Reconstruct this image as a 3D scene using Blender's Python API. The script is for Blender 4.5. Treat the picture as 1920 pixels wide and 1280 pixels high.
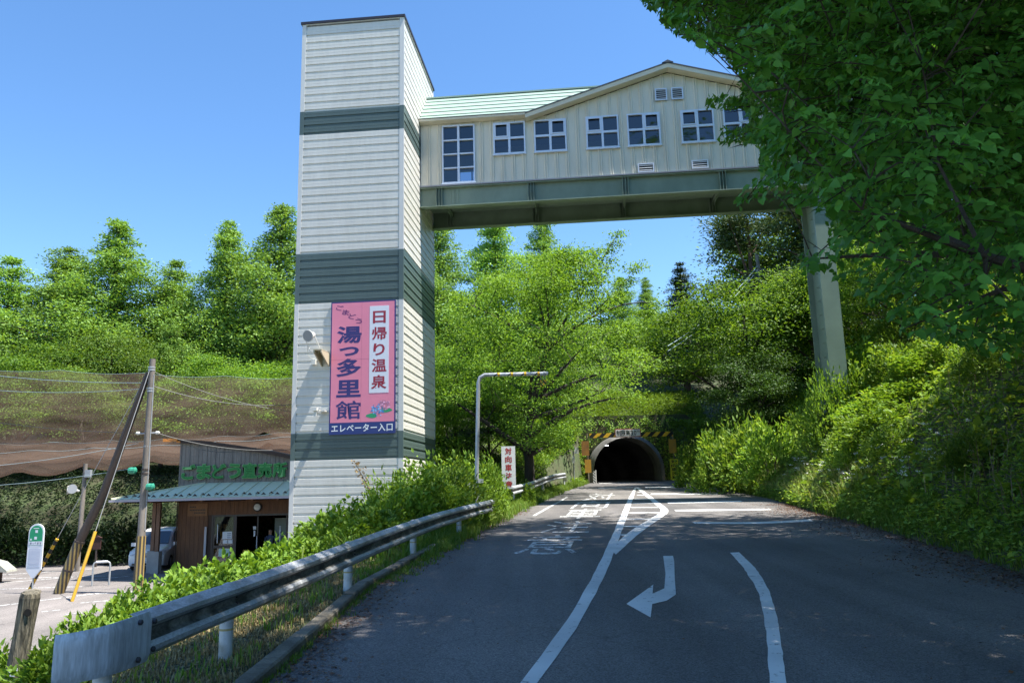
import bpy, bmesh, math, random
import numpy as np
from mathutils import Vector, Matrix
from math import sin, cos, pi, radians, sqrt, atan2

# ------------------------------------------------------------------ clear
for _o in list(bpy.data.objects):
    bpy.data.objects.remove(_o, do_unlink=True)
SC = bpy.context.scene
COL = SC.collection

# ------------------------------------------------------------------ camera (eye at the origin, z = 0 is eye level)
PITCH, ROLL, FPX = 0.1834, -0.0238, 1450.0
_f = Vector((0, cos(PITCH), sin(PITCH))); _u = Vector((0, -sin(PITCH), cos(PITCH))); _r = Vector((1, 0, 0))
CAM_R = _r * cos(ROLL) + _u * sin(ROLL)
CAM_U = _u * cos(ROLL) - _r * sin(ROLL)
cam_d = bpy.data.cameras.new("camera"); cam_d.sensor_width = 36.0; cam_d.lens = 36.0 * FPX / 1920.0
cam_d.clip_start = 0.05; cam_d.clip_end = 3000
cam = bpy.data.objects.new("camera", cam_d); COL.objects.link(cam)
cam.matrix_world = Matrix(((CAM_R.x, CAM_U.x, -_f.x, 0), (CAM_R.y, CAM_U.y, -_f.y, 0), (CAM_R.z, CAM_U.z, -_f.z, 0), (0, 0, 0, 1)))
SC.camera = cam

# ------------------------------------------------------------------ sky and sun
SUN = Vector((0.429, -0.138, 1.0)).normalized()          # direction towards the sun
w = bpy.data.worlds.new("World"); SC.world = w; w.use_nodes = True
_n = w.node_tree.nodes; _l = w.node_tree.links
sky = _n.new("ShaderNodeTexSky"); sky.sky_type = 'NISHITA'; sky.sun_disc = False
sky.sun_elevation = math.asin(SUN.z); sky.sun_rotation = atan2(SUN.x, SUN.y)
sky.altitude = 300; sky.air_density = 1.0; sky.dust_density = 0.1; sky.ozone_density = 3.5
_n["Background"].inputs[1].default_value = 0.112
hsv = _n.new("ShaderNodeHueSaturation"); hsv.inputs["Saturation"].default_value = 1.15      # the phone's vivid sky
_l.new(sky.outputs[0], hsv.inputs["Color"]); _l.new(hsv.outputs[0], _n["Background"].inputs[0])
sun_d = bpy.data.lights.new("sun", 'SUN'); sun_d.energy = 5.0; sun_d.angle = radians(0.53); sun_d.color = (1.0, 0.955, 0.88)
sun = bpy.data.objects.new("sun", sun_d); COL.objects.link(sun)
sun.rotation_euler = (-SUN).to_track_quat('-Z', 'Y').to_euler()
SC.view_settings.view_transform = 'Standard'; SC.view_settings.look = 'None'
SC.view_settings.exposure = 1.3; SC.view_settings.gamma = 1.0
SC.view_settings.use_curve_mapping = False
try:
    SC.cycles.max_bounces = 7; SC.cycles.diffuse_bounces = 3; SC.cycles.glossy_bounces = 3
    SC.cycles.transmission_bounces = 5; SC.cycles.transparent_max_bounces = 12
    SC.cycles.caustics_reflective = False; SC.cycles.caustics_refractive = False
    SC.cycles.sample_clamp_indirect = 6.0
    SC.cycles.use_denoising = True
except Exception:
    pass

# ------------------------------------------------------------------ materials
MATS = {}
def _mat(name):
    m = bpy.data.materials.new(name); m.use_nodes = True
    nt = m.node_tree
    return m, nt, nt.nodes["Principled BSDF"], nt.nodes["Material Output"]

def mat(name, c, rough=0.6, metal=0.0, spec=0.5, var=0.0, scale=3.0, stretch=(1, 1, 1), c2=None, lo=0.35, hi=0.7, bump=0.0, bscale=40.0, fine=0.0, fscale=120.0, coat=0.0, world=False):
    """plain procedural surface: base colour, large patches towards c2, fine speckle, bump"""
    if name in MATS: return MATS[name]
    m, nt, b, o = _mat(name); N, L = nt.nodes, nt.links
    b.inputs["Roughness"].default_value = rough; b.inputs["Metallic"].default_value = metal
    b.inputs["Specular IOR Level"].default_value = spec
    if coat: b.inputs["Coat Weight"].default_value = coat
    tc = N.new("ShaderNodeTexCoord"); mp = N.new("ShaderNodeMapping"); mp.inputs["Scale"].default_value = stretch
    if world:
        gp = N.new("ShaderNodeNewGeometry"); L.new(gp.outputs["Position"], mp.inputs["Vector"])
    else: L.new(tc.outputs["Object"], mp.inputs["Vector"])
    if c2 is None: c2 = tuple(x * (1 - var) for x in c)
    no = N.new("ShaderNodeTexNoise"); no.inputs["Scale"].default_value = scale; no.inputs["Detail"].default_value = 5.0
    no.inputs["Roughness"].default_value = 0.62
    L.new(mp.outputs[0], no.inputs["Vector"])
    rp = N.new("ShaderNodeValToRGB"); rp.color_ramp.elements[0].position = lo; rp.color_ramp.elements[1].position = hi
    rp.color_ramp.elements[0].color = (*c, 1); rp.color_ramp.elements[1].color = (*c2, 1)
    L.new(no.outputs["Fac"], rp.inputs[0]); src = rp.outputs[0]
    if fine > 0:
        n2 = N.new("ShaderNodeTexNoise"); n2.inputs["Scale"].default_value = fscale; n2.inputs["Detail"].default_value = 2.0
        L.new(mp.outputs[0], n2.inputs["Vector"])
        mr = N.new("ShaderNodeMapRange"); mr.inputs[1].default_value = 0.3; mr.inputs[2].default_value = 0.7
        mr.inputs[3].default_value = 1 - fine; mr.inputs[4].default_value = 1 + fine
        L.new(n2.outputs["Fac"], mr.inputs[0])
        mx = N.new("ShaderNodeVectorMath"); mx.operation = 'SCALE'
        L.new(src, mx.inputs[0]); L.new(mr.outputs[0], mx.inputs["Scale"]); src = mx.outputs[0]
    L.new(src, b.inputs["Base Color"])
    if bump > 0:
        n3 = N.new("ShaderNodeTexNoise"); n3.inputs["Scale"].default_value = bscale; n3.inputs["Detail"].default_value = 3.0
        L.new(mp.outputs[0], n3.inputs["Vector"])
        bp = N.new("ShaderNodeBump"); bp.inputs["Strength"].default_value = bump; bp.inputs["Distance"].default_value = 0.02
        L.new(n3.outputs["Fac"], bp.inputs["Height"]); L.new(bp.outputs[0], b.inputs["Normal"])
    MATS[name] = m
    return m

def leaf_mat(name, ca, cb, cc=None, trans=0.42, rough=0.52, tint=(1.35, 1.25, 0.45), objvar=0.25):
    """leaf: colour differs from leaf to leaf and a little from plant to plant; light passes through"""
    if name in MATS: return MATS[name]
    m, nt, b, o = _mat(name); N, L = nt.nodes, nt.links
    g = N.new("ShaderNodeNewGeometry"); rp = N.new("ShaderNodeValToRGB")
    e = rp.color_ramp.elements; e[0].position = 0.0; e[0].color = (*ca, 1); e[1].position = 1.0; e[1].color = (*(cc or cb), 1)
    k = e.new(0.6); k.color = (*cb, 1)
    L.new(g.outputs["Random Per Island"], rp.inputs[0])
    oi = N.new("ShaderNodeObjectInfo"); mr = N.new("ShaderNodeMapRange")
    mr.inputs[3].default_value = 1 - objvar; mr.inputs[4].default_value = 1 + objvar
    L.new(oi.outputs["Random"], mr.inputs[0])
    sc = N.new("ShaderNodeVectorMath"); sc.operation = 'SCALE'
    L.new(rp.outputs[0], sc.inputs[0]); L.new(mr.outputs[0], sc.inputs["Scale"])
    L.new(sc.outputs[0], b.inputs["Base Color"]); b.inputs["Roughness"].default_value = rough
    b.inputs["Specular IOR Level"].default_value = 0.22
    tm = N.new("ShaderNodeVectorMath"); tm.operation = 'MULTIPLY'; tm.inputs[1].default_value = tint
    L.new(sc.outputs[0], tm.inputs[0])
    tr = N.new("ShaderNodeBsdfTranslucent"); L.new(tm.outputs[0], tr.inputs["Color"])
    mx = N.new("ShaderNodeMixShader"); mx.inputs[0].default_value = trans
    L.new(b.outputs[0], mx.inputs[1]); L.new(tr.outputs[0], mx.inputs[2]); L.new(mx.outputs[0], o.inputs["Surface"])
    MATS[name] = m
    return m

def glass_mat(name, tint=(0.75, 0.8, 0.85), refl=0.12):
    if name in MATS: return MATS[name]
    m, nt, b, o = _mat(name); N, L = nt.nodes, nt.links
    t = N.new("ShaderNodeBsdfTransparent"); t.inputs[0].default_value = (*tint, 1)
    gl = N.new("ShaderNodeBsdfGlossy"); gl.inputs["Roughness"].default_value = 0.03; gl.inputs["Color"].default_value = (0.9, 0.95, 1, 1)
    fr = N.new("ShaderNodeFresnel"); fr.inputs[0].default_value = 1.5
    ad = N.new("ShaderNodeMath"); ad.operation = 'ADD'; ad.inputs[1].default_value = refl; ad.use_clamp = True
    L.new(fr.outputs[0], ad.inputs[0])
    mx = N.new("ShaderNodeMixShader"); L.new(ad.outputs[0], mx.inputs[0]); L.new(t.outputs[0], mx.inputs[1]); L.new(gl.outputs[0], mx.inputs[2])
    L.new(mx.outputs[0], o.inputs["Surface"]); MATS[name] = m
    return m

def emis_mat(name, c, s):
    if name in MATS: return MATS[name]
    m, nt, b, o = _mat(name)
    b.inputs["Base Color"].default_value = (*c, 1); b.inputs["Emission Color"].default_value = (*c, 1); b.inputs["Emission Strength"].default_value = s
    MATS[name] = m
    return m

# ------------------------------------------------------------------ mesh helpers
class MB:
    """collects shapes that become ONE mesh object"""
    def __init__(s): s.v = []; s.f = []
    def add(s, vs, fs):
        k = len(s.v); s.v += [tuple(p) for p in vs]; s.f += [tuple(i + k for i in q) for q in fs]; return s
    def box(s, x0, x1, y0, y1, z0, z1):
        return s.add([(x0, y0, z0), (x1, y0, z0), (x1, y1, z0), (x0, y1, z0), (x0, y0, z1), (x1, y0, z1), (x1, y1, z1), (x0, y1, z1)],
                     [(0, 3, 2, 1), (4, 5, 6, 7), (0, 1, 5, 4), (1, 2, 6, 5), (2, 3, 7, 6), (3, 0, 4, 7)])
    def prism(s, poly, d):
        """poly: list of 3-D points in one plane, d: extrusion vector"""
        n = len(poly); P = [Vector(p) for p in poly]; d = Vector(d)
        vs = [tuple(p) for p in P] + [tuple(p + d) for p in P]
        fs = [tuple(range(n - 1, -1, -1)), tuple(range(n, 2 * n))] + [(i, (i + 1) % n, n + (i + 1) % n, n + i) for i in range(n)]
        return s.add(vs, fs)
    def tube(s, pts, rad, n=8, cap=True):
        P = [Vector(p) for p in pts]; R = rad if isinstance(rad, (list, tuple)) else [rad] * len(P)
        vs = []; fs = []; up = None
        for i, p in enumerate(P):
            t = (P[min(i + 1, len(P) - 1)] - P[max(i - 1, 0)]).normalized()
            if up is None:
                up = Vector((0, 0, 1)) if abs(t.z) < 0.9 else Vector((1, 0, 0))
            a = t.cross(up)
            if a.length < 1e-5: a = t.cross(Vector((0, 1, 0)))
            a.normalize(); b = a.cross(t).normalized(); up = b
            for k in range(n):
                q = 2 * pi * k / n
                vs.append(tuple(p + (a * cos(q) + b * sin(q)) * R[i]))
        for i in range(len(P) - 1):
            for k in range(n):
                k2 = (k + 1) % n
                fs.append((i * n + k, i * n + k2, (i + 1) * n + k2, (i + 1) * n + k))
        if cap:
            fs.append(tuple(range(n - 1, -1, -1))); fs.append(tuple(range((len(P) - 1) * n, len(P) * n)))
        return s.add(vs, fs)
    def lathe(s, prof, c=(0, 0, 0), n=16, axis='z'):
        """prof: (radius, height) pairs"""
        vs = []; fs = []
        for r, h in prof:
            for k in range(n):
                q = 2 * pi * k / n
                if axis == 'z': vs.append((c[0] + r * cos(q), c[1] + r * sin(q), c[2] + h))
                elif axis == 'y': vs.append((c[0] + r * cos(q), c[1] + h, c[2] + r * sin(q)))
                else: vs.append((c[0] + h, c[1] + r * cos(q), c[2] + r * sin(q)))
        for i in range(len(prof) - 1):
            for k in range(n):
                k2 = (k + 1) % n; fs.append((i * n + k, i * n + k2, (i + 1) * n + k2, (i + 1) * n + k))
        fs.append(tuple(range(n - 1, -1, -1))); fs.append(tuple(range((len(prof) - 1) * n, len(prof) * n)))
        return s.add(vs, fs)
    def mesh(s, name):
        me = bpy.data.meshes.new(name); me.from_pydata(s.v, [], s.f); me.update(); return me
    def build(s, name, m, parent=None, smooth=False, **kw):
        return link(name, s.mesh(name), m, parent, smooth, **kw)

def fixn(me):
    bm = bmesh.new(); bm.from_mesh(me); bmesh.ops.recalc_face_normals(bm, faces=bm.faces); bm.to_mesh(me); bm.free()

def link(name, me, m=None, parent=None, smooth=False, loc=None, kind=None, recalc=True):
    if m is not None and not me.materials:
        me.materials.append(m)
    if recalc and len(me.polygons) < 20000 and not me.get('_n'):
        fixn(me); me['_n'] = 1
    if smooth:
        me.polygons.foreach_set('use_smooth', [True] * len(me.polygons))
        try: me.set_sharp_from_angle(angle=radians(40))
        except Exception: pass
    o = bpy.data.objects.new(name, me); COL.objects.link(o)
    if parent is not None: o.parent = parent
    if loc is not None: o.location = loc
    if kind: o["kind"] = kind
    return o

def tag(o, label, cat, group=None):
    o["label"] = label; o["category"] = cat
    if group: o["group"] = group
    return o

def thing(name, label, cat, loc=(0, 0, 0), rz=0.0, group=None):
    o = bpy.data.objects.new(name, None); COL.objects.link(o)
    o.empty_display_size = 0.2; o.location = loc; o.rotation_euler = (0, 0, rz)
    return tag(o, label, cat, group)

def struct(o):
    o["kind"] = "structure"; return o

def copy_tree(src, loc, rz, sc, label, group=None, name=None):
    r = src.copy(); COL.objects.link(r); r.location = loc; r.rotation_euler = (0, 0, rz)
    r.scale = sc if isinstance(sc, (tuple, list)) else (sc, sc, sc)
    r["label"] = label
    if group: r["group"] = group
    elif "group" in r: del r["group"]
    for ch in list(src.children):
        c = ch.copy(); COL.objects.link(c); c.parent = r
        for g in list(ch.children):
            d = g.copy(); COL.objects.link(d); d.parent = c
    return r

def np_mesh(name, V, F):
    """V (n,3) float, F (m,k) int -> mesh, fast"""
    me = bpy.data.meshes.new(name); n, (m, k) = len(V), F.shape
    me.vertices.add(n); me.vertices.foreach_set('co', np.ascontiguousarray(V, dtype=np.float32).ravel())
    me.loops.add(m * k); me.loops.foreach_set('vertex_index', np.ascontiguousarray(F, dtype=np.int32).ravel())
    me.polygons.add(m); me.polygons.foreach_set('loop_start', np.arange(0, m * k, k, dtype=np.int32))
    me.polygons.foreach_set('loop_total', np.full(m, k, dtype=np.int32))
    me.update(calc_edges=True); me['_n'] = 1
    return me

# ------------------------------------------------------------------ lettering (built-in font), made before the scene fills up
_TXT = {}
def glyph(ch, bold=0.0, ext=0.0):
    key = (ch, bold, ext)
    if key not in _TXT:
        cu = bpy.data.curves.new('lettering', 'FONT'); cu.body = ch; cu.offset = bold; cu.extrude = ext; cu.resolution_u = 3; cu.size = 1.0
        ob = bpy.data.objects.new('lettering', cu); COL.objects.link(ob)
        dg = bpy.context.evaluated_depsgraph_get(); dg.update()
        me = bpy.data.meshes.new_from_object(ob.evaluated_get(dg))
        V = np.zeros(len(me.vertices) * 3, dtype=np.float32); me.vertices.foreach_get('co', V); V = V.reshape(-1, 3).copy()
        F = [tuple(p.vertices) for p in me.polygons]
        bpy.data.objects.remove(ob, do_unlink=True); bpy.data.curves.remove(cu); bpy.data.meshes.remove(me)
        _TXT[key] = (V, F)
    return _TXT[key]

def put_text(s, O, X, Y, wd, ht, m, parent, name='lettering', bold=0.0, ext=0.0, box=None):
    """one character or word: its own bounding box (or box = (x0,x1,y0,y1) in em) is fitted to wd x ht at corner O along X, Y"""
    V, F = glyph(s, bold, ext)
    X = Vector(X).normalized(); Y = Vector(Y).normalized(); Z = X.cross(Y); O = Vector(O)
    x0, x1, y0, y1 = box if box else (V[:, 0].min(), V[:, 0].max(), V[:, 1].min(), V[:, 1].max())
    a = (V[:, 0] - x0) / (x1 - x0) * wd; b = (V[:, 1] - y0) / (y1 - y0) * ht
    P = [tuple(O + X * float(p) + Y * float(q) + Z * float(z)) for p, q, z in zip(a, b, V[:, 2])]
    me = bpy.data.meshes.new(name); me.from_pydata(P, [], F); me.update(); me['_n'] = 1
    return link(name, me, m, parent)
EM = (0.0, 1.0, -0.12, 0.88)
PK = -3.5                                                  # level of the car park
# ------------------------------------------------------------------ ground: road profile and terrain height
_XLy = [-60, -20, 0, 7.3, 12.6, 15.5, 21.4, 33, 48.9, 64.2, 80, 140]; _XLx = [-6, -3.2, -2.3, -2.25, -2.3, -2.0, -1.35, 0.4, 3.0, 6.0, 9, 20]
_XRy = [-60, -20, 0, 8, 11.7, 14.4, 17.1, 21, 25, 34.7, 47.5, 66, 80, 140]; _XRx = [8, 7.5, 6.7, 7.0, 7.35, 7.95, 8.35, 8.95, 9.45, 10.9, 12.0, 13.2, 16, 27]
def XL(y): return np.interp(y, _XLy, _XLx)
def XR(y): return np.interp(y, _XRy, _XRx)
def ZR(y): return -1.9 + 0.03 * np.minimum(np.maximum(y, -30), 70)
def smooth(t): t = np.clip(t, 0, 1); return t * t * (3 - 2 * t)
def wob(x, y, a=1.0): return a * (np.sin(x * 0.31 + y * 0.17) + np.sin(x * 0.13 - y * 0.37 + 1.3) + 0.6 * np.sin(x * 0.9 + 0.5) * np.sin(y * 0.8))
def TERR(x, y):
    x = np.asarray(x, float); y = np.asarray(y, float); zr = ZR(y); s = x - XR(y); t = XL(y) - x
    right = zr - 0.06 + np.where(s > 0.3, 0.92 * np.clip(s - 0.3, 0, 7) + 0.28 * np.clip(s - 7.3, 0, 60), 0) + smooth((s - 1) / 3) * wob(x, y, 0.2)
    bank = np.maximum(zr - 0.07 + 0.12 * smooth((t - 0.1) / 0.3) - 0.46 * np.clip(t - 1.3, 0, 40), PK - 0.06)
    back = np.maximum(0, y - 41.5)
    hillL = PK - 0.06 + 0.75 * np.clip(back, 0, 6) + 0.16 * np.clip(back - 6, 0, 80)
    rise = smooth((y - 34) / 10)
    left = np.where(t > 0.8, np.maximum(bank, hillL) + rise * smooth((t - 1) / 4) * (1 - smooth((t - 6) / 4)) * np.minimum(1.5, 0.3 * (t - 0.8)), bank)
    z = np.where(s > 0, right, np.where(t > 0, left, zr - 0.06))
    # the hill the tunnel runs into
    up = np.clip(y - 66.5, 0, 200); edge = np.maximum(np.maximum(5.2 - x, x - 13.2), 0)
    hill = zr + 4.6 + 0.42 * np.clip(up, 0, 40) + 0.1 * np.clip(up - 40, 0, 200) + wob(x, y, 0.25)
    k = smooth((y - 63.0 + np.clip(edge, 0, 6) * 0.9) / 4.0)
    return np.where(y > 58, np.maximum(z, z * (1 - k) + np.maximum(z, hill) * k), z)

def grid_axis(segs):
    out = [segs[0][0]]
    for a, b, d in segs:
        n = max(1, int(round((b - a) / d))); out += list(np.linspace(a, b, n + 1)[1:])
    return np.array(out)
gx = grid_axis([(-400, -120, 40), (-120, -40, 6), (-40, -12, 1.5), (-12, 5.0, 0.45), (5.0, 13.6, 0.43), (13.6, 22, 0.5), (22, 40, 1.5), (40, 120, 6), (120, 400, 40)])
gy = grid_axis([(-120, -20, 10), (-20, 4, 1.5), (4, 66.4, 0.5), (66.4, 67.0, 0.6), (67.0, 76, 0.75), (76, 130, 4), (130, 600, 40)])
GX, GY = np.meshgrid(gx, gy); GZ = TERR(GX, GY)
V = np.stack([GX.ravel(), GY.ravel(), GZ.ravel()], 1); nx = len(gx)
ii, jj = np.meshgrid(np.arange(nx - 1), np.arange(len(gy) - 1))
cxm = (gx[ii] + gx[ii + 1]) / 2; cym = (gy[jj] + gy[jj + 1]) / 2
keep = ~((cxm > 5.4) & (cxm < 13.2) & (cym > 62.4) & (cym < 67.0))
a = (jj * nx + ii)[keep]
F = np.stack([a, a + 1, a + 1 + nx, a + nx], 1)
m_soil = mat("soil and leaf litter", (0.055, 0.05, 0.028), 0.95, c2=(0.05, 0.085, 0.025), scale=0.9, fine=0.5, fscale=25, bump=0.6, bscale=18)
me = np_mesh("ground", V, F); me.materials.append(m_soil)
me.polygons.foreach_set('use_smooth', [True] * len(me.polygons))
ground = struct(link("ground", me, None))

# ------------------------------------------------------------------ road sheet (reaches into the tunnel)
def asphalt(name, c, c2, dark):
    if name in MATS: return MATS[name]
    m, nt, b, o = _mat(name); N, L = nt.nodes, nt.links
    b.inputs["Roughness"].default_value = 0.82; b.inputs["Specular IOR Level"].default_value = 0.35
    tc = N.new("ShaderNodeTexCoord")
    n1 = N.new("ShaderNodeTexNoise"); n1.inputs["Scale"].default_value = 0.22; n1.inputs["Detail"].default_value = 6; L.new(tc.outputs["Object"], n1.inputs["Vector"])
    r1 = N.new("ShaderNodeValToRGB"); r1.color_ramp.elements[0].position = 0.38; r1.color_ramp.elements[1].position = 0.66
    r1.color_ramp.elements[0].color = (*c, 1); r1.color_ramp.elements[1].color = (*c2, 1); L.new(n1.outputs["Fac"], r1.inputs[0])
    v = N.new("ShaderNodeTexVoronoi"); v.inputs["Scale"].default_value = 85; L.new(tc.outputs["Object"], v.inputs["Vector"])
    sp = N.new("ShaderNodeSeparateColor"); L.new(v.outputs["Color"], sp.inputs[0])
    mr = N.new("ShaderNodeMapRange"); mr.inputs[1].default_value = 0; mr.inputs[2].default_value = 1; mr.inputs[3].default_value = 0.55; mr.inputs[4].default_value = 1.5
    L.new(sp.outputs[0], mr.inputs[0])
    s1 = N.new("ShaderNodeVectorMath"); s1.operation = 'SCALE'; L.new(r1.outputs[0], s1.inputs[0]); L.new(mr.outputs[0], s1.inputs["Scale"])
    # thin cracks
    wv = N.new("ShaderNodeTexVoronoi"); wv.feature = 'DISTANCE_TO_EDGE'; wv.inputs["Scale"].default_value = 0.28
    nz = N.new("ShaderNodeTexNoise"); nz.inputs["Scale"].default_value = 1.4; nz.inputs["Detail"].default_value = 5; L.new(tc.outputs["Object"], nz.inputs["Vector"])
    av = N.new("ShaderNodeVectorMath"); av.operation = 'ADD'; L.new(tc.outputs["Object"], av.inputs[0]); L.new(nz.outputs["Color"], av.inputs[1]); L.new(av.outputs[0], wv.inputs["Vector"])
    cr = N.new("ShaderNodeMapRange"); cr.inputs[1].default_value = 0.0015; cr.inputs[2].default_value = 0.006; cr.inputs[3].default_value = dark; cr.inputs[4].default_value = 1.0
    L.new(wv.outputs["Distance"], cr.inputs[0])
    s2 = N.new("ShaderNodeVectorMath"); s2.operation = 'SCALE'; L.new(s1.outputs[0], s2.inputs[0]); L.new(cr.outputs[0], s2.inputs["Scale"])
    # long lighter wheel tracks and darker patches drawn out along the road
    mp = N.new("ShaderNodeMapping"); mp.inputs["Scale"].default_value = (1.1, 0.045, 1); mp.inputs["Rotation"].default_value = (0, 0, 0.12); L.new(tc.outputs["Object"], mp.inputs["Vector"])
    n4 = N.new("ShaderNodeTexNoise"); n4.inputs["Scale"].default_value = 1.0; n4.inputs["Detail"].default_value = 4; L.new(mp.outputs[0], n4.inputs["Vector"])
    m4 = N.new("ShaderNodeMapRange"); m4.inputs[1].default_value = 0.32; m4.inputs[2].default_value = 0.68; m4.inputs[3].default_value = 0.8; m4.inputs[4].default_value = 1.22; L.new(n4.outputs["Fac"], m4.inputs[0])
    s3 = N.new("ShaderNodeVectorMath"); s3.operation = 'SCALE'; L.new(s2.outputs[0], s3.inputs[0]); L.new(m4.outputs[0], s3.inputs["Scale"])
    L.new(s3.outputs[0], b.inputs["Base Color"])
    bp = N.new("ShaderNodeBump"); bp.inputs["Strength"].default_value = 0.55; bp.inputs["Distance"].default_value = 0.006
    L.new(v.outputs["Distance"], bp.inputs["Height"]); L.new(bp.outputs[0], b.inputs["Normal"])
    MATS[name] = m
    return m
m_road = asphalt("road asphalt", (0.112, 0.106, 0.103), (0.165, 0.152, 0.142), 0.8)
m_park = asphalt("car park asphalt", (0.15, 0.135, 0.125), (0.2, 0.18, 0.168), 0.6)

ys = np.concatenate([np.arange(-40, 72, 1.0), [72, 90, 112]])
V = []; F = []
for y in ys:
    l, r = float(XL(y)), float(XR(y)); r += 0.25
    if y > 66: l, r = 5.9, 12.5
    for k in range(7): V.append((l + (r - l) * k / 6, y, float(ZR(y))))
for j in range(len(ys) - 1):
    for k in range(6): F.append((j * 7 + k, j * 7 + k + 1, (j + 1) * 7 + k + 1, (j + 1) * 7 + k))
road = struct(MB().add(V, F).build("road", m_road))

def paint(name, worn):
    if name in MATS: return MATS[name]
    m, nt, b, o = _mat(name); N, L = nt.nodes, nt.links
    b.inputs["Roughness"].default_value = 0.7
    tc = N.new("ShaderNodeTexCoord")
    n1 = N.new("ShaderNodeTexNoise"); n1.inputs["Scale"].default_value = 9; n1.inputs["Detail"].default_value = 8; n1.inputs["Roughness"].default_value = 0.75; L.new(tc.outputs["Object"], n1.inputs["Vector"])
    r1 = N.new("ShaderNodeValToRGB"); r1.color_ramp.elements[0].position = worn; r1.color_ramp.elements[1].position = worn + 0.05
    r1.color_ramp.elements[0].color = (0.12, 0.115, 0.11, 1); r1.color_ramp.elements[1].color = (0.7, 0.7, 0.68, 1)
    L.new(n1.outputs["Fac"], r1.inputs[0])
    n2 = N.new("ShaderNodeTexNoise"); n2.inputs["Scale"].default_value = 1.1; n2.inputs["Detail"].default_value = 4; L.new(tc.outputs["Object"], n2.inputs["Vector"])
    mr = N.new("ShaderNodeMapRange"); mr.inputs[1].default_value = 0.3; mr.inputs[2].default_value = 0.7; mr.inputs[3].default_value = 0.78; mr.inputs[4].default_value = 1.05; L.new(n2.outputs["Fac"], mr.inputs[0])
    s2 = N.new("ShaderNodeVectorMath"); s2.operation = 'SCALE'; L.new(r1.outputs[0], s2.inputs[0]); L.new(mr.outputs[0], s2.inputs["Scale"]); L.new(s2.outputs[0], b.inputs["Base Color"])
    MATS[name] = m
    return m
m_paint = paint("road paint", 0.36); m_paint_w = paint("worn road paint", 0.455)
LIFT = 0.005
def rz(x, y): return float(ZR(y)) + LIFT
_rr = random.Random(5)
def strip(name, left, right, m=m_paint, lift=0.0, n=10, parent=road, jag=0.008):
    """painted strip between two polylines (x, y) on the road, edges slightly ragged"""
    def res(P):
        P = np.array(P, float); d = np.r_[0, np.cumsum(np.hypot(*np.diff(P, axis=0).T))]; t = np.linspace(0, d[-1], n * (len(P) - 1) + 1)
        if len(P) > 2:
            q = np.c_[np.interp(t, d, P[:, 0]), np.interp(t, d, P[:, 1])]
            for _ in range(6): q[1:-1] = (q[:-2] + 2 * q[1:-1] + q[2:]) / 4
            return q
        return np.c_[np.interp(t, d, P[:, 0]), np.interp(t, d, P[:, 1])]
    N_ = max(len(left), len(right))
    A, B = res(left), res(right); k = min(len(A), len(B))
    A = A[np.linspace(0, len(A) - 1, k).astype(int)]; B = B[np.linspace(0, len(B) - 1, k).astype(int)]
    V = []; F = []
    for i in range(k):
        ja, jb = _rr.uniform(-jag, jag), _rr.uniform(-jag, jag)
        V += [(A[i][0] + ja, A[i][1], rz(*A[i]) + lift), (B[i][0] + jb, B[i][1], rz(*B[i]) + lift)]
    for i in range(k - 1): F.append((2 * i, 2 * i + 1, 2 * i + 3, 2 * i + 2))
    return MB().add(V, F).build(name, m, parent)

cl_l = [(-0.75, 3.9), (0.0, 7.13), (0.46, 9.09), (0.87, 11.21), (1.27, 13.4), (1.85, 16.72), (3.44, 26.19), (5.6, 39.0), (7.83, 51.75)]
cl_r = [(-0.60, 3.9), (0.15, 7.12), (0.63, 9.07), (1.05, 11.2), (1.46, 13.4), (2.05, 16.72), (3.66, 26.19), (5.82, 39.0), (7.95, 51.75)]
strip("lane_line", cl_l, cl_r)
strip("lane_line", [(1.98, 16.0), (3.12, 20.33), (5.0, 26.53), (5.62, 28.6), (5.75, 30.4), (6.22, 34.54), (8.15, 52.2)][0:7],
      [(1.98, 17.0), (3.05, 21.3), (4.86, 27.04), (5.36, 28.8), (5.5, 30.4), (5.97, 34.64), (7.95, 52.2)], lift=0.004, n=8)
for (x0, y0, x1, y1, wd) in [(2.62, 20.0, 2.96, 20.0, .35), (3.03, 22.5, 3.62, 22.4, .38), (3.5, 25.1, 4.5, 24.9, .42), (3.98, 27.9, 5.05, 27.7, .45), (4.5, 31.0, 5.5, 30.6, .5), (5.0, 33.8, 5.9, 33.5, .5), (5.6, 37.2, 6.25, 36.8, .55), (6.3, 41.0, 6.75, 40.9, .6), (6.9, 44.6, 7.12, 44.6, .6)]:
    strip("hatch_bar", [(x0, y0 - wd / 2), (x1, y1 - wd / 2)], [(x0, y0 + wd / 2), (x1, y1 + wd / 2)], lift=0.002, n=3)
# curved line in the right lane
strip("lane_line", [(1.15, 3.9), (2.11, 6.95), (2.86, 9.43), (3.42, 11.48), (3.92, 13.99), (4.23, 15.9)], [(1.29, 3.9), (2.25, 6.94), (3.0, 9.4), (3.56, 11.4), (4.07, 13.7), (4.42, 15.93)])
# bent arrow
ar = [(2.85, 15.61), (3.04, 15.61), (2.9, 14.8), (2.52, 12.9), (2.21, 11.3), (1.99, 10.84), (1.76, 10.63), (1.59, 9.77), (1.43, 10.68), (2.05, 12.19), (1.9, 11.4), (2.15, 11.83), (2.45, 13.3)]
MB().prism([(x, y, rz(x, y)) for x, y in ar], (0, 0, 0.002)).build("arrow_marking", m_paint, road)
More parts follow.
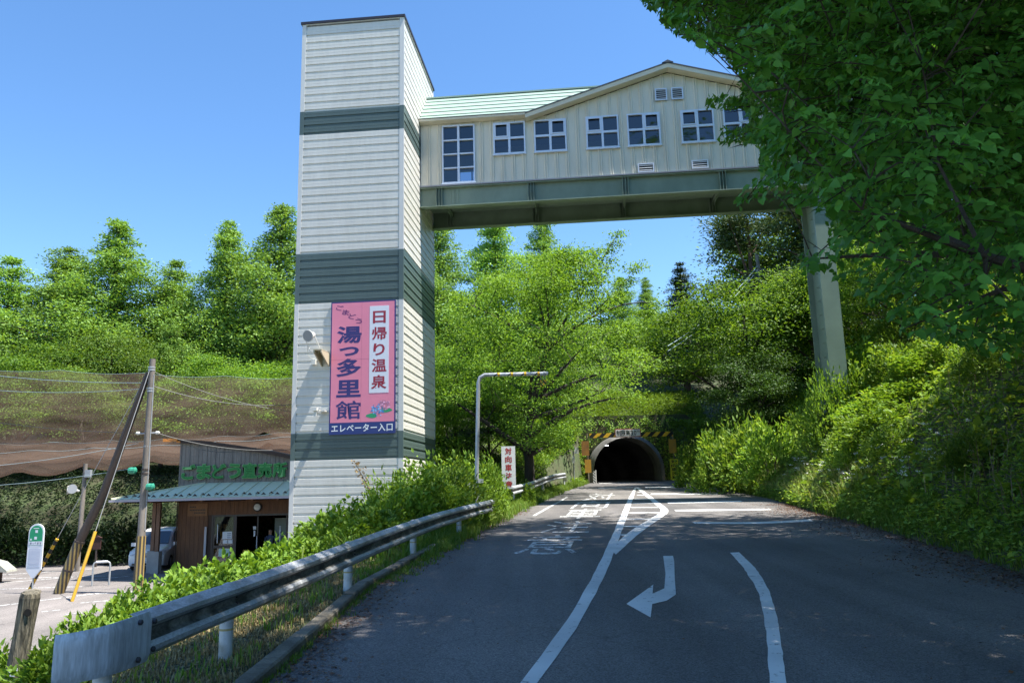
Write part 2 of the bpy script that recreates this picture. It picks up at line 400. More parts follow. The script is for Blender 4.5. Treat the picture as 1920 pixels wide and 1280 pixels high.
# cross lines towards the tunnel
for L_, R_ in [([(5.14, 22.88), (6.85, 22.1), (8.5, 22.75)], [(5.2, 23.5), (6.9, 22.75), (8.66, 23.4)]), ([(5.68, 28.1), (8.95, 27.7)], [(5.8, 29.0), (9.06, 28.4)]),
               ([(6.35, 33.0), (9.46, 32.9)], [(6.5, 34.0), (9.6, 33.75)]), ([(7.05, 41.2), (10.24, 39.9)], [(7.3, 42.6), (10.5, 41.0)]), ([(8.35, 50.7), (11.37, 49.3)], [(8.58, 52.2), (11.65, 50.8)]),
               ([(6.6, 62.0), (9.0, 61.3)], [(6.7, 62.9), (9.0, 62.2)]), ([(5.4, 51.6), (7.7, 51.6)], [(5.5, 52.5), (7.85, 52.5)])]:
    strip("cross_line", L_, R_, m_paint, lift=0.001, n=5)
strip("edge_line", [(0.55, 27.6), (1.2, 31.9), (1.95, 36.5), (2.6, 40.8)], [(0.68, 27.6), (1.33, 31.9), (2.08, 36.5), (2.73, 40.8)], m_paint_w)
# the five characters painted on the left lane
for ch, x0, y0, x1, y1, sh in [('意', -0.12, 16.5, 1.2, 20.5, 0.52), ('注', 0.55, 21.1, 1.88, 25.0, 0.55), ('車', 1.34, 25.9, 2.67, 30.9, 0.72), ('向', 2.13, 31.3, 3.55, 36.4, 0.82), ('対', 3.05, 36.9, 4.45, 44.4, 1.18)]:
    Vg, Fg = glyph(ch, 0.0); bx = (Vg[:, 0].min(), Vg[:, 0].max(), Vg[:, 1].min(), Vg[:, 1].max())
    P = []
    for p in Vg:
        u = (p[0] - bx[0]) / (bx[1] - bx[0]); v_ = (p[1] - bx[2]) / (bx[3] - bx[2])
        y = y0 + (y1 - y0) * v_ - 0.25 * u; x = x0 + (x1 - x0) * u + sh * v_
        P.append((x, y, rz(x, y)))
    mm = bpy.data.meshes.new("painted_character"); mm.from_pydata(P, [], Fg); mm.update(); mm['_n'] = 1
    link("painted_character", mm, m_paint_w, road)

# ------------------------------------------------------------------ car park
MBp = MB()
py = grid_axis([(6, 44, 1.0)]); pv = []
for y in py:
    xr = float(XL(y)) - 5.0 - (0.6 if y < 20 else 0)
    if y > 22: xr = min(xr, -5.0)
    for k in range(9): pv.append((-70 + (xr + 70) * (1 - (1 - k / 8) ** 2), y, PK))
pf = [(j * 9 + k, j * 9 + k + 1, (j + 1) * 9 + k + 1, (j + 1) * 9 + k) for j in range(len(py) - 1) for k in range(8)]
park = struct(MBp.add(pv, pf).build("parking_lot", m_park))
def pline(a, b, wd=0.14):
    A = Vector((*a, 0)); B = Vector((*b, 0)); n = (B - A).normalized().cross(Vector((0, 0, 1))) * wd / 2
    z = Vector((0, 0, PK + 0.005))
    MB().add([A - n + z, A + n + z, B + n + z, B - n + z], [(0, 1, 2, 3)]).build("parking_line", m_paint_w, park)
for a, b in [((-11.3, 17.6), (-10.4, 19.4)), ((-21.7, 33.2), (-19.2, 35.3)), ((-18.3, 33.4), (-16.9, 34.9)), ((-17.1, 26.4), (-15.2, 29.2)), ((-24.0, 35.0), (-18, 35.2)),
             ((-14.7, 24.9), (-14.3, 25.3)), ((-14.5, 26.7), (-13.8, 27.1)), ((-15.2, 29.0), (-13.9, 29.4)), ((-24, 36.6), (-20.5, 38.6)), ((-13.6, 24.2), (-13.1, 24.6)), ((-22, 31.0), (-17, 31.4))]:
    pline(a, b)

# ------------------------------------------------------------------ kerb along the left edge, block by block
m_kerb = mat("weathered kerb concrete", (0.22, 0.195, 0.15), 0.9, c2=(0.06, 0.055, 0.04), scale=2.2, fine=0.25, fscale=60, bump=0.5, bscale=30)
kerb = bpy.data.objects.new("kerb", None); COL.objects.link(kerb); struct(kerb)
yk = 3.0; rk = random.Random(3)
while yk < 26:
    y2 = yk + 1.2; c = [(float(XL(q)) - 0.02, q) for q in (yk + 0.008, y2 - 0.008)]
    h = 0.10 + rk.uniform(-0.008, 0.008)
    b = MB(); z0, z1 = float(ZR(yk)), float(ZR(y2))
    v = []
    for (x, y), z in zip(c, (z0, z1)):
        v += [(x, y, z - 0.2), (x, y, z + h - 0.02), (x - 0.02, y, z + h), (x - 0.17, y, z + h), (x - 0.17, y, z - 0.2)]
    b.add(v, [(0, 1, 2, 3, 4), (9, 8, 7, 6, 5), (0, 5, 6, 1), (1, 6, 7, 2), (2, 7, 8, 3), (3, 8, 9, 4)])
    b.build("kerb_stone", m_kerb, kerb); yk = y2
# ------------------------------------------------------------------ elevator tower (origin: foot of its front right corner)
YAW = -0.0933
TX, TY = -4.2961, 30.0
TWD, TDP = 4.465, 6.366
def tl(x, y, z): return (x, y, z - PK)                    # tower-local, z given relative to eye level
tower = thing("elevator_tower", "tall pale grey metal clad elevator tower with three dark green bands", "tower", (TX, TY, PK), YAW)
def cladding(name, c, c2):
    return mat(name, c, 0.42, 0.0, 0.5, c2=c2, scale=1.1, stretch=(1.6, 1.6, 0.35), fine=0.035, fscale=5, lo=0.3, hi=0.8, world=True)
m_clad = cladding("pale cladding", (0.69, 0.675, 0.62), (0.61, 0.595, 0.54))
m_band = cladding("dark green cladding", (0.085, 0.125, 0.115), (0.07, 0.105, 0.1))
m_trim = cladding("pale corner trim", (0.64, 0.635, 0.61), (0.58, 0.58, 0.55))
m_cap = mat("dark coping metal", (0.018, 0.018, 0.032), 0.5)
PIT = 0.3475
Z_TOP = 19.894 - 0.13
ztops = [19.894 - PIT * i for i in range(68)]
def is_dark(i): return 12 <= i < 15 or 30 <= i < 36 or 51 <= i < 54
PROF = [(0.03, 0.345), (0.0, 0.329), (0.0, 0.222), (0.006, 0.218), (0.006, 0.212), (0.0, 0.208), (0.0, 0.095), (0.036, 0.085), (0.036, 0.0)]  # (depth in, height)
def course_mesh(name, x0, x1, side):
    vs = []; fs = []
    for x in (x0, x1):
        for d, z in PROF:
            vs.append((x, d, z) if side == 'f' else (-d, x, z))
    n = len(PROF)
    for i in range(n - 1): fs.append((i, i + 1, n + i + 1, n + i))
    b = MB().add(vs, fs); me = b.mesh(name); fixn(me); me['_n'] = 1
    return me
mf_l = course_mesh("siding", -TWD + 0.17, -0.17, 'f'); mr_l = course_mesh("siding", 0.05, TDP - 0.06, 'r')
mf_d = mf_l.copy(); mr_d = mr_l.copy()
# outward facing normals
def face_to(me, v):
    bm = bmesh.new(); bm.from_mesh(me)
    s = sum(f.normal.dot(Vector(v)) * f.calc_area() for f in bm.faces)
    if s < 0: bmesh.ops.reverse_faces(bm, faces=bm.faces)
    bm.to_mesh(me); bm.free()
for me_, v_ in ((mf_l, (0, -1, 0)), (mf_d, (0, -1, 0)), (mr_l, (1, 0, 0)), (mr_d, (1, 0, 0))): face_to(me_, v_)
mf_l.materials.append(m_clad); mr_l.materials.append(m_clad); mf_d.materials.append(m_band); mr_d.materials.append(m_band)
for i, zt in enumerate(ztops):
    if i == 0: continue
    z = zt - PIT - PK
    if z < -0.1: continue
    link("siding_panel", mf_d if is_dark(i) else mf_l, None, tower, loc=(0, 0, z))
    link("siding_panel", mr_d if is_dark(i) else mr_l, None, tower, loc=(0, 0, z))
# core behind the panels (also the left and rear walls)
MB().box(-TWD + 0.02, -0.045, 0.045, TDP - 0.02, 0, 19.7 - PK).build("core_wall", m_clad, tower)
# corner trims, one length per colour
zl = [(19.894 - PIT * a, 19.894 - PIT * b) for a, b in ((0.4, 12), (12, 15), (15, 30), (30, 36), (36, 51), (51, 54), (54, 67.3))]
for j, (zt, zb) in enumerate(zl):
    m_ = m_band if j in (1, 3, 5) else m_trim; pr = 0.002 if j in (1, 3, 5) else 0.0
    MB().box(-TWD - pr, -TWD + 0.175, -0.012 - pr, 0.06, zb - PK, zt - PK).build("corner_trim", m_, tower)
    MB().box(-0.175, 0.012 + pr, -0.012 - pr, 0.055, zb - PK, zt - PK).build("corner_trim", m_, tower)
    MB().box(-0.06, 0.012 + pr, TDP - 0.065, TDP + pr, zb - PK, zt - PK).build("corner_trim", m_, tower)
MB().box(-TWD - 0.01, 0.014, -0.014, TDP + 0.01, 19.894 - PIT * 0.42 - PK, 19.894 - 0.09 - PK).build("top_trim", m_trim, tower)
MB().box(-TWD - 0.06, 0.06, -0.06, TDP + 0.05, 19.894 - 0.11 - PK, 19.894 - PK).build("coping", m_cap, tower)

# ------------------------------------------------------------------ banner on the tower front
m_pink = mat("pink sign face", (0.80, 0.25, 0.36), 0.5, var=0.06, scale=1.2)
m_navy = mat("navy sign paint", (0.03, 0.025, 0.16), 0.5)
m_blue = mat("deep blue sign paint", (0.015, 0.035, 0.18), 0.5)
m_white = mat("white sign face", (0.72, 0.74, 0.82), 0.5)
m_red = mat("crimson sign paint", (0.33, 0.015, 0.04), 0.5)
m_maroon = mat("plum sign paint", (0.14, 0.02, 0.14), 0.5)
ban = thing("banner_sign", "tall pink hot spring sign with vertical lettering on the tower front", "sign", (TX, TY, PK), YAW)
bx0, bx1, bz0, bz1 = -2.92, -0.29, 2.08, 7.36
MB().box(bx0, bx1, -0.075, -0.016, bz0 - PK, bz1 - PK).build("sign_frame", m_navy, ban)
MB().box(bx0 + 0.045, bx1 - 0.045, -0.079, -0.0745, bz0 + 0.46 - PK, bz1 - 0.045 - PK).build("sign_face", m_pink, ban)
MB().box(bx0, bx1, -0.081, -0.0742, bz0 - PK, bz0 + 0.455 - PK).build("lower_panel", m_blue, ban)
MB().box(-1.335, -0.555, -0.084, -0.0785, 3.66 - PK, 7.14 - PK).build("text_panel", m_white, ban)
m_seam = mat("sign joint", (0.55, 0.15, 0.24), 0.6)
MB().box(-1.66, -1.65, -0.0805, -0.079, bz0 + 0.47 - PK, bz1 - 0.06 - PK).build("sign_joint", m_seam, ban)
MB().box(bx0 + 0.05, -1.34, -0.0805, -0.079, 5.02 - PK, 5.03 - PK).build("sign_joint", m_seam, ban)
def vtext(s, xc, ztop, cw, ch, gap, m, y, bold=0.02, nm="character", bx=None):
    z = ztop
    for c in s:
        put_text(c, (xc - cw / 2, y, z - ch - PK), (1, 0, 0), (0, 0, 1), cw, ch, m, ban, nm, bold=bold, box=bx)
        z -= ch + gap
for c, zc, h, w_ in [('湯', 6.02, .70, 1.0), ('っ', 5.345, .36, .8), ('多', 4.70, .72, 1.0), ('里', 3.87, .68, .98), ('館', 3.03, .72, 1.0)]:
    put_text(c, (-2.16 - w_ / 2, -0.0815, zc - h / 2 - PK), (1, 0, 0), (0, 0, 1), w_, h, m_navy, ban, "character", bold=0.012 if c == "館" else 0.03)
for c, zt, h, w_ in [('日', 6.93, .50, .52), ('帰', 6.28, .52, .6), ('り', 5.62, .48, .46), ('温', 5.0, .52, .6), ('泉', 4.36, .56, .62)]:
    put_text(c, (-0.945 - w_ / 2, -0.0865, zt - h - PK), (1, 0, 0), (0, 0, 1), w_, h, m_red, ban, "character", bold=0.022)
for c, x, z in [('ご', -2.58, 7.27), ('ま', -2.33, 7.07), ('ど', -2.07, 6.9), ('う', -1.8, 6.7)]:
    put_text(c, (x - 0.15, -0.0815, z - 0.21 - PK), (1, 0, -0.25), (0.25, 0, 1), 0.29, 0.21, m_maroon, ban, "character", bold=0.012)
m_wlet = mat("white lettering", (0.8, 0.82, 0.85), 0.5)
for k, c in enumerate('エレベーター入口'):
    put_text(c, (bx0 + 0.08 + k * 0.312, -0.083, bz0 + 0.08 - PK), (1, 0, 0.02), (0, 0, 1), 0.3, 0.32, m_wlet, ban, "character", bold=0.018, box=EM)
# printed hydrangea: two flower heads of many petals and two leaves
rb = random.Random(8)
for (cx, cz, R_, c_) in [(-0.99, 2.98, 0.27, (0.10, 0.33, 0.72)), (-0.72, 3.18, 0.22, (0.62, 0.27, 0.42))]:
    b = MB()
    for q in range(46):
        a_ = rb.uniform(0, 2 * pi); d_ = R_ * sqrt(rb.random()); r_ = rb.uniform(0.03, 0.05); y_ = -0.0822 - q * 0.00004
        b.add([(cx + d_ * cos(a_) + r_ * cos(pi * k / 4 + a_) * (1 if k % 2 else .6), y_, cz + d_ * sin(a_) * .9 + r_ * sin(pi * k / 4 + a_) * (1 if k % 2 else .6) - PK) for k in range(8)], [tuple(range(8))])
    nm_ = "hydrangea print %d" % round(cx * -100)
    me_ = b.mesh("printed_flower"); o_ = link("printed_flower", me_, leaf_mat(nm_, tuple(v * .6 for v in c_), c_, tuple(min(1, v * 1.6 + .1) for v in c_), trans=0.0, objvar=0), ban)
m_gleaf = mat("printed leaf green", (0.02, 0.32, 0.14), 0.5)
for lx, lz, s_ in [(-1.24, 2.78, 1), (-0.62, 2.98, -1)]:
    MB().add([(lx + s_ * 0.22 * cos(t) * 1.0, -0.0815, lz + 0.09 * sin(t) * (1 + 0.4 * cos(t)) - PK) for t in [k * pi / 8 for k in range(16)]], [tuple(range(16))]).build("printed_leaf", m_gleaf, ban)

# ------------------------------------------------------------------ floodlight and small fixture on the front wall
m_lampw = mat("lamp white enamel", (0.62, 0.62, 0.58), 0.45); m_lens = mat("lamp lens", (0.28, 0.3, 0.31), 0.15)
m_cream = mat("cream bracket", (0.5, 0.45, 0.32), 0.5)
fl = thing("floodlight", "round white floodlight on cream bracket left of the pink sign", "floodlight", (TX, TY, PK), YAW)
fc = Vector(tl(-3.52, -0.95, 5.86)); ax_ = Vector((-0.25, -0.93, -0.28)).normalized()
def oriented_lathe(prof, c, d, n=20):
    d = Vector(d).normalized(); a = d.cross(Vector((0, 0, 1))).normalized(); bb = a.cross(d)
    vs = []; fs = []
    for r, h in prof:
        for k in range(n):
            q = 2 * pi * k / n; vs.append(tuple(Vector(c) + d * h + (a * cos(q) + bb * sin(q)) * r))
    for i in range(len(prof) - 1):
        for k in range(n): fs.append((i * n + k, i * n + (k + 1) % n, (i + 1) * n + (k + 1) % n, (i + 1) * n + k))
    fs.append(tuple(range(n))); fs.append(tuple(range((len(prof) - 1) * n, len(prof) * n)))
    return MB().add(vs, fs)
oriented_lathe([(0.08, -0.38), (0.115, -0.33), (0.125, -0.18), (0.225, -0.02), (0.238, 0.0), (0.238, 0.028), (0.216, 0.033)], fc, ax_).build("lamp_housing", m_lampw, fl, smooth=True)
oriented_lathe([(0.212, 0.02), (0.212, 0.034)], fc, ax_).build("lens", m_lens, fl)
MB().tube([fc + Vector((0.2, 0.15, 0.02)), fc + Vector((0.36, 0.3, -0.42)), fc + Vector((0.3, 0.32, -0.66))], 0.018, 6).tube([fc + Vector((-0.18, 0.15, -0.05)), fc + Vector((0.02, 0.25, -0.6))], 0.018, 6).build("yoke", m_lampw, fl)
MB().prism([tl(-3.3, -0.01, 5.32), tl(-3.3, -0.95, 5.3), tl(-3.3, -0.95, 5.2), tl(-3.3, -0.01, 4.78)], (0.05, 0, 0)).prism([tl(-3.02, -0.01, 5.32), tl(-3.02, -0.95, 5.3), tl(-3.02, -0.95, 5.2), tl(-3.02, -0.01, 4.78)], (0.05, 0, 0)).box(-3.3, -2.97, -0.97, -0.01, 5.29 - PK, 5.33 - PK).build("bracket", m_cream, fl)
MB().box(-3.66, -3.5, -0.16, -0.012, 4.86 - PK, 5.06 - PK).build("junction_box", m_lampw, fl)
MB().tube([tl(-3.58, -0.1, 5.04), tl(-3.72, -0.4, 5.2), tl(-3.62, -0.75, 5.6)], 0.01, 5).build("cable", m_lampw, fl)
fx = thing("wall_camera", "small white fixture on the tower wall below the floodlight", "camera", (TX, TY, PK), YAW)
MB().box(-3.48, -3.28, -0.5, -0.32, 3.0 - PK, 3.12 - PK).box(-3.42, -3.3, -0.42, -0.34, 2.8 - PK, 3.0 - PK).build("housing", m_lampw, fx)
MB().box(-3.24, -3.02, -0.32, -0.012, 2.98 - PK, 3.03 - PK).box(-3.3, -3.2, -0.4, -0.3, 2.99 - PK, 3.05 - PK).build("arm", m_lampw, fx)

# ------------------------------------------------------------------ covered footbridge
m_bwall = cladding("cream cladding", (0.67, 0.63, 0.52), (0.6, 0.56, 0.46))
m_fasc = mat("cream fascia", (0.66, 0.60, 0.46), 0.5, var=0.08)
m_roofg = mat("pale green roof metal", (0.27, 0.37, 0.31), 0.5, c2=(0.23, 0.325, 0.275), scale=0.5, stretch=(0.3, 1, 1))
m_gird = mat("green girder paint", (0.215, 0.28, 0.22), 0.55, c2=(0.15, 0.2, 0.155), scale=1.2, stretch=(0.8, 1, 0.5), world=True)
m_alu = mat("aluminium window frame", (0.62, 0.66, 0.74), 0.35, 0.2)
m_glass = glass_mat("bridge glass", (0.36, 0.41, 0.5), 0.05)
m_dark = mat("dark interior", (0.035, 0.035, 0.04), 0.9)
m_slat = mat("louvre slat", (0.55, 0.55, 0.54), 0.45)
br = thing("footbridge", "cream clad covered footbridge with green girders crossing above the road", "bridge", (TX, TY, PK), YAW)
Y0, Y1 = 3.25, 6.25; BX1 = 24.0; WB, EV = 13.36, 16.44
GPX, GPZ, GSL = 11.33, 18.24, 0.304
def walltop(x): return max(EV, GPZ - GSL * abs(x - GPX) - 0.12)
wins = [(1.02, 2.53, 13.45, 16.26)] + [(a, a + 1.46, 14.69, 16.23) for a in (3.38, 5.24, 7.58, 9.42, 11.78, 13.64, 15.9, 17.75, 20.0)]
holes = list(wins)
PW = 0.485; x = 0.02; k = 0
rib = [(0.0, 0.0), (0.30, 0.0), (0.322, -0.042), (0.36, -0.042), (0.373, -0.013), (0.40, -0.013), (0.413, -0.042), (0.451, -0.042), (0.475, 0.0), (0.485, 0.0)]
def wall_board(x0, yf, sgn, hol, name):
    """one ribbed sheet, cut out where windows are; yf plane, sgn -1 = ribs towards -y"""
    xs = sorted(set([x0 + r[0] for r in rib] + [e for h in hol for e in h[:2] if x0 < e < x0 + PW] + ([GPX] if x0 < GPX < x0 + PW else [])))
    def dep(xx): return float(np.interp(xx - x0, [r[0] for r in rib], [r[1] for r in rib]))
    b = MB()
    for xa, xb in zip(xs[:-1], xs[1:]):
        if xb - xa < 1e-4: continue
        xm = (xa + xb) / 2; cuts = sorted([(h[2], h[3]) for h in hol if h[0] <= xm <= h[1]])
        segs = []; z = WB
        for c0, c1 in cuts:
            if c0 > z: segs.append((z, c0))
            z = max(z, c1)
        segs.append((z, None))
        for s0, s1 in segs:
            ta = walltop(xa) if s1 is None else s1; tb = walltop(xb) if s1 is None else s1
            if min(ta, tb) <= s0: continue
            da, db = dep(xa), dep(xb)
            q_ = (lambda d: yf + d if sgn < 0 else yf - d)
            b.add([(xa, q_(da), s0 - PK), (xb, q_(db), s0 - PK), (xb, q_(db), tb - PK), (xa, q_(da), ta - PK)], [(0, 1, 2, 3)])
    if not b.f: return None
    me = b.mesh(name); bm = bmesh.new(); bm.from_mesh(me); bmesh.ops.remove_doubles(bm, verts=bm.verts, dist=1e-5)
    bm.verts.ensure_lookup_table(); left = set(bm.faces); out = []
    while left:
        st = [left.pop()]; isl = list(st)
        while st:
            for e in st.pop().edges:
                for f in e.link_faces:
                    if f in left: left.remove(f); st.append(f); isl.append(f)
        vs = list({v for f in isl for v in f.verts}); ix = {v: i for i, v in enumerate(vs)}
        out.append(([tuple(v.co) for v in vs], [tuple(ix[v] for v in f.verts) for f in isl]))
    bm.free(); bpy.data.meshes.remove(me)
    for vs, fs in out:
        me = MB().add(vs, fs).mesh(name); me['_n'] = 1; face_to(me, (0, sgn, 0)); link(name, me, m_bwall, br)
while x < BX1:
    wall_board(x, Y0, -1, holes, "wall_board"); x += PW
# inner leaf of the front wall (dark room lining) and the rest of the shell
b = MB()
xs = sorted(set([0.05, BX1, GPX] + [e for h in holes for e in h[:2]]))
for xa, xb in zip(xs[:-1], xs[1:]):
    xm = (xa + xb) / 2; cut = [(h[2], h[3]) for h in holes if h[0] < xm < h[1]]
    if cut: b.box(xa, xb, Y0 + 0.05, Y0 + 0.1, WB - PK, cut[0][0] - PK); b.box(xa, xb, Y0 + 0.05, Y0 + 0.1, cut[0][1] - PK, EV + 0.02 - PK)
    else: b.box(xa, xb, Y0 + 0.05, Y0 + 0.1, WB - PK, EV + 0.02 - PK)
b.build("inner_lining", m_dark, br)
# rear wall with matching openings
rh = [(1.3, 2.6, 13.45, 15.3), (3.4, 4.86, 14.69, 16.2), (7.6, 9.05, 14.69, 16.2)]
b = MB(); xs = sorted(set([0.03, BX1] + [e for h in rh for e in h[:2]]))
for xa, xb in zip(xs[:-1], xs[1:]):
    cut = [(h[2], h[3]) for h in rh if h[0] < (xa + xb) / 2 < h[1]]
    if cut: b.box(xa, xb, Y1 - 0.05, Y1, WB - PK, cut[0][0] - PK); b.box(xa, xb, Y1 - 0.05, Y1, cut[0][1] - PK, EV - PK)
    else: b.box(xa, xb, Y1 - 0.05, Y1, WB - PK, EV - PK)
b.build("rear_wall", m_bwall, br)
for h in rh:
    fr_ = MB(); y0_, y1_ = Y1 - 0.045, Y1 + 0.02
    fr_.box(h[0], h[1], y0_, y1_, h[2] - PK, h[2] + 0.05 - PK).box(h[0], h[1], y0_, y1_, h[3] - 0.05 - PK, h[3] - PK).box((h[0] + h[1]) / 2 - 0.03, (h[0] + h[1]) / 2 + 0.03, y0_, y1_, h[2] + 0.05 - PK, h[3] - 0.05 - PK)
    fr_.box(h[0], h[1], y0_ + .01, y1_ - .01, (h[2] + h[3]) / 2 - PK, (h[2] + h[3]) / 2 + 0.04 - PK)
    fr_.build("rear_window", m_alu, br)
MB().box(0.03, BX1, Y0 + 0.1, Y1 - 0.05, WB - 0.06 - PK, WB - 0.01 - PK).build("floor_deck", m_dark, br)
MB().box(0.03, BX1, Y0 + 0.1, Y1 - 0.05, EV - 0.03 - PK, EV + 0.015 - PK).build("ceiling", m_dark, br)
MB().box(0.3, BX1 - 0.5, Y1 - 0.3, Y1 - 0.25, 14.25 - PK, 14.31 - PK).build("handrail", m_alu, br)
# front windows: frame, bars, panes, opening sash, sill
def bridge_window(h, tall=False, flip=False):
    x0, x1, z0, z1 = h; y0_, y1_ = Y0 - 0.075, Y0 + 0.06
    root = MB(); f = 0.065
    root.box(x0, x0 + f, y0_, y1_, z0 - PK, z1 - PK).box(x1 - f, x1, y0_, y1_, z0 - PK, z1 - PK)
    root.box(x0 + f, x1 - f, y0_, y1_, z0 - PK, z0 + f - PK).box(x0 + f, x1 - f, y0_, y1_, z1 - f - PK, z1 - PK)
    xm = (x0 + x1) / 2
    root.box(xm - 0.05, xm + 0.05, y0_ + 0.004, y1_, z0 + f - PK, z1 - f - PK)
    nz_ = 4 if tall else 2
    zs = [z0 + f + (z1 - z0 - 2 * f) * i / nz_ for i in range(nz_ + 1)]
    for q in zs[1:-1]:
        for xa, xb in ((x0 + f, xm - 0.05), (xm + 0.05, x1 - f)):
            root.box(xa, xb, y0_ + 0.008, y1_, q - (0.03 if tall else 0.05) - PK, q + (0.03 if tall else 0.05) - PK)
    wo = root.build("window", m_alu, br)
    for a_, c_ in ((x0 + f, xm - 0.05), (xm + 0.05, x1 - f)):
        for i in range(nz_):
            MB().add([(a_, Y0 + 0.02, zs[i] - PK), (c_, Y0 + 0.02, zs[i] - PK), (c_, Y0 + 0.02, zs[i + 1] - PK), (a_, Y0 + 0.02, zs[i + 1] - PK)], [(0, 1, 2, 3)]).build("pane", m_glass, wo)
    if not tall:
        a_, c_ = ((xm + 0.05, x1 - f) if flip else (x0 + f, xm - 0.05)); q0, q1 = zs[1] + 0.05, z1 - f
        s_ = MB(); t_ = 0.055
        s_.box(a_, a_ + t_, y0_ - 0.02, y0_ + 0.02, q0 - PK, q1 - PK).box(c_ - t_, c_, y0_ - 0.02, y0_ + 0.02, q0 - PK, q1 - PK).box(a_ + t_, c_ - t_, y0_ - 0.02, y0_ + 0.02, q0 - PK, q0 + t_ - PK).box(a_ + t_, c_ - t_, y0_ - 0.02, y0_ + 0.02, q1 - t_ - PK, q1 - PK)
        s_.build("sash", m_alu, wo)
    MB().box(x0 - 0.03, x1 + 0.03, y0_ - 0.05, y1_ - 0.02, z0 - 0.055 - PK, z0 - 0.002 - PK).build("sill", m_alu, wo)
for i, h in enumerate(wins): bridge_window(h, i == 0, i % 2 == 0)
# louvred vents
def vent(x0, x1, z0, z1):
    y0_, y1_ = Y0 - 0.11, Y0 - 0.06; f = 0.05
    v_ = MB().box(x0, x0 + f, y0_, y1_, z0 - PK, z1 - PK).box(x1 - f, x1, y0_, y1_, z0 - PK, z1 - PK).box(x0 + f, x1 - f, y0_, y1_, z0 - PK, z0 + f - PK).box(x0 + f, x1 - f, y0_, y1_, z1 - f - PK, z1 - PK).build("vent", m_alu, br)
    MB().box(x0 + f, x1 - f, y1_ - 0.012, y1_ - 0.004, z0 + f - PK, z1 - f - PK).build("vent_back", m_dark, v_)
    n = max(3, int((z1 - z0 - 2 * f) / 0.085))
    for i in range(n):
        z = z0 + f + (z1 - z0 - 2 * f) * (i + 0.5) / n - PK
        MB().add([(x0 + f, y0_ + 0.005, z - 0.02), (x1 - f, y0_ + 0.005, z - 0.02), (x1 - f, y1_ - 0.015, z + 0.022), (x0 + f, y1_ - 0.015, z + 0.022), (x0 + f, y0_ + 0.005, z - 0.012), (x1 - f, y0_ + 0.005, z - 0.012), (x1 - f, y1_ - 0.015, z + 0.03), (x0 + f, y1_ - 0.015, z + 0.03)],
                 [(0, 1, 2, 3), (4, 7, 6, 5), (0, 4, 5, 1), (2, 6, 7, 3), (0, 3, 7, 4), (1, 5, 6, 2)]).build("slat", m_slat, v_)
vent(10.73, 11.26, 16.77, 17.34); vent(11.45, 11.97, 16.77, 17.34); vent(9.79, 10.5, 13.41, 13.83); vent(12.13, 12.85, 13.44, 13.83)
# main roof, laid in courses (steep, ridge along the bridge)
RYm, RZ = (Y0 + Y1) / 2, 18.46; ey, ez = Y0 - 0.22, 16.52
NC = 6
for side in (0, 1):
    for i in range(NC):
        t0, t1 = i / NC, (i + 1) / NC
        ya, yb = ey + (RYm - ey) * t0, ey + (RYm - ey) * t1; za, zb = ez + (RZ - ez) * t0, ez + (RZ - ez) * t1
        nx_, nz_ = -(RZ - ez), (RYm - ey); ln = sqrt(nx_ ** 2 + nz_ ** 2); ny, nz = nx_ / ln, nz_ / ln
        off = 0.035
        P = [(ya + ny * off, za + nz * off), (yb, zb), (yb + 0.02, zb - 0.03), (ya + 0.02, za - 0.03)]
        if side: P = [(2 * RYm - p[0], p[1]) for p in P]
        if side:
            MB().prism([(0.0, p[0], p[1] - PK) for p in P], (BX1, 0, 0)).build("roof_course", m_roofg, br)
        else:                                                  # front slope stops at the cross gable on either side
            for sg in (-1, 1):
                v_ = []
                for p in P:
                    d_ = max(0.0, (GPZ + 0.14 - p[1]) / GSL); v_.append((0.0 if sg < 0 else BX1, GPX + sg * d_, p))
                vs_ = [(a_, p[0], p[1] - PK) for a_, b_, p in v_] + [(b_, p[0], p[1] - PK) for a_, b_, p in v_]
                MB().add(vs_, [(0, 1, 2, 3), (7, 6, 5, 4), (0, 4, 5, 1), (1, 5, 6, 2), (2, 6, 7, 3), (3, 7, 4, 0)]).build("roof_course", m_roofg, br)
MB().box(0, BX1, RYm - 0.1, RYm + 0.1, RZ - 0.02 - PK, RZ + 0.05 - PK).build("ridge_cap", m_roofg, br)
MB().prism([(0.002, Y0 - 0.36, 16.52 - PK), (0.002, Y0 - 0.03, 16.52 - PK), (0.002, Y0 - 0.03, 16.36 - PK), (0.002, Y0 - 0.36, 16.40 - PK)], (5.1, 0, 0)).build("eave_soffit", m_fasc, br)
MB().box(0.002, 5.6, Y0 - 0.38, Y0 - 0.30, 16.5 - PK, 16.535 - PK).build("eave_edge", m_cap, br)
MB().box(17.6, BX1, Y0 - 0.36, Y0 - 0.03, 16.38 - PK, 16.52 - PK).build("eave_soffit", m_fasc, br)
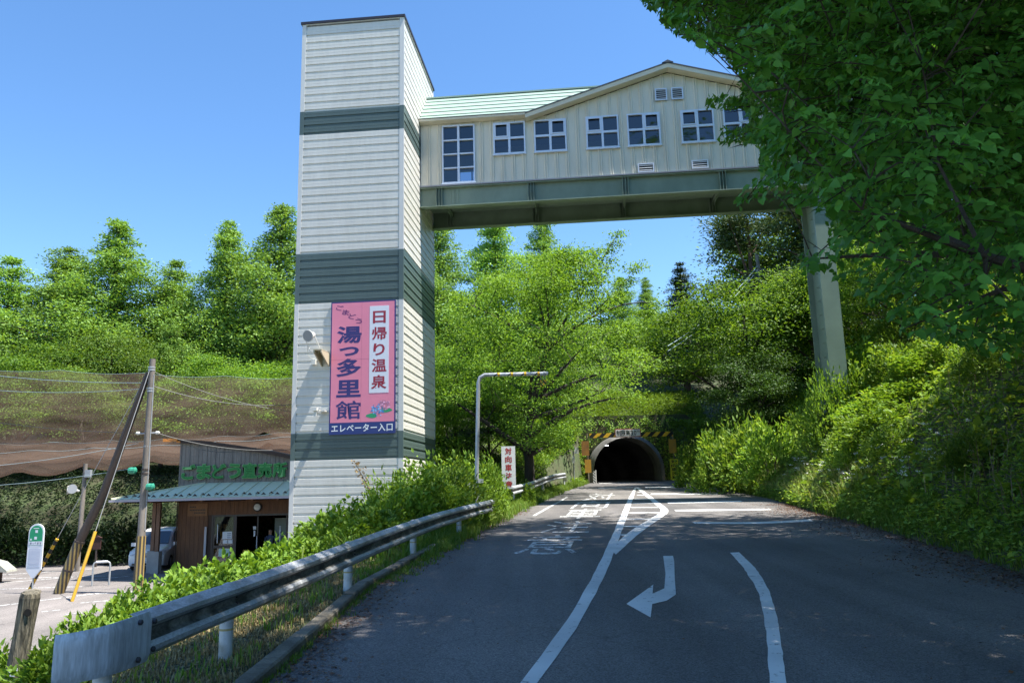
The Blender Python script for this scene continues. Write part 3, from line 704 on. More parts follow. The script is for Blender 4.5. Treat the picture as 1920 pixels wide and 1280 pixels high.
# cross gable: two roof planes, bargeboards and soffit
gy0 = Y0 - 0.45
for sg in (-1, 1):
    xe = GPX + sg * 6.45; ze = GPZ + 0.12 - GSL * 6.45
    MB().prism([(GPX, gy0 - 0.03, GPZ + 0.17 - PK), (xe, gy0 - 0.03, ze + 0.05 - PK), (xe, gy0 - 0.03, ze - PK), (GPX, gy0 - 0.03, GPZ + 0.12 - PK)], (0, RYm + 0.2 - gy0, 0)).build("gable_roof", m_cap if False else mat("dark roof edge", (0.05, 0.06, 0.075), 0.45), br)
    MB().prism([(GPX, gy0, GPZ + 0.115 - PK), (xe, gy0, ze - 0.005 - PK), (xe, gy0, ze - 0.2 - PK), (GPX, gy0, GPZ - 0.085 - PK)], (0, 0.04, 0)).build("bargeboard", m_fasc, br)
    MB().prism([(GPX, gy0 + 0.042, GPZ - 0.06 - PK), (xe, gy0 + 0.042, ze - 0.17 - PK), (xe, gy0 + 0.042, ze - 0.2 - PK), (GPX, gy0 + 0.042, GPZ - 0.09 - PK)], (0, Y0 - gy0 - 0.05, 0)).build("gable_soffit", m_fasc, br)
MB().prism([(GPX - 0.25, gy0 - 0.06, GPZ + 0.13 - PK), (GPX, gy0 - 0.06, GPZ + 0.25 - PK), (GPX + 0.25, gy0 - 0.06, GPZ + 0.13 - PK)], (0, RYm - gy0, 0)).build("gable_ridge_cap", mat("dark roof edge", (0.05, 0.06, 0.075)), br)
# girders
def girder(yc, zt, zb, yweb):
    MB().box(0.004, BX1, yc - 0.17, yc + 0.17, zt - 0.05 - PK, zt - PK).build("top_flange", m_gird, br)
    MB().box(0.004, BX1, yc - 0.17, yc + 0.17, zb - PK, zb + 0.045 - PK).build("bottom_flange", m_gird, br)
    MB().box(0.004, BX1, yc - 0.012, yc + 0.012, zb + 0.045 - PK, zt - 0.05 - PK).build("web", m_gird, br)
    for xs_ in (0.88, 5.03, 9.21, 13.42, 17.6, 21.8):
        for d_ in (-0.125, 0, 0.125):
            MB().box(xs_ + d_ - 0.012, xs_ + d_ + 0.012, yc - 0.15, yc - 0.013, zb + 0.047 - PK, zt - 0.052 - PK).build("stiffener", m_gird, br)
    bo = MB()
    for xx in (1.42, 1.55, 1.62, 1.75):
        for q in range(9):
            z = zb + 0.12 + q * (zt - zb - 0.24) / 8 - PK
            bo.lathe([(0.018, 0.0), (0.018, -0.02), (0.008, -0.026)], (xx, yc - 0.022, z), 6, 'y')
    for q in range(8):
        bo.lathe([(0.02, 0.0), (0.02, 0.02), (0.01, 0.03)], (1.25 + q * 0.09, yc - 0.1, zb + 0.056 - PK), 6, 'z')
    MB().box(1.36, 1.81, yc - 0.022, yc - 0.013, zb + 0.06 - PK, zt - 0.07 - PK).build("splice_plate", m_gird, br)
    MB().box(1.2, 1.97, yc - 0.16, yc - 0.03, zb + 0.046 - PK, zb + 0.056 - PK).box(1.2, 1.97, yc - 0.16, yc + 0.16, zb - 0.012 - PK, zb - 0.001 - PK).build("splice_plate", m_gird, br)
    bo.build("bolts", m_gird, br)
girder(Y0 + 0.03, 13.29, 12.36, 0); girder(Y1 - 0.02, 13.29, 12.36, 0)
MB().box(0.004, BX1, Y0 - 0.19, Y0 + 0.04, 13.3 - PK, 13.355 - PK).build("base_flashing", mat("grey flashing", (0.18, 0.2, 0.24), 0.4), br)
MB().box(0.004, BX1, Y0 + 0.21, Y1 - 0.2, 13.12 - PK, 13.2 - PK).build("deck_soffit", m_gird, br)
for xs_ in (0.95, 5.1, 9.28, 13.5, 17.7):
    MB().box(xs_ - 0.05, xs_ + 0.05, Y0 + 0.05, Y1 - 0.04, 12.95 - PK, 13.11 - PK).box(xs_ - 0.01, xs_ + 0.01, Y0 + 0.05, Y1 - 0.04, 12.8 - PK, 12.945 - PK).build("cross_beam", m_gird, br)
# pier on the right bank: deep welded section with flanges front and rear and rung marks on the web
m_pier = mat("pale green pier paint", (0.19, 0.26, 0.205), 0.5, c2=(0.15, 0.21, 0.165), scale=0.7)
pz0 = 0.5
MB().box(17.15, 17.85, 3.28, 3.33, pz0 - PK, 12.355 - PK).build("pier_flange", m_pier, br)
MB().box(17.25, 17.85, 5.45, 5.5, pz0 - PK, 12.355 - PK).build("pier_flange", m_pier, br)
MB().box(17.48, 17.53, 3.33, 5.45, pz0 - PK, 12.355 - PK).build("pier_web", m_pier, br)
MB().box(17.16, 17.26, 3.332, 3.5, pz0 - PK, 12.35 - PK).build("pier_lip", m_pier, br)
for i in range(16):
    z = 2.6 + i * 0.62 - PK
    MB().tube([(17.475, 4.15, z), (17.36, 4.15, z), (17.36, 4.6, z), (17.475, 4.6, z)], 0.014, 5).build("rung", m_gird, br)
# ------------------------------------------------------------------ tunnel
m_conc = mat("stained and shade-darkened concrete", (0.25, 0.24, 0.22), 0.85, c2=(0.09, 0.087, 0.078), scale=0.8, stretch=(1, 1, 0.4), fine=0.15, fscale=20, bump=0.3, bscale=12)  # stains over a base darkened to imitate the hillside trees' shade
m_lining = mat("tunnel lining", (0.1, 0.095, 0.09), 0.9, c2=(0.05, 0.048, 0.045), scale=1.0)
TCX, TZ0 = 9.17, float(ZR(66)); TRW, TH = 2.78, 3.55
def arch(rw, h, n=20):
    """horseshoe: short straight legs, then an ellipse"""
    leg = 0.75; pts = [(-rw * 0.985, -0.4), (-rw, leg * 0.6)]
    for k in range(n + 1):
        a = pi - pi * k / n; pts.append((rw * cos(a), leg + (h - leg) * sin(a)))
    return pts + [(rw, leg * 0.6), (rw * 0.985, -0.4)]
tun = thing("tunnel", "concrete arched tunnel mouth at the end of the road", "tunnel", (TCX, 66.0, TZ0))
def sweep(a0, a1, y0, y1, b):
    n = len(a0); v = [(x, y0, z) for x, z in a0] + [(x, y1, z) for x, z in a1]
    b.add(v, [(i, i + 1, n + i + 1, n + i) for i in range(n - 1)])
ai, ao = arch(TRW, TH), arch(TRW + 0.33, TH + 0.33)
b = MB(); sweep(ai, ao, -2.2, -1.7, b)                         # bevelled front ring
sweep(ao, ao, -1.7, 1.6, b); sweep(ai, ai, -2.2, 1.6, b)
sh_ = [(i) for i in range(1)]
b.build("portal_ring", m_conc, tun, smooth=True)
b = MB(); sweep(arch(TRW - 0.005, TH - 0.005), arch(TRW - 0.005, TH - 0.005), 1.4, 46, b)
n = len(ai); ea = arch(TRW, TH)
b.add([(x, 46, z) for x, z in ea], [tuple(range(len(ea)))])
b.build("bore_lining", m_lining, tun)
# earth-retaining headwall round the ring, set back and overgrown
b = MB(); outer = []
for i, (x, z) in enumerate(ao):
    a_ = pi - pi * i / (len(ao) - 1); cx_, cz_ = cos(a_), max(sin(a_), 0.0); k_ = min(6.5 / max(abs(cx_), 1e-6), 5.6 / max(cz_, 1e-6)); outer.append((cx_ * k_, cz_ * k_ if i not in (0, len(ao) - 1) else -0.6))
v = [(x, 0.9, z) for x, z in ao] + [(x, 0.9, z) for x, z in outer]
b.add(v, [(i, i + 1, len(ao) + i + 1, len(ao) + i) for i in range(len(ao) - 1)]).build("headwall", m_soil, tun)
m_tl = emis_mat("tunnel lamp", (0.95, 0.97, 1.0), 7.0)
for (x, y, z) in [(-0.75, 6.0, 3.32), (-0.95, 22.0, 3.28), (-1.05, 38, 3.2)]:
    t_ = MB().box(x - 0.28, x + 0.28, y - 0.1, y + 0.1, z, z + 0.12).build("tunnel_lamp", m_lampw, tun)
    MB().box(x - 0.25, x + 0.25, y - 0.08, y + 0.08, z - 0.025, z - 0.002).build("lamp_tube", m_tl, t_)
# height limit gantry in front of the portal
def striped(name, c1, c2, scale, axis_mix, duty=0.5, rough=0.55):
    if name in MATS: return MATS[name]
    m, nt, b, o = _mat(name); N, L = nt.nodes, nt.links
    tc = N.new("ShaderNodeTexCoord"); dt = N.new("ShaderNodeVectorMath"); dt.operation = 'DOT_PRODUCT'; dt.inputs[1].default_value = tuple(a * scale for a in axis_mix)
    L.new(tc.outputs["Object"], dt.inputs[0]); fr = N.new("ShaderNodeMath"); fr.operation = 'FRACT'; L.new(dt.outputs["Value"], fr.inputs[0])
    gt = N.new("ShaderNodeMath"); gt.operation = 'GREATER_THAN'; gt.inputs[1].default_value = duty; L.new(fr.outputs[0], gt.inputs[0])
    mx = N.new("ShaderNodeMix"); mx.data_type = 'RGBA'; mx.inputs[6].default_value = (*c1, 1); mx.inputs[7].default_value = (*c2, 1); L.new(gt.outputs[0], mx.inputs[0])
    L.new(mx.outputs[2], b.inputs["Base Color"]); b.inputs["Roughness"].default_value = rough
    MATS[name] = m
    return m
Y_ = (0.72, 0.42, 0.02); K_ = (0.012, 0.012, 0.012)
m_bar = striped("hazard striped bar", Y_, K_, 1.25, (1, 0, -1))
gz = TZ0
gt_ = thing("height_limit_gantry", "yellow and black striped height limit bar across the tunnel mouth", "gantry", (TCX, 63.4, float(ZR(63.4))))
MB().box(-3.05, 3.75, -0.06, 0.06, 3.62, 3.98).build("striped_bar", m_bar, gt_)
m_gpost = mat("gantry post", (0.22, 0.2, 0.16), 0.6, c2=(0.12, 0.07, 0.04), scale=3)
for px in (-3.25, 3.75): MB().tube([(px, 0.1, -0.3), (px, 0.1, 4.0)], 0.06, 8).build("gantry_post", m_gpost, gt_)
m_sfr = mat("rusty red sign frame", (0.42, 0.09, 0.05), 0.6, c2=(0.3, 0.1, 0.06), scale=4); m_sw = mat("sign white", (0.74, 0.73, 0.7), 0.5, c2=(0.6, 0.56, 0.5), scale=2, lo=0.55)
m_blk = mat("black sign paint", (0.012, 0.012, 0.014), 0.5)
hs = thing("height_limit_sign", "white height limit sign with red frame above the tunnel mouth", "sign", (TCX, 63.2, float(ZR(63.2))))
MB().box(-0.98, 1.12, -0.02, 0.06, 3.62, 4.3).build("sign_frame", m_sfr, hs); MB().box(-0.92, 1.06, -0.03, -0.019, 3.69, 4.23).build("sign_face", m_sw, hs)
for k, (c, x, w_, h_, dz) in enumerate([('制', -0.87, .36, .42, 0), ('限', -0.49, .36, .42, 0), ('高', -0.11, .36, .42, 0), ('3', 0.28, .2, .4, 0), ('.', 0.49, .05, .06, 0), ('0', 0.55, .2, .4, 0), ('m', 0.79, .22, .17, .23)]):
    put_text(c, (x, -0.034, 3.75 + dz), (1, 0, 0), (0, 0, 1), w_, h_, m_blk, hs, "character", bold=0.015)
# yellow warning boards beside the portal
m_yel = mat("yellow warning board", (0.66, 0.56, 0.02), 0.5, c2=(0.55, 0.46, 0.02), scale=2); m_ora = mat("faded orange warning board", (0.5, 0.26, 0.02), 0.6, c2=(0.36, 0.2, 0.04), scale=3)
def board(label, x0, x1, z0, z1, y, m, txt=None, tm=None):
    t = thing("warning_board", label, "sign", ((x0 + x1) / 2, y, float(ZR(y))), 0, "warning boards beside the tunnel mouth")
    w2 = (x1 - x0) / 2
    MB().box(-w2, w2, -0.02, 0.02, z0, z1).build("board", m, t)
    if txt:
        n = len(txt); h = (z1 - z0 - 0.1) / n
        for k, c in enumerate(txt): put_text(c, (-w2 * 0.72, -0.024, z1 - 0.05 - (k + 1) * h + 0.02), (1, 0, 0), (0, 0, 1), w2 * 1.44, h - 0.05, tm or m_blk, t, "character", bold=0.02)
    return t
board("yellow board with black characters right of the tunnel mouth", 12.48, 13.16, 0.12, 1.78, 63.1, m_yel, '対向車注意')
board("faded orange board above the yellow board right of the tunnel", 12.5, 13.08, 2.25, 3.35, 63.15, m_ora)
board("faded orange board left of the tunnel mouth", 5.55, 6.05, 0.85, 1.9, 62.2, m_ora)
board("weathered brown board up among leaves left of the tunnel", 5.35, 5.95, 2.2, 3.35, 62.3, mat("weathered brown board", (0.33, 0.16, 0.03), 0.7, c2=(0.2, 0.1, 0.03), scale=3))
mk = thing("hazard_marker", "small black and white striped marker at the left tunnel wall", "marker", (6.35, 63.2, float(ZR(63.2))))
MB().box(-0.09, 0.09, -0.02, 0.02, -0.1, 0.95).build("marker_board", striped("marker stripes", (0.7, 0.7, 0.68), K_, 4.5, (1, 0, 1)), mk)
MB().tube([(0.14, 0.03, -0.1), (0.14, 0.03, 1.05)], 0.04, 6).build("post", m_sw, mk)

# ------------------------------------------------------------------ guard rails
m_rail = mat("dirty galvanised rail", (0.50, 0.52, 0.55), 0.5, 0.35, c2=(0.13, 0.13, 0.11), scale=1.6, stretch=(1, 1, 3), lo=0.45, hi=0.78, fine=0.22, fscale=26)
m_railp = mat("white rail post", (0.58, 0.6, 0.62), 0.5, 0.1, c2=(0.33, 0.33, 0.3), scale=5, lo=0.5)
m_ydirt = mat("yellowed band", (0.45, 0.36, 0.16), 0.7); m_bolt = mat("dark bolt", (0.06, 0.06, 0.065), 0.5, 0.6)
m_rgrime_shade = mat("grime and valley shade on rail", (0.24, 0.24, 0.22), 0.7, 0.1, c2=(0.05, 0.05, 0.042), scale=3.0, stretch=(1, 1, 2), lo=0.35, hi=0.6, fine=.3, fscale=20)
WPROF = [(0.178, -0.012), (0.172, 0.002), (0.150, 0.03), (0.122, 0.072), (0.085, 0.076), (0.052, 0.04), (0.026, 0.004), (0.0, 0.0), (-0.026, 0.004), (-0.052, 0.04), (-0.085, 0.076), (-0.122, 0.072), (-0.150, 0.03), (-0.172, 0.002), (-0.178, -0.012)]
def rail_beam(path, name, m, parent, prof=WPROF, th=0.006):
    P = [Vector(p) for p in path]; vs = []; fs = []; n = len(prof)
    for i, p in enumerate(P):
        t = (P[min(i + 1, len(P) - 1)] - P[max(i - 1, 0)]); t.z = 0; t.normalize(); o = Vector((t.y, -t.x, 0))
        for q in (0, th):
            for v_, u_ in prof: vs.append(tuple(p + o * (u_ - q) + Vector((0, 0, v_))))
    for i in range(len(P) - 1):
        a, b_ = i * 2 * n, (i + 1) * 2 * n
        for k in range(n - 1):
            fs.append((a + k, a + k + 1, b_ + k + 1, b_ + k)); fs.append((a + n + k, b_ + n + k, b_ + n + k + 1, a + n + k + 1))
        fs.append((a, b_, b_ + n, a + n)); fs.append((a + n - 1, a + 2 * n - 1, b_ + 2 * n - 1, b_ + n - 1))
    for a in (0, (len(P) - 1) * 2 * n): fs.append(tuple(range(a, a + n)) + tuple(range(a + 2 * n - 1, a + n - 1, -1)))
    o = MB().add(vs, fs).build(name, m, parent, smooth=True); me = o.data; me.materials.append(m_rgrime_shade)
    for p in me.polygons:                                       # grime plus the valley's shade, painted into the beam's colour
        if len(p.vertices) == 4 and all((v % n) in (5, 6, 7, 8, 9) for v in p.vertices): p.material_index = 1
    return o
def path_between(pts, n):
    P = np.array(pts, float); d = np.r_[0, np.cumsum(np.linalg.norm(np.diff(P, axis=0), axis=1))]; t = np.linspace(0, d[-1], n)
    return np.c_[[np.interp(t, d, P[:, k]) for k in range(3)]].T
def guard_rail(label, pts, posts, joints, ground_drop=0.0, flare=None, cap=None):
    o = thing("guard_rail", label, "guard rail", tuple(float(v) for v in (pts[0][0], pts[0][1], pts[0][2] - 0.6)), 0, "guard rails on the left edge of the road")
    O = Vector(o.location); L_ = [tuple(Vector(p) - O) for p in pts]
    cuts = [0] + joints + [len(L_) - 1]
    for a_, b_ in zip(cuts[:-1], cuts[1:]):
        seg = [Vector(p) for p in L_[a_:b_ + 1]]
        if a_ > 0: seg[0] = seg[0] - (seg[1] - seg[0]).normalized() * 0.16
        k = (a_ // 1) % 2
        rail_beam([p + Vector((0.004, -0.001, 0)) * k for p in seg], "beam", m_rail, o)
    for (x, y, z) in posts:
        p = Vector((x, y, z)) - O; zt = p.z + 0.12; zb = float(TERR(x - 0.1, y)) - O.z - 0.4
        q = MB().tube([(p.x - 0.09, p.y + 0.02, zb), (p.x - 0.09, p.y + 0.02, zt)], 0.066, 14).lathe([(0.066, zt), (0.05, zt + 0.03), (0.01, zt + 0.045)], (p.x - 0.09, p.y + 0.02, 0), 14).build("post", m_railp, o, smooth=True)
        MB().tube([(p.x - 0.09, p.y + 0.02, p.z - 0.29), (p.x - 0.09, p.y + 0.02, p.z - 0.27)], 0.068, 14).build("band", m_ydirt, q)
        MB().box(p.x - 0.05, p.x - 0.004, p.y - 0.03, p.y + 0.05, p.z - 0.09, p.z + 0.09).build("bracket", m_railp, o)
        for dz in (0.03, -0.03): MB().lathe([(0.016, 0.0), (0.016, 0.02), (0.008, 0.026)], (p.x + 0.0, p.y, p.z + dz), 8, 'x').build("bolt", m_bolt, o)
    return o
r1 = [(-2.86, 5.98, -1.05), (-2.84, 7.0, -1.05), (-2.80, 8.0, -1.05), (-2.62, 10.0, -1.0), (-2.45, 12.0, -0.94), (-2.25, 14.0, -0.875), (-2.02, 16.2, -0.81), (-1.72, 18.3, -0.74), (-1.38, 20.3, -0.685), (-1.0, 22.4, -0.63), (-0.72, 24.2, -0.6)]
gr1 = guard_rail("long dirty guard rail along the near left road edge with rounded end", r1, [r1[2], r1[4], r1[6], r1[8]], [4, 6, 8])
O1 = Vector(gr1.location)
# flared rounded end piece
m_end = mat("end piece paint", (0.56, 0.59, 0.63), 0.45, 0.15, c2=(0.2, 0.2, 0.19), scale=3.2, stretch=(4, 4, 0.5), lo=0.42, hi=0.85, fine=0.16, fscale=18)
ep = [(-2.858, 6.12, -1.05), (-2.862, 5.96, -1.052), (-2.875, 5.85, -1.055), (-2.905, 5.75, -1.06), (-2.95, 5.67, -1.068), (-3.01, 5.61, -1.075), (-3.08, 5.57, -1.085), (-3.15, 5.55, -1.09)]
vs = []; fs = []; P = [Vector(p) - O1 for p in ep]
hh = [0.178, 0.178, 0.176, 0.172, 0.168, 0.166, 0.166, 0.166]
for i, p in enumerate(P):
    t = (P[min(i + 1, len(P) - 1)] - P[max(i - 1, 0)]); t.z = 0; t.normalize(); o_ = Vector((-t.y, t.x, 0))
    for q in (0.088, 0.078):
        for k in range(7):
            z_ = hh[i] * (1 - 2 * k / 6); bow = 0.0 if 0 < k < 6 else -0.02
            vs.append(tuple(p + o_ * (q + bow) + Vector((0, 0, z_))))
for i in range(len(P) - 1):
    for k in range(6):
        a = i * 14 + k; c = (i + 1) * 14 + k
        fs += [(a, a + 1, c + 1, c), (a + 7, c + 7, c + 8, a + 8)]
    fs += [(i * 14, (i + 1) * 14, (i + 1) * 14 + 7, i * 14 + 7), (i * 14 + 6, i * 14 + 13, (i + 1) * 14 + 13, (i + 1) * 14 + 6)]
fs += [tuple(range(0, 7)) + tuple(range(13, 6, -1)), tuple((len(P) - 1) * 14 + q for q in list(range(0, 7)) + list(range(13, 6, -1)))]
me_ = MB().add(vs, fs); eo = me_.build("end_piece", m_end, gr1, smooth=True)
for (i, z_) in ((0, 0.1), (0, -0.1), (1, 0.13), (1, -0.13)):
    p = P[i]; MB().lathe([(0.02, 0.085), (0.02, 0.105), (0.01, 0.112)], (p.x, p.y - 0.03 + 0.06 * (i == 0), p.z + z_), 8, 'x').build("bolt", m_bolt, gr1)
pz = Vector((-3.03, 5.95, -1.1)) - O1
MB().tube([(pz.x, pz.y, -1.3), (pz.x, pz.y, pz.z - 0.05)], 0.066, 14).build("post", m_railp, gr1, smooth=True)
r2 = [(-0.15, 31.0, -0.22), (0.35, 34.5, -0.13), (0.95, 38.0, 0.02), (1.55, 42.0, 0.2), (2.3, 46.5, 0.4), (3.28, 51.5, 0.54)]
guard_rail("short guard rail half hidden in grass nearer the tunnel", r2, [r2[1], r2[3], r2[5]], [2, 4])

# ------------------------------------------------------------------ height warning pole with arm
m_galv = mat("galvanised pole", (0.42, 0.44, 0.46), 0.45, 0.35, c2=(0.34, 0.36, 0.37), scale=4)
hp = thing("height_warning_pole", "grey bent pole with striped arm reaching over the road", "pole", (-1.27, 24.8, float(TERR(-1.27, 24.8))))
zb = hp.location.z; ztp = 3.52 - zb; lean = 0.16
arm = [(0, 0, -0.3), (lean * 0.95, 0, ztp - 0.25), (lean + 0.05, 0, ztp - 0.08), (lean + 0.2, 0, ztp)]
MB().tube(arm + [(lean + 0.35, 0, ztp + 0.0)], 0.062, 12).build("mast", m_galv, hp, smooth=True)
m_arm = striped("arm tape bands", (0.5, 0.52, 0.54), K_, 2.3, (1, 0, -1.2), 0.86); m_armt = striped("arm yellow bands", (0.5, 0.52, 0.54), Y_, 2.3, (1, 0, 0), 0.9)
MB().tube([(lean + 0.35, 0, ztp), (lean + 2.25, 0, ztp + 0.0)], 0.06, 12).build("arm", m_arm, hp, smooth=True)
for k in range(4):
    x = lean + 0.62 + k * 0.43
    MB().tube([(x, 0, ztp), (x + 0.07, 0, ztp)], 0.063, 12).build("yellow_band", mat("yellow tape", Y_, 0.5), hp)
for k, x in enumerate((lean + 2.02, lean + 2.1, lean + 2.16)):
    w_ = MB().box(x - 0.006, x + 0.006, -0.006, 0.006, ztp - 0.2, ztp - 0.05).build("hanger", m_galv, hp)
    MB().box(x - 0.025, x + 0.025, -0.02, 0.02, ztp - 0.42 + 0.04 * k, ztp - 0.2).build("hanging_tag", striped("tag stripes", Y_, K_, 6, (1, 0, 1)), hp)
MB().lathe([(0.075, 0), (0.075, 0.06)], (lean + 2.1, 0, ztp), 12, 'x').build("clamp", m_galv, hp)
MB().box(-0.28, -0.05, -0.1, 0.02, 1.05, 1.28).build("control_box", m_lampw, hp); MB().box(0.1, 0.26, -0.08, 0.02, 1.2, 1.32).build("control_box", m_lampw, hp)
for z in (1.35, 1.0, 1.8): MB().tube([(lean * z / ztp, 0, z), (lean * z / ztp, 0, z + 0.05)], 0.068, 12).build("clamp_ring", m_galv, hp)
MB().box(-0.14, 0.14, -0.12, 0.12, -0.4, 0.02).build("footing", m_kerb, hp)

# ------------------------------------------------------------------ white sign board with red characters in the shrubs
sb = thing("sign_board", "tall white board with red vertical characters standing in the shrubs", "sign", (-0.27, 33.0, float(TERR(-0.27, 33))), -0.05)
sz = -sb.location.z
MB().box(-0.29, 0.29, -0.02, 0.03, sz - 0.15, sz + 1.62).build("board", m_sw, sb)
for sx in (-0.2, 0.2): MB().box(sx - 0.03, sx + 0.03, 0.032, 0.09, -0.3, sz + 1.5).build("post", m_galv, sb)
m_redl = mat("red sign paint", (0.45, 0.02, 0.02), 0.55, c2=(0.3, 0.04, 0.03), scale=5)
for k, c in enumerate('対向車注意'): put_text(c, (-0.14, -0.024, sz + 1.27 - k * 0.345), (1, 0, 0), (0, 0, 1), 0.28, 0.29, m_redl, sb, "character", bold=0.03)
# roadside box on a post left of the tunnel
rp = thing("roadside_post", "thin grey post with small white boxes left of the tunnel", "post", (4.35, 58.0, float(TERR(4.35, 58))))
MB().tube([(0, 0, -0.2), (0, 0, 4.0)], 0.05, 8).build("post", m_galv, rp); MB().box(0.06, 0.36, -0.12, 0.1, 2.3, 2.75).box(-0.1, 0.1, -0.14, -0.05, 1.6, 2.1).build("box", m_sw, rp)
# ------------------------------------------------------------------ farm shop
SX, SY = -15.6, 36.5
def wood(name, c, c2, rough=0.7):
    return mat(name, c, rough, c2=c2, scale=1.2, stretch=(5, 5, 0.7), fine=0.2, fscale=14, lo=0.3, hi=0.75)
m_wbr = wood("brown stained boards", (0.17, 0.075, 0.03), (0.085, 0.036, 0.016)); m_wgr = wood("weathered grey boards", (0.26, 0.225, 0.19), (0.13, 0.11, 0.095))
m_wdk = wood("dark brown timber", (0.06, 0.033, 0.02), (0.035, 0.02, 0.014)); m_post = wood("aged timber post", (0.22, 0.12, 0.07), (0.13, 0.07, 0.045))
m_shgl = glass_mat("shop glass", (0.55, 0.6, 0.62), 0.06)
m_mint = mat("mint green roof sheet", (0.62, 0.63, 0.44), 0.8, spec=0.2, c2=(0.55, 0.57, 0.4), scale=0.8)
m_gut = mat("gutter plastic", (0.36, 0.34, 0.38), 0.45); m_paper = mat("white paper notice", (0.7, 0.72, 0.75), 0.6)
shop = thing("shop_building", "low brown timber shop with mint green canopy roof beside the tower", "shop", (SX, SY, PK))
def sz_(z): return z - PK
WE = 7.8                                                     # length of the front
BP = 0.2
doorx0, doorx1, doorz = 1.58, 5.35, -1.03
bm_cache = {}
def board_at(x0, x1, y, z0, z1, m, name="board"):
    return MB().box(x0 + 0.004, x1 - 0.004, y - 0.018, y, z0, z1).build(name, m, shop)
x = 0.0; rbd = random.Random(2)
while x < WE - 0.01:
    if x + BP > doorx0 and x < doorx1: z0 = sz_(doorz)
    else: z0 = 0.12
    board_at(x, x + BP, -rbd.uniform(0, 0.006), z0, sz_(-0.1), m_wbr); x += BP
def arch_top(x): return float(np.interp(x, [-0.1, 1.2, 2.4, 3.6, 5.0, 6.5, 8], [2.36, 2.27, 2.07, 1.86, 1.55, 1.1, 0.6]))
x = 0.0
while x < WE - 0.01:
    zt = min(arch_top(x), arch_top(x + BP)) - 0.02
    board_at(x, x + BP, -rbd.uniform(0, 0.012), sz_(0.1), sz_(zt), m_wgr); x += BP
# batten strips over the board joints of the upper wall
bt = [0.0 + 0.4 * k for k in range(20)]
for xx in bt:
    if xx < WE: MB().box(xx - 0.02, xx + 0.02, -0.05, -0.019, sz_(0.42), sz_(arch_top(xx + .02) - 0.03)).build("batten", m_wgr, shop)
# shell: back, sides, floor, inner ceiling
MB().box(0.0, 0.06, 0.02, 7.0, 0, sz_(0.3)).box(WE - 0.06, WE, 0.02, 7, 0, sz_(0.3)).box(0.06, WE - 0.06, 6.9, 7.0, 0, sz_(0.3)).build("side_wall", m_wbr, shop)
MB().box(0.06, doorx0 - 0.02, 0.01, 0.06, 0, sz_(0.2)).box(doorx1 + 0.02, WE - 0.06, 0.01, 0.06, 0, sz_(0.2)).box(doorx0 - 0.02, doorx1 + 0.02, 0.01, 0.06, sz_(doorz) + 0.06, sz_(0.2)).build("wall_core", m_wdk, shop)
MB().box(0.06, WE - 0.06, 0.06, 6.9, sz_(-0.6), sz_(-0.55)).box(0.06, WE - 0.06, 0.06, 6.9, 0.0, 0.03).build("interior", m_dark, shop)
MB().box(3.9, 4.9, 1.9, 1.95, 0.6, 2.2).build("inner_panel", mat("pale inner panel", (0.3, 0.34, 0.3), 0.7), shop)
# curved roof over the upper wall: dark edge board and sheet running back
xs = np.linspace(-0.12, WE + 0.1, 22); vs = []; fs = []
for x in xs:
    z = sz_(arch_top(x))
    for y, dz in ((-0.22, -0.06), (-0.22, 0.1), (7.2, 0.1), (7.2, -0.06)): vs.append((x, y, z + dz))
for i in range(len(xs) - 1):
    for k in range(4): fs.append((i * 4 + k, i * 4 + (k + 1) % 4, (i + 1) * 4 + (k + 1) % 4, (i + 1) * 4 + k))
fs += [(0, 1, 2, 3), tuple((len(xs) - 1) * 4 + q for q in (3, 2, 1, 0))]
MB().add(vs, fs).build("curved_roof", m_wdk, shop)
MB().box(-0.06, 0.0, -0.02, 0.1, sz_(0.0), sz_(2.3)).build("corner_board", m_wgr, shop)
# canopy: hipped lean-to with standing seams, gutter, snow guards
ez_, tz_ = sz_(-0.2), sz_(0.43); EY = -2.35
C0, C1, T0_, T1_ = (-1.95, EY, ez_), (WE + 1.0, EY, ez_), (1.2, -0.06, tz_), (5.0, -0.06, tz_)
cl0, cr0 = (-1.95, 1.2, ez_), (WE + 1.0, 1.2, ez_)
def slab(pts, th, name, m):
    P = [Vector(p) for p in pts]; n = (P[1] - P[0]).cross(P[2] - P[0]).normalized()
    if n.z < 0: n = -n
    return MB().prism([tuple(p) for p in P], tuple(-n * th)).build(name, m, shop)
slab([C0, C1, T1_, T0_], 0.05, "canopy_roof", m_mint); slab([C0, T0_, (1.2, 0.0, tz_), cl0], 0.05, "canopy_roof", m_mint); slab([C1, cr0, (5.0, 0.0, tz_), T1_], 0.05, "canopy_roof", m_mint)
def on_canopy(x, t):                                          # t 0 eave .. 1 top
    return Vector((x, EY + (-0.06 - EY) * t, ez_ + (tz_ - ez_) * t))
for k in range(18):
    x = -1.7 + k * 0.6
    if x > WE + 0.9: break
    tmax = 1.0
    if x < 1.2: tmax = (x + 1.95) / (1.2 + 1.95)
    if x > 5.0: tmax = max(0.03, (WE + 1.0 - x) / (WE + 1.0 - 5.0))
    a, b_ = on_canopy(x, 0.0), on_canopy(x, tmax)
    MB().prism([a + Vector((-0.012, 0, 0.002)), a + Vector((0.012, 0, 0.002)), a + Vector((0.012, 0, 0.035)), a + Vector((-0.012, 0, 0.035))], b_ - a).build("roof_seam", m_mint, shop)
    for d_, t_ in ((0.0, 0.13), (0.3, 0.07)):
        if t_ < tmax:
            g = on_canopy(x + d_, t_)
            MB().prism([g + Vector((-0.1, 0, 0.002)), g + Vector((0, 0, 0.1)), g + Vector((0.1, 0, 0.002)), g + Vector((0, 0, 0.03))], (0, 0.05, 0.012)).build("snow_guard", m_wdk, shop)
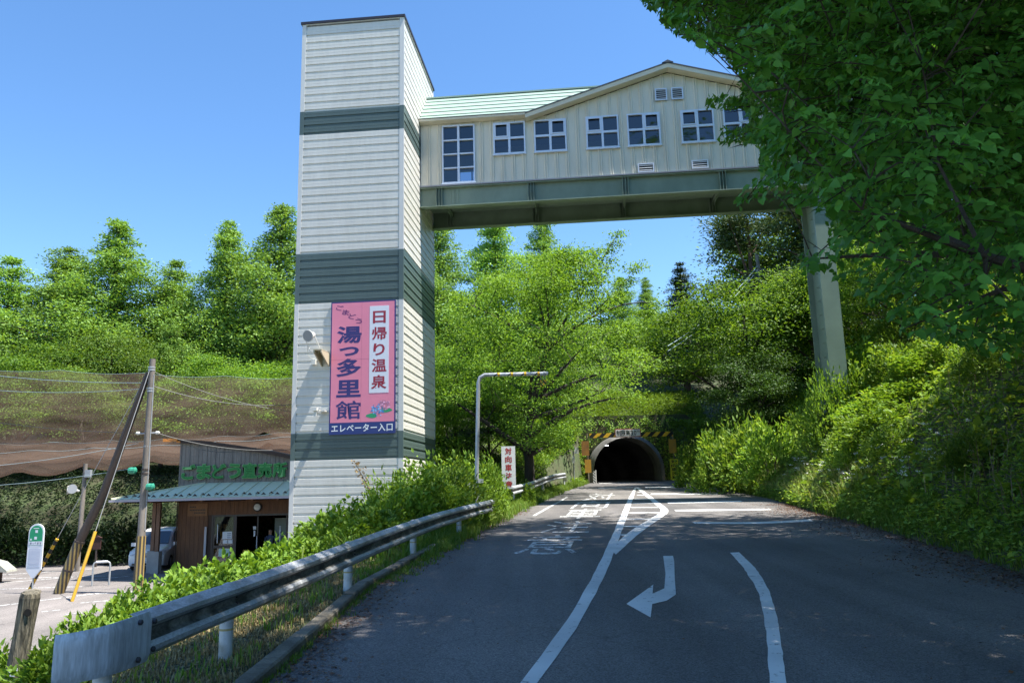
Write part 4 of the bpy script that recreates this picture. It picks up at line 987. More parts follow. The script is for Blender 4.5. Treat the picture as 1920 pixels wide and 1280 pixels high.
for A_, B_ in ((C0, T0_), (C1, T1_)): MB().tube([Vector(A_) + Vector((0, 0, 0.02)), Vector(B_) + Vector((0, 0, 0.02))], 0.03, 6).build("hip_cap", m_mint, shop)
MB().box(-1.97, WE + 1.0, EY - 0.1, EY + 0.02, ez_ - 0.13, ez_ - 0.035).build("gutter", m_gut, shop)
MB().box(-2.05, -1.95, EY, 1.2, ez_ - 0.13, ez_ - 0.035).build("gutter", m_gut, shop)
MB().box(-1.9, WE + 0.9, EY + 0.04, 0.0, ez_ - 0.1, ez_ - 0.06).build("canopy_soffit", m_wdk, shop)
for k in range(9): MB().box(-1.4 + k * 1.1, -1.3 + k * 1.1, EY + 0.05, -0.02, ez_ - 0.2, ez_ - 0.105).build("rafter", m_wbr, shop)
# posts on concrete footings
for px, py_ in ((-0.55, -0.75), (-0.95, -0.3)):
    MB().box(px - 0.08, px + 0.08, py_ - 0.08, py_ + 0.08, 0.95, ez_ - 0.1).build("canopy_post", m_post, shop)
    MB().box(px - 0.17, px + 0.17, py_ - 0.17, py_ + 0.17, 0, 0.95).build("post_footing", mat("pale footing concrete", (0.34, 0.34, 0.33), 0.85, var=0.2, scale=3), shop)
# door: frame, leaf with panes and notices, opening beyond
m_dfr = mat("dark bronze door frame", (0.03, 0.022, 0.02), 0.4)
dx = [doorx0, 2.68, 4.95, doorx1]
fr_ = MB()
for xx in (doorx0, 2.66, 5.3): fr_.box(xx, xx + 0.07, -0.03, 0.05, 0.03, sz_(doorz))
fr_.box(doorx0 + 0.07, 5.3, -0.028, 0.048, sz_(doorz) - 0.08, sz_(doorz) - 0.002)
fr_.build("door_frame", m_dfr, shop)
lf = MB().box(1.66, 2.66, -0.012, 0.028, 0.98, 1.1).box(1.66, 1.72, -0.012, 0.028, 0.05, 0.98).box(1.66, 1.72, -0.012, 0.028, 1.1, sz_(doorz) - 0.09).box(2.58, 2.655, -0.012, 0.028, 0.05, .98).box(2.58, 2.655, -0.012, 0.028, 1.1, sz_(doorz) - 0.09).build("door", m_dfr, shop)
MB().box(1.72, 2.58, 0.004, 0.01, 1.1, sz_(doorz) - 0.09).build("pane", m_shgl, lf); MB().box(1.72, 2.58, 0.004, 0.01, 0.05, 0.98).build("pane", m_shgl, lf)
MB().tube([(1.9, -0.1, 1.2), (1.9, -0.12, 1.95), (1.86, -0.05, 2.05)], 0.02, 8).build("handle", m_alu, lf)
MB().box(2.1, 2.53, -0.03, -0.022, 1.38, 1.71).build("notice", m_paper, lf); MB().box(2.13, 2.34, -0.03, -0.022, 1.18, 1.34).build("notice", m_paper, lf); MB().box(2.37, 2.57, -0.03, -0.022, 1.18, 1.34).build("notice", m_paper, lf)
MB().box(1.96, 2.46, -0.03, -0.022, 0.62, 0.95).build("notice", mat("pale green notice", (0.5, 0.66, 0.58), 0.6), lf)
m_ink = mat("notice print", (0.1, 0.13, 0.2), 0.6)
for k in range(9): MB().box(2.33 + 0.055 * (k % 3), 2.365 + 0.055 * (k % 3), -0.033, -0.031, 1.42 + 0.09 * (k // 3), 1.47 + 0.09 * (k // 3)).build("notice_print", m_ink, lf)
d2 = MB().box(3.5, 3.56, 0.5, 0.54, 0.05, sz_(doorz) - 0.09).box(4.85, 4.92, 0.5, 0.54, 0.05, sz_(doorz) - 0.09).build("inner_door", m_dfr, shop)
MB().tube([(3.53, 0.44, 0.9), (3.53, 0.44, 1.45)], 0.02, 8).build("handle", m_alu, d2); MB().tube([(4.75, -0.06, 0.9), (4.75, -0.06, 1.9)], 0.02, 8).build("handle", m_alu, d2)
MB().box(3.33, 3.47, 0.46, 0.47, 1.75, 1.9).build("notice", m_paper, d2); MB().box(3.36, 3.44, 0.46, 0.47, 1.44, 1.7).build("notice", m_paper, d2)
MB().box(2.95, 3.25, 0.3, 0.34, 0.6, 0.85).build("yellow_notice", mat("amber notice", (0.5, 0.33, 0.04), 0.6), d2)
lt = MB().lathe([(0.2, 0.0), (0.2, -0.07), (0.17, -0.09)], (3.68, -0.02, sz_(-0.72)), 20, 'y').build("wall_lamp", m_dfr, shop)
MB().lathe([(0.155, -0.092), (0.14, -0.12), (0.08, -0.14), (0.01, -0.145)], (3.68, -0.02, sz_(-0.72)), 20, 'y').build("lamp_globe", m_lampw, lt)
pq = MB().box(0.46, 1.36, -0.05, -0.026, sz_(-1.06), sz_(-0.5)).build("wooden_plaque", wood("plaque wood", (0.26, 0.13, 0.055), (0.18, 0.085, 0.04)), shop)
for z, x0, x1 in ((-0.64, .54, .86), (-0.78, .54, 1.3), (-0.91, .76, 1.3)):
    for k in range(int((x1 - x0) / 0.075)): MB().box(x0 + k * 0.075, x0 + k * 0.075 + 0.055, -0.054, -0.051, sz_(z) - 0.035, sz_(z) + 0.02).build("plaque_print", m_blk, pq)
MB().box(1.28, 1.38, -0.09, -0.03, 0.65, 1.95).build("narrow_sign", mat("pale narrow sign", (0.45, 0.45, 0.48), 0.6), shop)
MB().tube([(0.02, -0.16, 0.2), (0.02, -0.16, ez_ - 0.15)], 0.03, 8).build("downpipe", m_wdk, shop)
ob_ = MB().box(-0.75, -0.1, -0.35, -0.1, sz_(2.36), sz_(2.5)).box(-0.15, 0.02, -0.28, -0.2, sz_(2.3), sz_(2.38)).build("orange_lamp", mat("orange lamp housing", (0.62, 0.22, 0.03), 0.45), shop)
# green raised letters
m_glet = mat("green letters", (0.006, 0.19, 0.025), 0.5); m_gedge = mat("letter edge", (0.2, 0.5, 0.16), 0.5)
xx = 0.1
for c in 'ごまどう直売所':
    w_ = 0.66 if c in 'ごまどう' else 0.68
    put_text(c, (xx, -0.10, sz_(0.60)), (1, 0, 0), (0, 0, 1), w_, 0.70, m_gedge, shop, "sign_character", bold=0.05, ext=0.04)
    put_text(c, (xx + 0.02, -0.147, sz_(0.62)), (1, 0, 0), (0, 0, 1), w_ - 0.04, 0.66, m_glet, shop, "sign_character_face", bold=0.03, ext=0.004)
    xx += 0.705

# ------------------------------------------------------------------ white van behind the posts
m_car = mat("white car paint", (0.72, 0.73, 0.75), 0.25, coat=0.6); m_tyre = mat("tyre rubber", (0.02, 0.02, 0.02), 0.85); m_rim = mat("alloy rim", (0.4, 0.41, 0.43), 0.3, 0.7)
m_cgl = mat("car glass", (0.03, 0.045, 0.065), 0.06, spec=0.8); m_chr = mat("dark chrome grille", (0.05, 0.05, 0.055), 0.25, 0.7); m_hl = mat("headlight lens", (0.45, 0.5, 0.55), 0.1)
van = thing("parked_van", "white minivan parked beside the shop facing the road", "van", (-17.15, 36.9, PK), radians(8))
# body sections: (y, half width at sill, half width at shoulder, half width at roof, z sill, z shoulder, z top)
S = [(0.0, .62, .66, .60, .32, .62, .78), (0.06, .76, .79, .70, .24, .72, .92), (0.35, .83, .85, .74, .2, .86, 1.02), (0.95, .85, .86, .74, .2, .95, 1.12), (1.55, .85, .86, .70, .2, 1.0, 1.68), (1.9, .85, .86, .69, .2, 1.0, 1.82), (3.2, .85, .86, .69, .2, 1.02, 1.85), (4.2, .85, .86, .67, .22, 1.02, 1.8), (4.45, .8, .82, .62, .3, 1.0, 1.68), (4.5, .76, .78, .6, .36, .98, 1.6)]
vs = []; fs = []
for y, a, b_, c, z0, z1, z2 in S:
    ring = [(-a, z0), (-b_, (z0 + z1) / 2), (-b_, z1), (-c, z2 - 0.06), (-c + 0.1, z2), (c - 0.1, z2), (c, z2 - 0.06), (b_, z1), (b_, (z0 + z1) / 2), (a, z0)]
    vs += [(x, y, z) for x, z in ring]
for i in range(len(S) - 1):
    for k in range(10): fs.append((i * 10 + k, i * 10 + (k + 1) % 10, (i + 1) * 10 + (k + 1) % 10, (i + 1) * 10 + k))
fs += [tuple(range(10)), tuple(range(90 + 9, 89, -1))]
vb = MB().add(vs, fs).build("body", m_car, van, smooth=True)
sub = vb.modifiers.new("round", 'BEVEL'); sub.width = 0.03; sub.segments = 2; sub.limit_method = 'ANGLE'; sub.angle_limit = radians(25)
MB().add([(-.66, .99, 1.12), (.66, .99, 1.12), (.60, 1.54, 1.66), (-.60, 1.54, 1.66), (-.70, .985, 1.10), (.70, .985, 1.10), (.64, 1.56, 1.70), (-.64, 1.56, 1.70)], [(0, 1, 2, 3), (4, 5, 1, 0), (5, 6, 2, 1), (6, 7, 3, 2), (7, 4, 0, 3)])
b = MB().prism([(-.68, .965, 1.145), (.68, .965, 1.145), (.63, 1.515, 1.69), (-.63, 1.515, 1.69)], (0, -0.03, 0.025)); b.build("windscreen", m_cgl, van)
for s in (-1, 1):
    for (y0, y1, zt) in ((1.32, 2.2, 1.68), (2.28, 3.2, 1.7), (3.28, 4.15, 1.66)):
        yl = y0 + (0.38 if y0 < 1.5 else 0)
        MB().prism([(s * .862, y0, 1.06), (s * .862, y1, 1.06), (s * .715, y1, zt), (s * .715, yl, zt)], (s * 0.012, 0, 0.004)).build("side_window", m_cgl, van)
    MB().prism([(s * .36, -0.0, .68), (s * .74, .06, .70), (s * .80, .3, .9), (s * .62, .1, .88), (s * .38, .0, .80)], (0, -0.05, 0.01)).build("headlight", m_hl, van)
    MB().box(s * 0.95 - 0.1, s * 0.95 + 0.1, 1.12, 1.24, 1.06, 1.22).build("mirror", m_car, van)
    for y in (0.85, 3.6):
        wv = MB().lathe([(0.2, -0.1), (0.31, -0.1), (0.325, -0.07), (0.325, 0.07), (0.31, 0.1), (0.2, 0.1)], (s * 0.77, y, 0.325), 24, 'x').build("wheel", m_tyre, van, smooth=True)
        MB().lathe([(0.2, 0.0), (0.19, s * 0.02), (0.05, s * 0.035), (0.02, s * 0.045)], (s * 0.875, y, 0.325), 16, 'x').build("rim", m_rim, wv)
gr_ = MB().box(-.42, .42, -0.04, 0.02, .62, .80).build("grille", m_chr, van)
for k in range(3): MB().box(-.42, .42, -0.055, -0.041, .64 + k * .055, .66 + k * .055).build("grille_bar", m_alu, gr_)
MB().box(-.6, .6, -0.035, 0.03, .28, .36).build("lower_intake", m_chr, van); MB().box(-.165, .165, -0.06, -0.03, .44, .6).build("number_plate", m_paper, van)
MB().box(-.02, .02, 1.8, 3.0, 1.86, 1.87).build("roof_strip", m_car, van)

# ------------------------------------------------------------------ person in the shop doorway (dim, standing behind the open door)
per = thing("person", "person in dark clothes standing inside the dark shop doorway", "person", (SX + 4.0, SY + 0.95, PK + 0.03))
me_ = bpy.data.meshes.new("body")
jn = {'pel': (0, 0, .92, .15), 'chest': (0, 0, 1.25, .165), 'neck': (0, 0, 1.45, .06), 'head': (0, -.02, 1.6, .10), 'top': (0, -.01, 1.7, .075), 'lh': (-.1, 0, .86, .10), 'lk': (-.12, -.02, .48, .07), 'la': (-.12, .02, .08, .05), 'lt': (-.12, -.16, .03, .035),
      'rh': (.1, 0, .86, .10), 'rk': (.12, -.03, .48, .07), 'ra': (.13, .02, .08, .05), 'rt': (.14, -.16, .03, .035), 'ls': (-.2, 0, 1.37, .06), 'le': (-.26, .02, 1.1, .045), 'lw': (-.16, -.2, .98, .033), 'lp': (-.1, -.26, .98, .03), 'rs': (.2, 0, 1.37, .06), 're': (.26, .03, 1.1, .045), 'rw': (.2, -.18, .95, .033), 'rp': (.15, -.25, .94, .03)}
ed = [('pel', 'chest'), ('chest', 'neck'), ('neck', 'head'), ('head', 'top'), ('pel', 'lh'), ('lh', 'lk'), ('lk', 'la'), ('la', 'lt'), ('pel', 'rh'), ('rh', 'rk'), ('rk', 'ra'), ('ra', 'rt'), ('chest', 'ls'), ('ls', 'le'), ('le', 'lw'), ('lw', 'lp'), ('chest', 'rs'), ('rs', 're'), ('re', 'rw'), ('rw', 'rp')]
ks = list(jn); me_.from_pydata([jn[k][:3] for k in ks], [(ks.index(a), ks.index(b)) for a, b in ed], [])
po = bpy.data.objects.new("body", me_); COL.objects.link(po); po.parent = per
po.modifiers.new("skin", 'SKIN'); sm = po.modifiers.new("smooth", 'SUBSURF'); sm.levels = 1; sm.render_levels = 2
for i, k in enumerate(ks):
    me_.skin_vertices[0].data[i].radius = (jn[k][3], jn[k][3] * (0.7 if k in ('pel', 'chest') else 1)); me_.skin_vertices[0].data[i].use_root = (k == 'pel')
def body_mat():
    m, nt, b, o = _mat("clothes and skin"); N, L = nt.nodes, nt.links
    tc = N.new("ShaderNodeTexCoord"); sp = N.new("ShaderNodeSeparateXYZ"); L.new(tc.outputs["Object"], sp.inputs[0])
    rp = N.new("ShaderNodeValToRGB"); rp.color_ramp.interpolation = 'CONSTANT'; e = rp.color_ramp.elements
    e[0].position = 0; e[0].color = (0.03, 0.03, 0.035, 1); e[1].position = 0.48; e[1].color = (0.05, 0.07, 0.13, 1)
    k = e.new(0.745); k.color = (0.42, 0.24, 0.16, 1); k = e.new(0.845); k.color = (0.02, 0.015, 0.012, 1)
    dv = N.new("ShaderNodeMath"); dv.operation = 'DIVIDE'; dv.inputs[1].default_value = 1.95; L.new(sp.outputs[2], dv.inputs[0]); L.new(dv.outputs[0], rp.inputs[0]); L.new(rp.outputs[0], b.inputs["Base Color"]); b.inputs["Roughness"].default_value = 0.8
    return m
me_.materials.append(body_mat())

# ------------------------------------------------------------------ utility pole, brace pole, stays, wires
m_cpole = mat("aged pole concrete", (0.24, 0.21, 0.18), 0.8, c2=(0.11, 0.095, 0.08), scale=1.2, stretch=(2, 2, 0.4), fine=0.15, fscale=25)
m_wpole = wood("dark creosoted pole", (0.07, 0.05, 0.04), (0.04, 0.03, 0.025)); m_wire = mat("steel stay wire", (0.45, 0.44, 0.42), 0.5, 0.4); m_cab = mat("black cable", (0.03, 0.04, 0.045), 0.5); m_cabg = mat("pale cable", (0.3, 0.4, 0.42), 0.5)
m_ygrd = striped("pole guard stripes", (0.36, 0.25, 0.08), (0.05, 0.042, 0.035), 7.0, (1, 0.6, 0), 0.45); m_yp = mat("yellow stay cover", (0.68, 0.40, 0.03), 0.5, c2=(0.5, 0.3, 0.04), scale=6)
up_b = Vector((-13.63, 28.84, PK)); up_t = Vector((-13.6, 28.84, 5.0))
up = thing("utility_pole", "tall weathered utility pole with yellow striped guard in the car park", "utility pole", up_b)
H_ = up_t.z - PK; lean_ = Vector((0.02, 0, 0))
MB().tube([(0, 0, -0.2), lean_ * 0.5 + Vector((0, 0, H_ / 2)), lean_ + Vector((0, 0, H_))], [0.155, 0.13, 0.105], 14).build("shaft", m_cpole, up, smooth=True)
MB().tube([(0, 0, 0.02), (0, 0, 2.0)], [0.175, 0.168], 14).build("striped_guard", m_ygrd, up, smooth=True)
for z in (H_ - 0.35, H_ - 0.45, H_ - 1.15, H_ - 1.25, H_ - 3.3, 4.2, 4.35): MB().tube([(0.01, 0, z), (0.01, 0, z + 0.06)], 0.15 if z < 5 else 0.125, 12).build("pole_band", m_galv if z > 5 else m_wpole, up)
m_gcap = mat("green plastic cover", (0.03, 0.25, 0.16), 0.5)
for p in ((-0.42, -0.1, 4.35), (0.28, -0.12, 3.75)):
    MB().lathe([(0.04, -0.16), (0.11, -0.13), (0.13, -0.04), (0.12, 0.05), (0.13, 0.1), (0.05, 0.15)], p, 10, 'x').build("cable_cover", m_gcap, up)
MB().tube([(-0.3, 0, 5.7), (0.32, 0, 5.72)], 0.03, 6).build("crossbar", m_galv, up)
for sx in (-0.35, 0.37): MB().lathe([(0.03, -0.08), (0.06, -0.05), (0.06, 0.05), (0.03, 0.08)], (sx, 0, 5.72), 10, 'x').build("insulator", m_lampw, up)
MB().tube([(0.14, -0.05, 2.2), (0.13, -0.05, H_ - 0.6)], 0.018, 6).build("conduit", m_galv, up)
bp_b = Vector((-16.78, 29.38, PK))
bpole = thing("brace_pole", "dark timber brace pole leaning against the utility pole", "pole", bp_b)
tip = up_t + Vector((-0.15, 0.05, -0.5)) - bp_b; mid = tip * 0.45 + Vector((0.12, 0, -0.1))
MB().tube([tip * -0.02, tip * 0.22 + Vector((-0.02, 0, 0.0)), mid, tip * 0.75 + Vector((0.06, 0, -0.02)), tip], [0.17, 0.16, 0.15, 0.135, 0.11], 12).build("shaft", m_wpole, bpole, smooth=True)
MB().tube([tip * 0.005, tip * 0.225 + Vector((-0.02, 0, 0.0))], [0.185, 0.175], 12).build("striped_guard", m_ygrd, bpole, smooth=True)
for t in (0.1, 0.225): MB().tube([tip * t, tip * (t + 0.008)], 0.19, 12).build("guard_band", m_wpole, bpole)
def sag(a, b, s, n=14):
    a, b = Vector(a), Vector(b); return [a.lerp(b, i / n) + Vector((0, 0, -4 * s * (i / n) * (1 - i / n))) for i in range(n + 1)]
st1 = thing("stay_wire", "stay wire with black and yellow spiral cover behind the wooden post", "stay wire", (-18.5, 30.4, PK), 0, "stay wires of the utility pole")
t1 = up_t + Vector((-0.1, 0, -0.42)) - Vector(st1.location)
MB().tube([(0, 0, 0), t1], 0.013, 6).build("wire", m_wire, st1); MB().tube([t1 * 0.0, t1 * 0.235], 0.06, 10).build("striped_cover", striped("spiral stripes", Y_, K_, 2.4, (0.6, 0, 1.0)), st1, smooth=True)
st2 = thing("stay_wire", "stay wire with plain yellow cover right of the brace pole", "stay wire", (-15.02, 27.13, PK), 0, "stay wires of the utility pole")
t2 = up_t + Vector((-0.05, -0.1, -0.42)) - Vector(st2.location)
MB().tube([(0, 0, 0), t2], 0.013, 6).build("wire", m_wire, st2); MB().tube([t2 * 0.0, t2 * 0.28], 0.055, 10).build("yellow_cover", m_yp, st2, smooth=True)
wires = [("pale cable running left from the top of the utility pole", (-13.6, 28.84, 4.1), (-32, 34, 7.4), .6, m_cabg, .011), ("lower pale cable running left from the utility pole", (-13.6, 28.84, 3.9), (-32, 36, 6.6), .7, m_cabg, .010),
         ("thin wire running left below the pole bands", (-13.6, 28.84, 2.2), (-32, 33, 5.6), .6, m_cab, .008), ("thin low wire running left in front of the netting", (-13.95, 28.84, 1.9), (-32, 33, 3.5), .4, m_cab, .008),
         ("black cable from the pole top down to the tower", (-13.6, 28.84, 4.55), (-8.8, 31.2, 3.1), .25, m_cab, .010), ("black cable from the pole to the tower side, the middle one", (-13.6, 28.84, 4.0), (-8.8, 31.0, 3.4), .3, m_cab, .012),
         ("black cable from the crossbar to the tower side", (-13.25, 28.84, 2.2), (-8.8, 31.0, 1.6), .25, m_cab, .010), ("pale wire from the crossbar to the shop roof corner", (-13.25, 28.84, 2.15), (-12, 36.2, 2.0), .4, m_cab, .008),
         ("long pale wire crossing in front of the netting", (-32, 33, 1.8), (-13.95, 28.84, 1.85), .7, m_cabg, .008), ("lowest pale wire in front of the netting", (-32, 35, 0.9), (-14, 28.84, 0.95), .5, m_cabg, .008)]
for lb, a, b_, s_, m_, r_ in wires:
    tag(MB().tube(sag(a, b_, s_), r_, 5).build("overhead_cable", m_, None), lb, "cable", "overhead cables at the utility pole")

# ------------------------------------------------------------------ bus stop sign
m_bgreen = mat("bus sign green", (0.0, 0.27, 0.12), 0.45); m_bwh = mat("bus sign white", (0.68, 0.7, 0.74), 0.45); m_btime = mat("timetable grey", (0.5, 0.53, 0.62), 0.5)
bs = thing("bus_stop_sign", "white bus stop sign with rounded green top by the car park", "sign", (-17.9, 29.6, PK), -0.1)
def rnd(wd, z0, z1, zt, y, n=10):
    """plate: pointed foot, straight sides, round top"""
    p = [(0.05, z0), (wd, z1)] + [(wd * cos(pi * k / n), zt + wd * sin(pi * k / n)) for k in range(n + 1)] + [(-wd, z1), (-0.05, z0)]
    return [(x, y, z) for x, z in p]
MB().prism(rnd(0.3, 0.55, 0.85, 2.2, -0.02), (0, 0.05, 0)).build("sign_plate", m_bwh, bs)
MB().prism([(0.255, -0.026, 1.72), *[(0.255 * cos(pi * k / 10), -0.026, 2.18 + 0.255 * sin(pi * k / 10)) for k in range(11)], (-0.255, -0.026, 1.72)], (0, 0.004, 0)).build("green_panel", m_bgreen, bs)
MB().box(-.255, .255, -0.028, -0.0225, 1.73, 1.86).build("name_panel", m_bwh, bs); MB().box(-.23, .23, -0.026, -0.0225, 1.02, 1.6).build("timetable", m_btime, bs); MB().box(-.25, .25, -0.026, -0.0225, .93, .96).build("line", m_btime, bs)
for k, c in enumerate('湯っ多里館'): put_text(c, (-.23 + k * .095, -0.031, 1.75), (1, 0, 0), (0, 0, 1), .085, .085, m_ink, bs, "character", bold=0.02, box=EM)
for x0, z0, w_, h_ in ((-.04, 2.17, .1, .1), (-.06, 1.93, .1, .1), (-.22, 1.9, .06, .06), (-.12, 2.32, .22, .025), (-.18, 1.665, .34, .02)): MB().box(x0, x0 + w_, -0.030, -0.0265, z0, z0 + h_).build("print", m_bwh, bs)
for k in range(12): MB().box(-.2, .2 - .1 * (k % 3 == 0), -0.028, -0.0262, 1.06 + k * .043, 1.067 + k * .043).build("print", m_bwh, bs)
MB().tube([(0, 0.02, 0.0), (0, 0.02, 0.9)], 0.03, 10).build("pole", m_galv, bs); MB().lathe([(0.3, 0), (0.28, 0.1), (0.1, 0.16)], (0, 0.02, 0), 16).build("base", m_kerb, bs)
# ------------------------------------------------------------------ bicycle rail, low stone, loudspeaker pole, notice post
hp2 = thing("hoop_barrier", "silver hoop shaped bicycle rail on the car park asphalt", "barrier", (-16.42, 31.6, PK), 0.3)
MB().tube([(-.3, 0, -.1), (-.3, 0, .78), (-.27, 0, .86), (-.2, 0, .9), (.2, 0, .9), (.27, 0, .86), (.3, 0, .78), (.3, 0, -.1)], 0.035, 10).build("hoop", m_galv, hp2, smooth=True)
MB().tube([(-.2, 0, .9), (.2, 0, .9)], 0.048, 10).build("grip", m_bwh, hp2)
ls = thing("loudspeaker_pole", "grey pole with white loudspeaker horns behind the brace pole", "pole", (-20.7, 37.6, PK))
MB().tube([(0, 0, -.2), (0.04, 0, 5.0)], [.11, .09], 12).build("shaft", m_cpole, ls)
oriented_lathe([(0.05, -0.4), (0.08, -0.15), (0.2, 0.1), (0.22, 0.12)], (-0.5, -0.2, 3.75), (-1, -0.5, 0.1)).build("horn", m_lampw, ls); oriented_lathe([(0.05, -0.4), (0.08, -0.15), (0.2, 0.1), (0.22, 0.12)], (-0.35, -0.25, 3.8), (0.3, -1, 0.1)).build("horn", mat("grey horn", (0.3, 0.31, 0.32), 0.5), ls)
MB().box(.1, .36, -.15, .05, 4.35, 4.7).build("equipment_box", mat("grey box", (0.28, 0.3, 0.32), 0.5), ls)
ns = thing("notice_post", "small dark red notice board on a post by the bank", "sign", (-20.9, 39.6, PK))
MB().box(-.2, .2, -.03, .03, .85, 1.4).prism([(-.25, -.06, 1.4), (.25, -.06, 1.4), (0, -.06, 1.52)], (0, .12, 0)).build("board", mat("dull red board", (0.05, 0.018, 0.015), 0.8), ns); MB().box(-.04, .04, -.02, .06, 0, .85).build("post", m_wpole, ns)
sl = thing("stone_slab", "pale rounded stone slab at the left edge of the car park", "stone", (-22.0, 33.6, PK))
MB().prism([(-.9, -.3, .55), (.75, -.3, .42), (.72, -.3, .5), (.3, -.3, .82), (-.3, -.3, .98), (-.9, -.3, 1.02)], (0, .7, 0)).build("slab", mat("pale stone", (0.36, 0.36, 0.31), 0.9, c2=(0.22, 0.22, 0.18), scale=5, fine=.2, fscale=30), sl); MB().box(-.8, .2, -.2, .3, -.05, .56).build("plinth", m_wdk, sl)
# wooden stub post in the foreground
wp = thing("wooden_stub_post", "weathered square cut timber post in the lower left foreground", "post", (-5.93, 9.75, float(TERR(-5.93, 9.75))))
hst = -1.14 - wp.location.z
m_stub = mat("split grey timber", (0.2, 0.175, 0.125), 0.9, c2=(0.035, 0.032, 0.022), scale=3.0, stretch=(9, 9, 0.9), fine=.35, fscale=9, lo=.38, hi=.62, bump=.8, bscale=12)
bmv = MB().tube([(-.14, 0, -.3), (-.1, 0, .3), (-.02, 0, hst * .7), (.02, 0, hst - .06), (.025, 0, hst)], [.125, .12, .112, .11, .1], 10)
rs_ = random.Random(4); bmv.v = [(x + rs_.uniform(-.008, .008), y + rs_.uniform(-.008, .008), z + (rs_.uniform(-.02, .02) if z > hst - .03 else 0)) for x, y, z in bmv.v]
bmv.build("post", m_stub, wp)
MB().lathe([(.045, 0), (.045, -.012)], (.07, -.095, hst - .22), 10, 'y').build("knot_hole", mat("rotten hole", (0.01, 0.008, 0.006), .9), wp)
tg = MB().box(-.09, .02, -.128, -.122, hst - .93, hst - .84).build("number_tag", m_bwh, wp)
put_text('7', (-.05, -.130, hst - .92), (1, 0, 0), (0, 0, 1), .035, .065, m_blk, tg, "character", bold=.01)

# ------------------------------------------------------------------ brown shade netting strung above the bank
def net_mat(nm, dens):
    m, nt, b, o = _mat(nm); N, L = nt.nodes, nt.links
    d = N.new("ShaderNodeBsdfDiffuse"); d.inputs[0].default_value = (0.165, 0.118, 0.09, 1); t = N.new("ShaderNodeBsdfTransparent")
    tl_ = N.new("ShaderNodeBsdfTranslucent"); tl_.inputs[0].default_value = (0.17, 0.1, 0.07, 1)
    m2 = N.new("ShaderNodeMixShader"); m2.inputs[0].default_value = 0.35; L.new(d.outputs[0], m2.inputs[1]); L.new(tl_.outputs[0], m2.inputs[2])
    mx = N.new("ShaderNodeMixShader"); tc = N.new("ShaderNodeTexCoord"); mp = N.new("ShaderNodeMapping"); mp.inputs["Scale"].default_value = (0.5, 0.5, 2.4); L.new(tc.outputs["Object"], mp.inputs["Vector"])
    nz = N.new("ShaderNodeTexNoise"); nz.inputs["Scale"].default_value = 0.9; nz.inputs["Detail"].default_value = 6; L.new(mp.outputs[0], nz.inputs["Vector"])
    n2 = N.new("ShaderNodeTexNoise"); n2.inputs["Scale"].default_value = 22; L.new(tc.outputs["Object"], n2.inputs["Vector"])
    ad = N.new("ShaderNodeMath"); ad.operation = 'MULTIPLY_ADD'; ad.inputs[1].default_value = 0.5; L.new(n2.outputs["Fac"], ad.inputs[0]); L.new(nz.outputs["Fac"], ad.inputs[2])
    mr = N.new("ShaderNodeMapRange"); mr.inputs[1].default_value = 0.55; mr.inputs[2].default_value = 1.0; mr.inputs[3].default_value = dens - 0.16; mr.inputs[4].default_value = dens + 0.2; L.new(ad.outputs[0], mr.inputs[0]); L.new(mr.outputs[0], mx.inputs[0])
    L.new(t.outputs[0], mx.inputs[1]); L.new(m2.outputs[0], mx.inputs[2]); L.new(mx.outputs[0], o.inputs["Surface"])
    return m
m_net = net_mat('brown netting', 0.34); m_net2 = net_mat('doubled brown netting', 0.6)
def net(label, A, B, C, D, su, sv, nb, amp, ph=0, m=None):
    """A,B lower corners, C,D upper corners; sags between hanging lines"""
    A, B, C, D = map(Vector, (A, B, C, D)); vs = []
    for j in range(sv + 1):
        for i in range(su + 1):
            u, v = i / su, j / sv; p = A.lerp(B, u).lerp(D.lerp(C, u), v)
            sgg = abs(sin(pi * (u * nb + ph))) * amp * (1 - 0.75 * v) + abs(sin(pi * v * 2)) * 0.35
            vs.append(tuple(p + Vector((0, -0.2 * sin(pi * v), -sgg + 0.05 * sin(9 * u + 5 * v)))))
    fs = [(j * (su + 1) + i, j * (su + 1) + i + 1, (j + 1) * (su + 1) + i + 1, (j + 1) * (su + 1) + i) for j in range(sv) for i in range(su)]
    o = MB().add(vs, fs).build("netting", m or m_net, None, smooth=True)
    for j in (sv,):
        MB().tube([Vector(p) + Vector((0, -0.02, 0.01)) for p in vs[j * (su + 1):(j + 1) * (su + 1)]], 0.007, 4, cap=False).build("edge_rope", m_cabg, o)
    return tag(o, label, "netting", "brown nets strung above the bank")
net("wide brown net sheet hanging above the bank behind the poles", (-36, 40.6, 1.9), (-8.5, 40.6, 3.2), (-7, 44.5, 6.2), (-36, 44.5, 7.6), 60, 14, 6, 0.55)
net("lower brown net strip sagging in scallops above the car park", (-36, 39.8, 1.35), (-9, 39.8, 2.55), (-9, 41.5, 3.1), (-36, 41.5, 2.6), 60, 8, 9, 0.5, .2, m_net2)
net("brown net valance with scalloped edge, lowest of the nets", (-36, 39.2, 0.95), (-10, 39.2, 2.2), (-10, 40.2, 2.75), (-36, 40.2, 2.0), 60, 6, 8, 0.4, .6, m_net2)
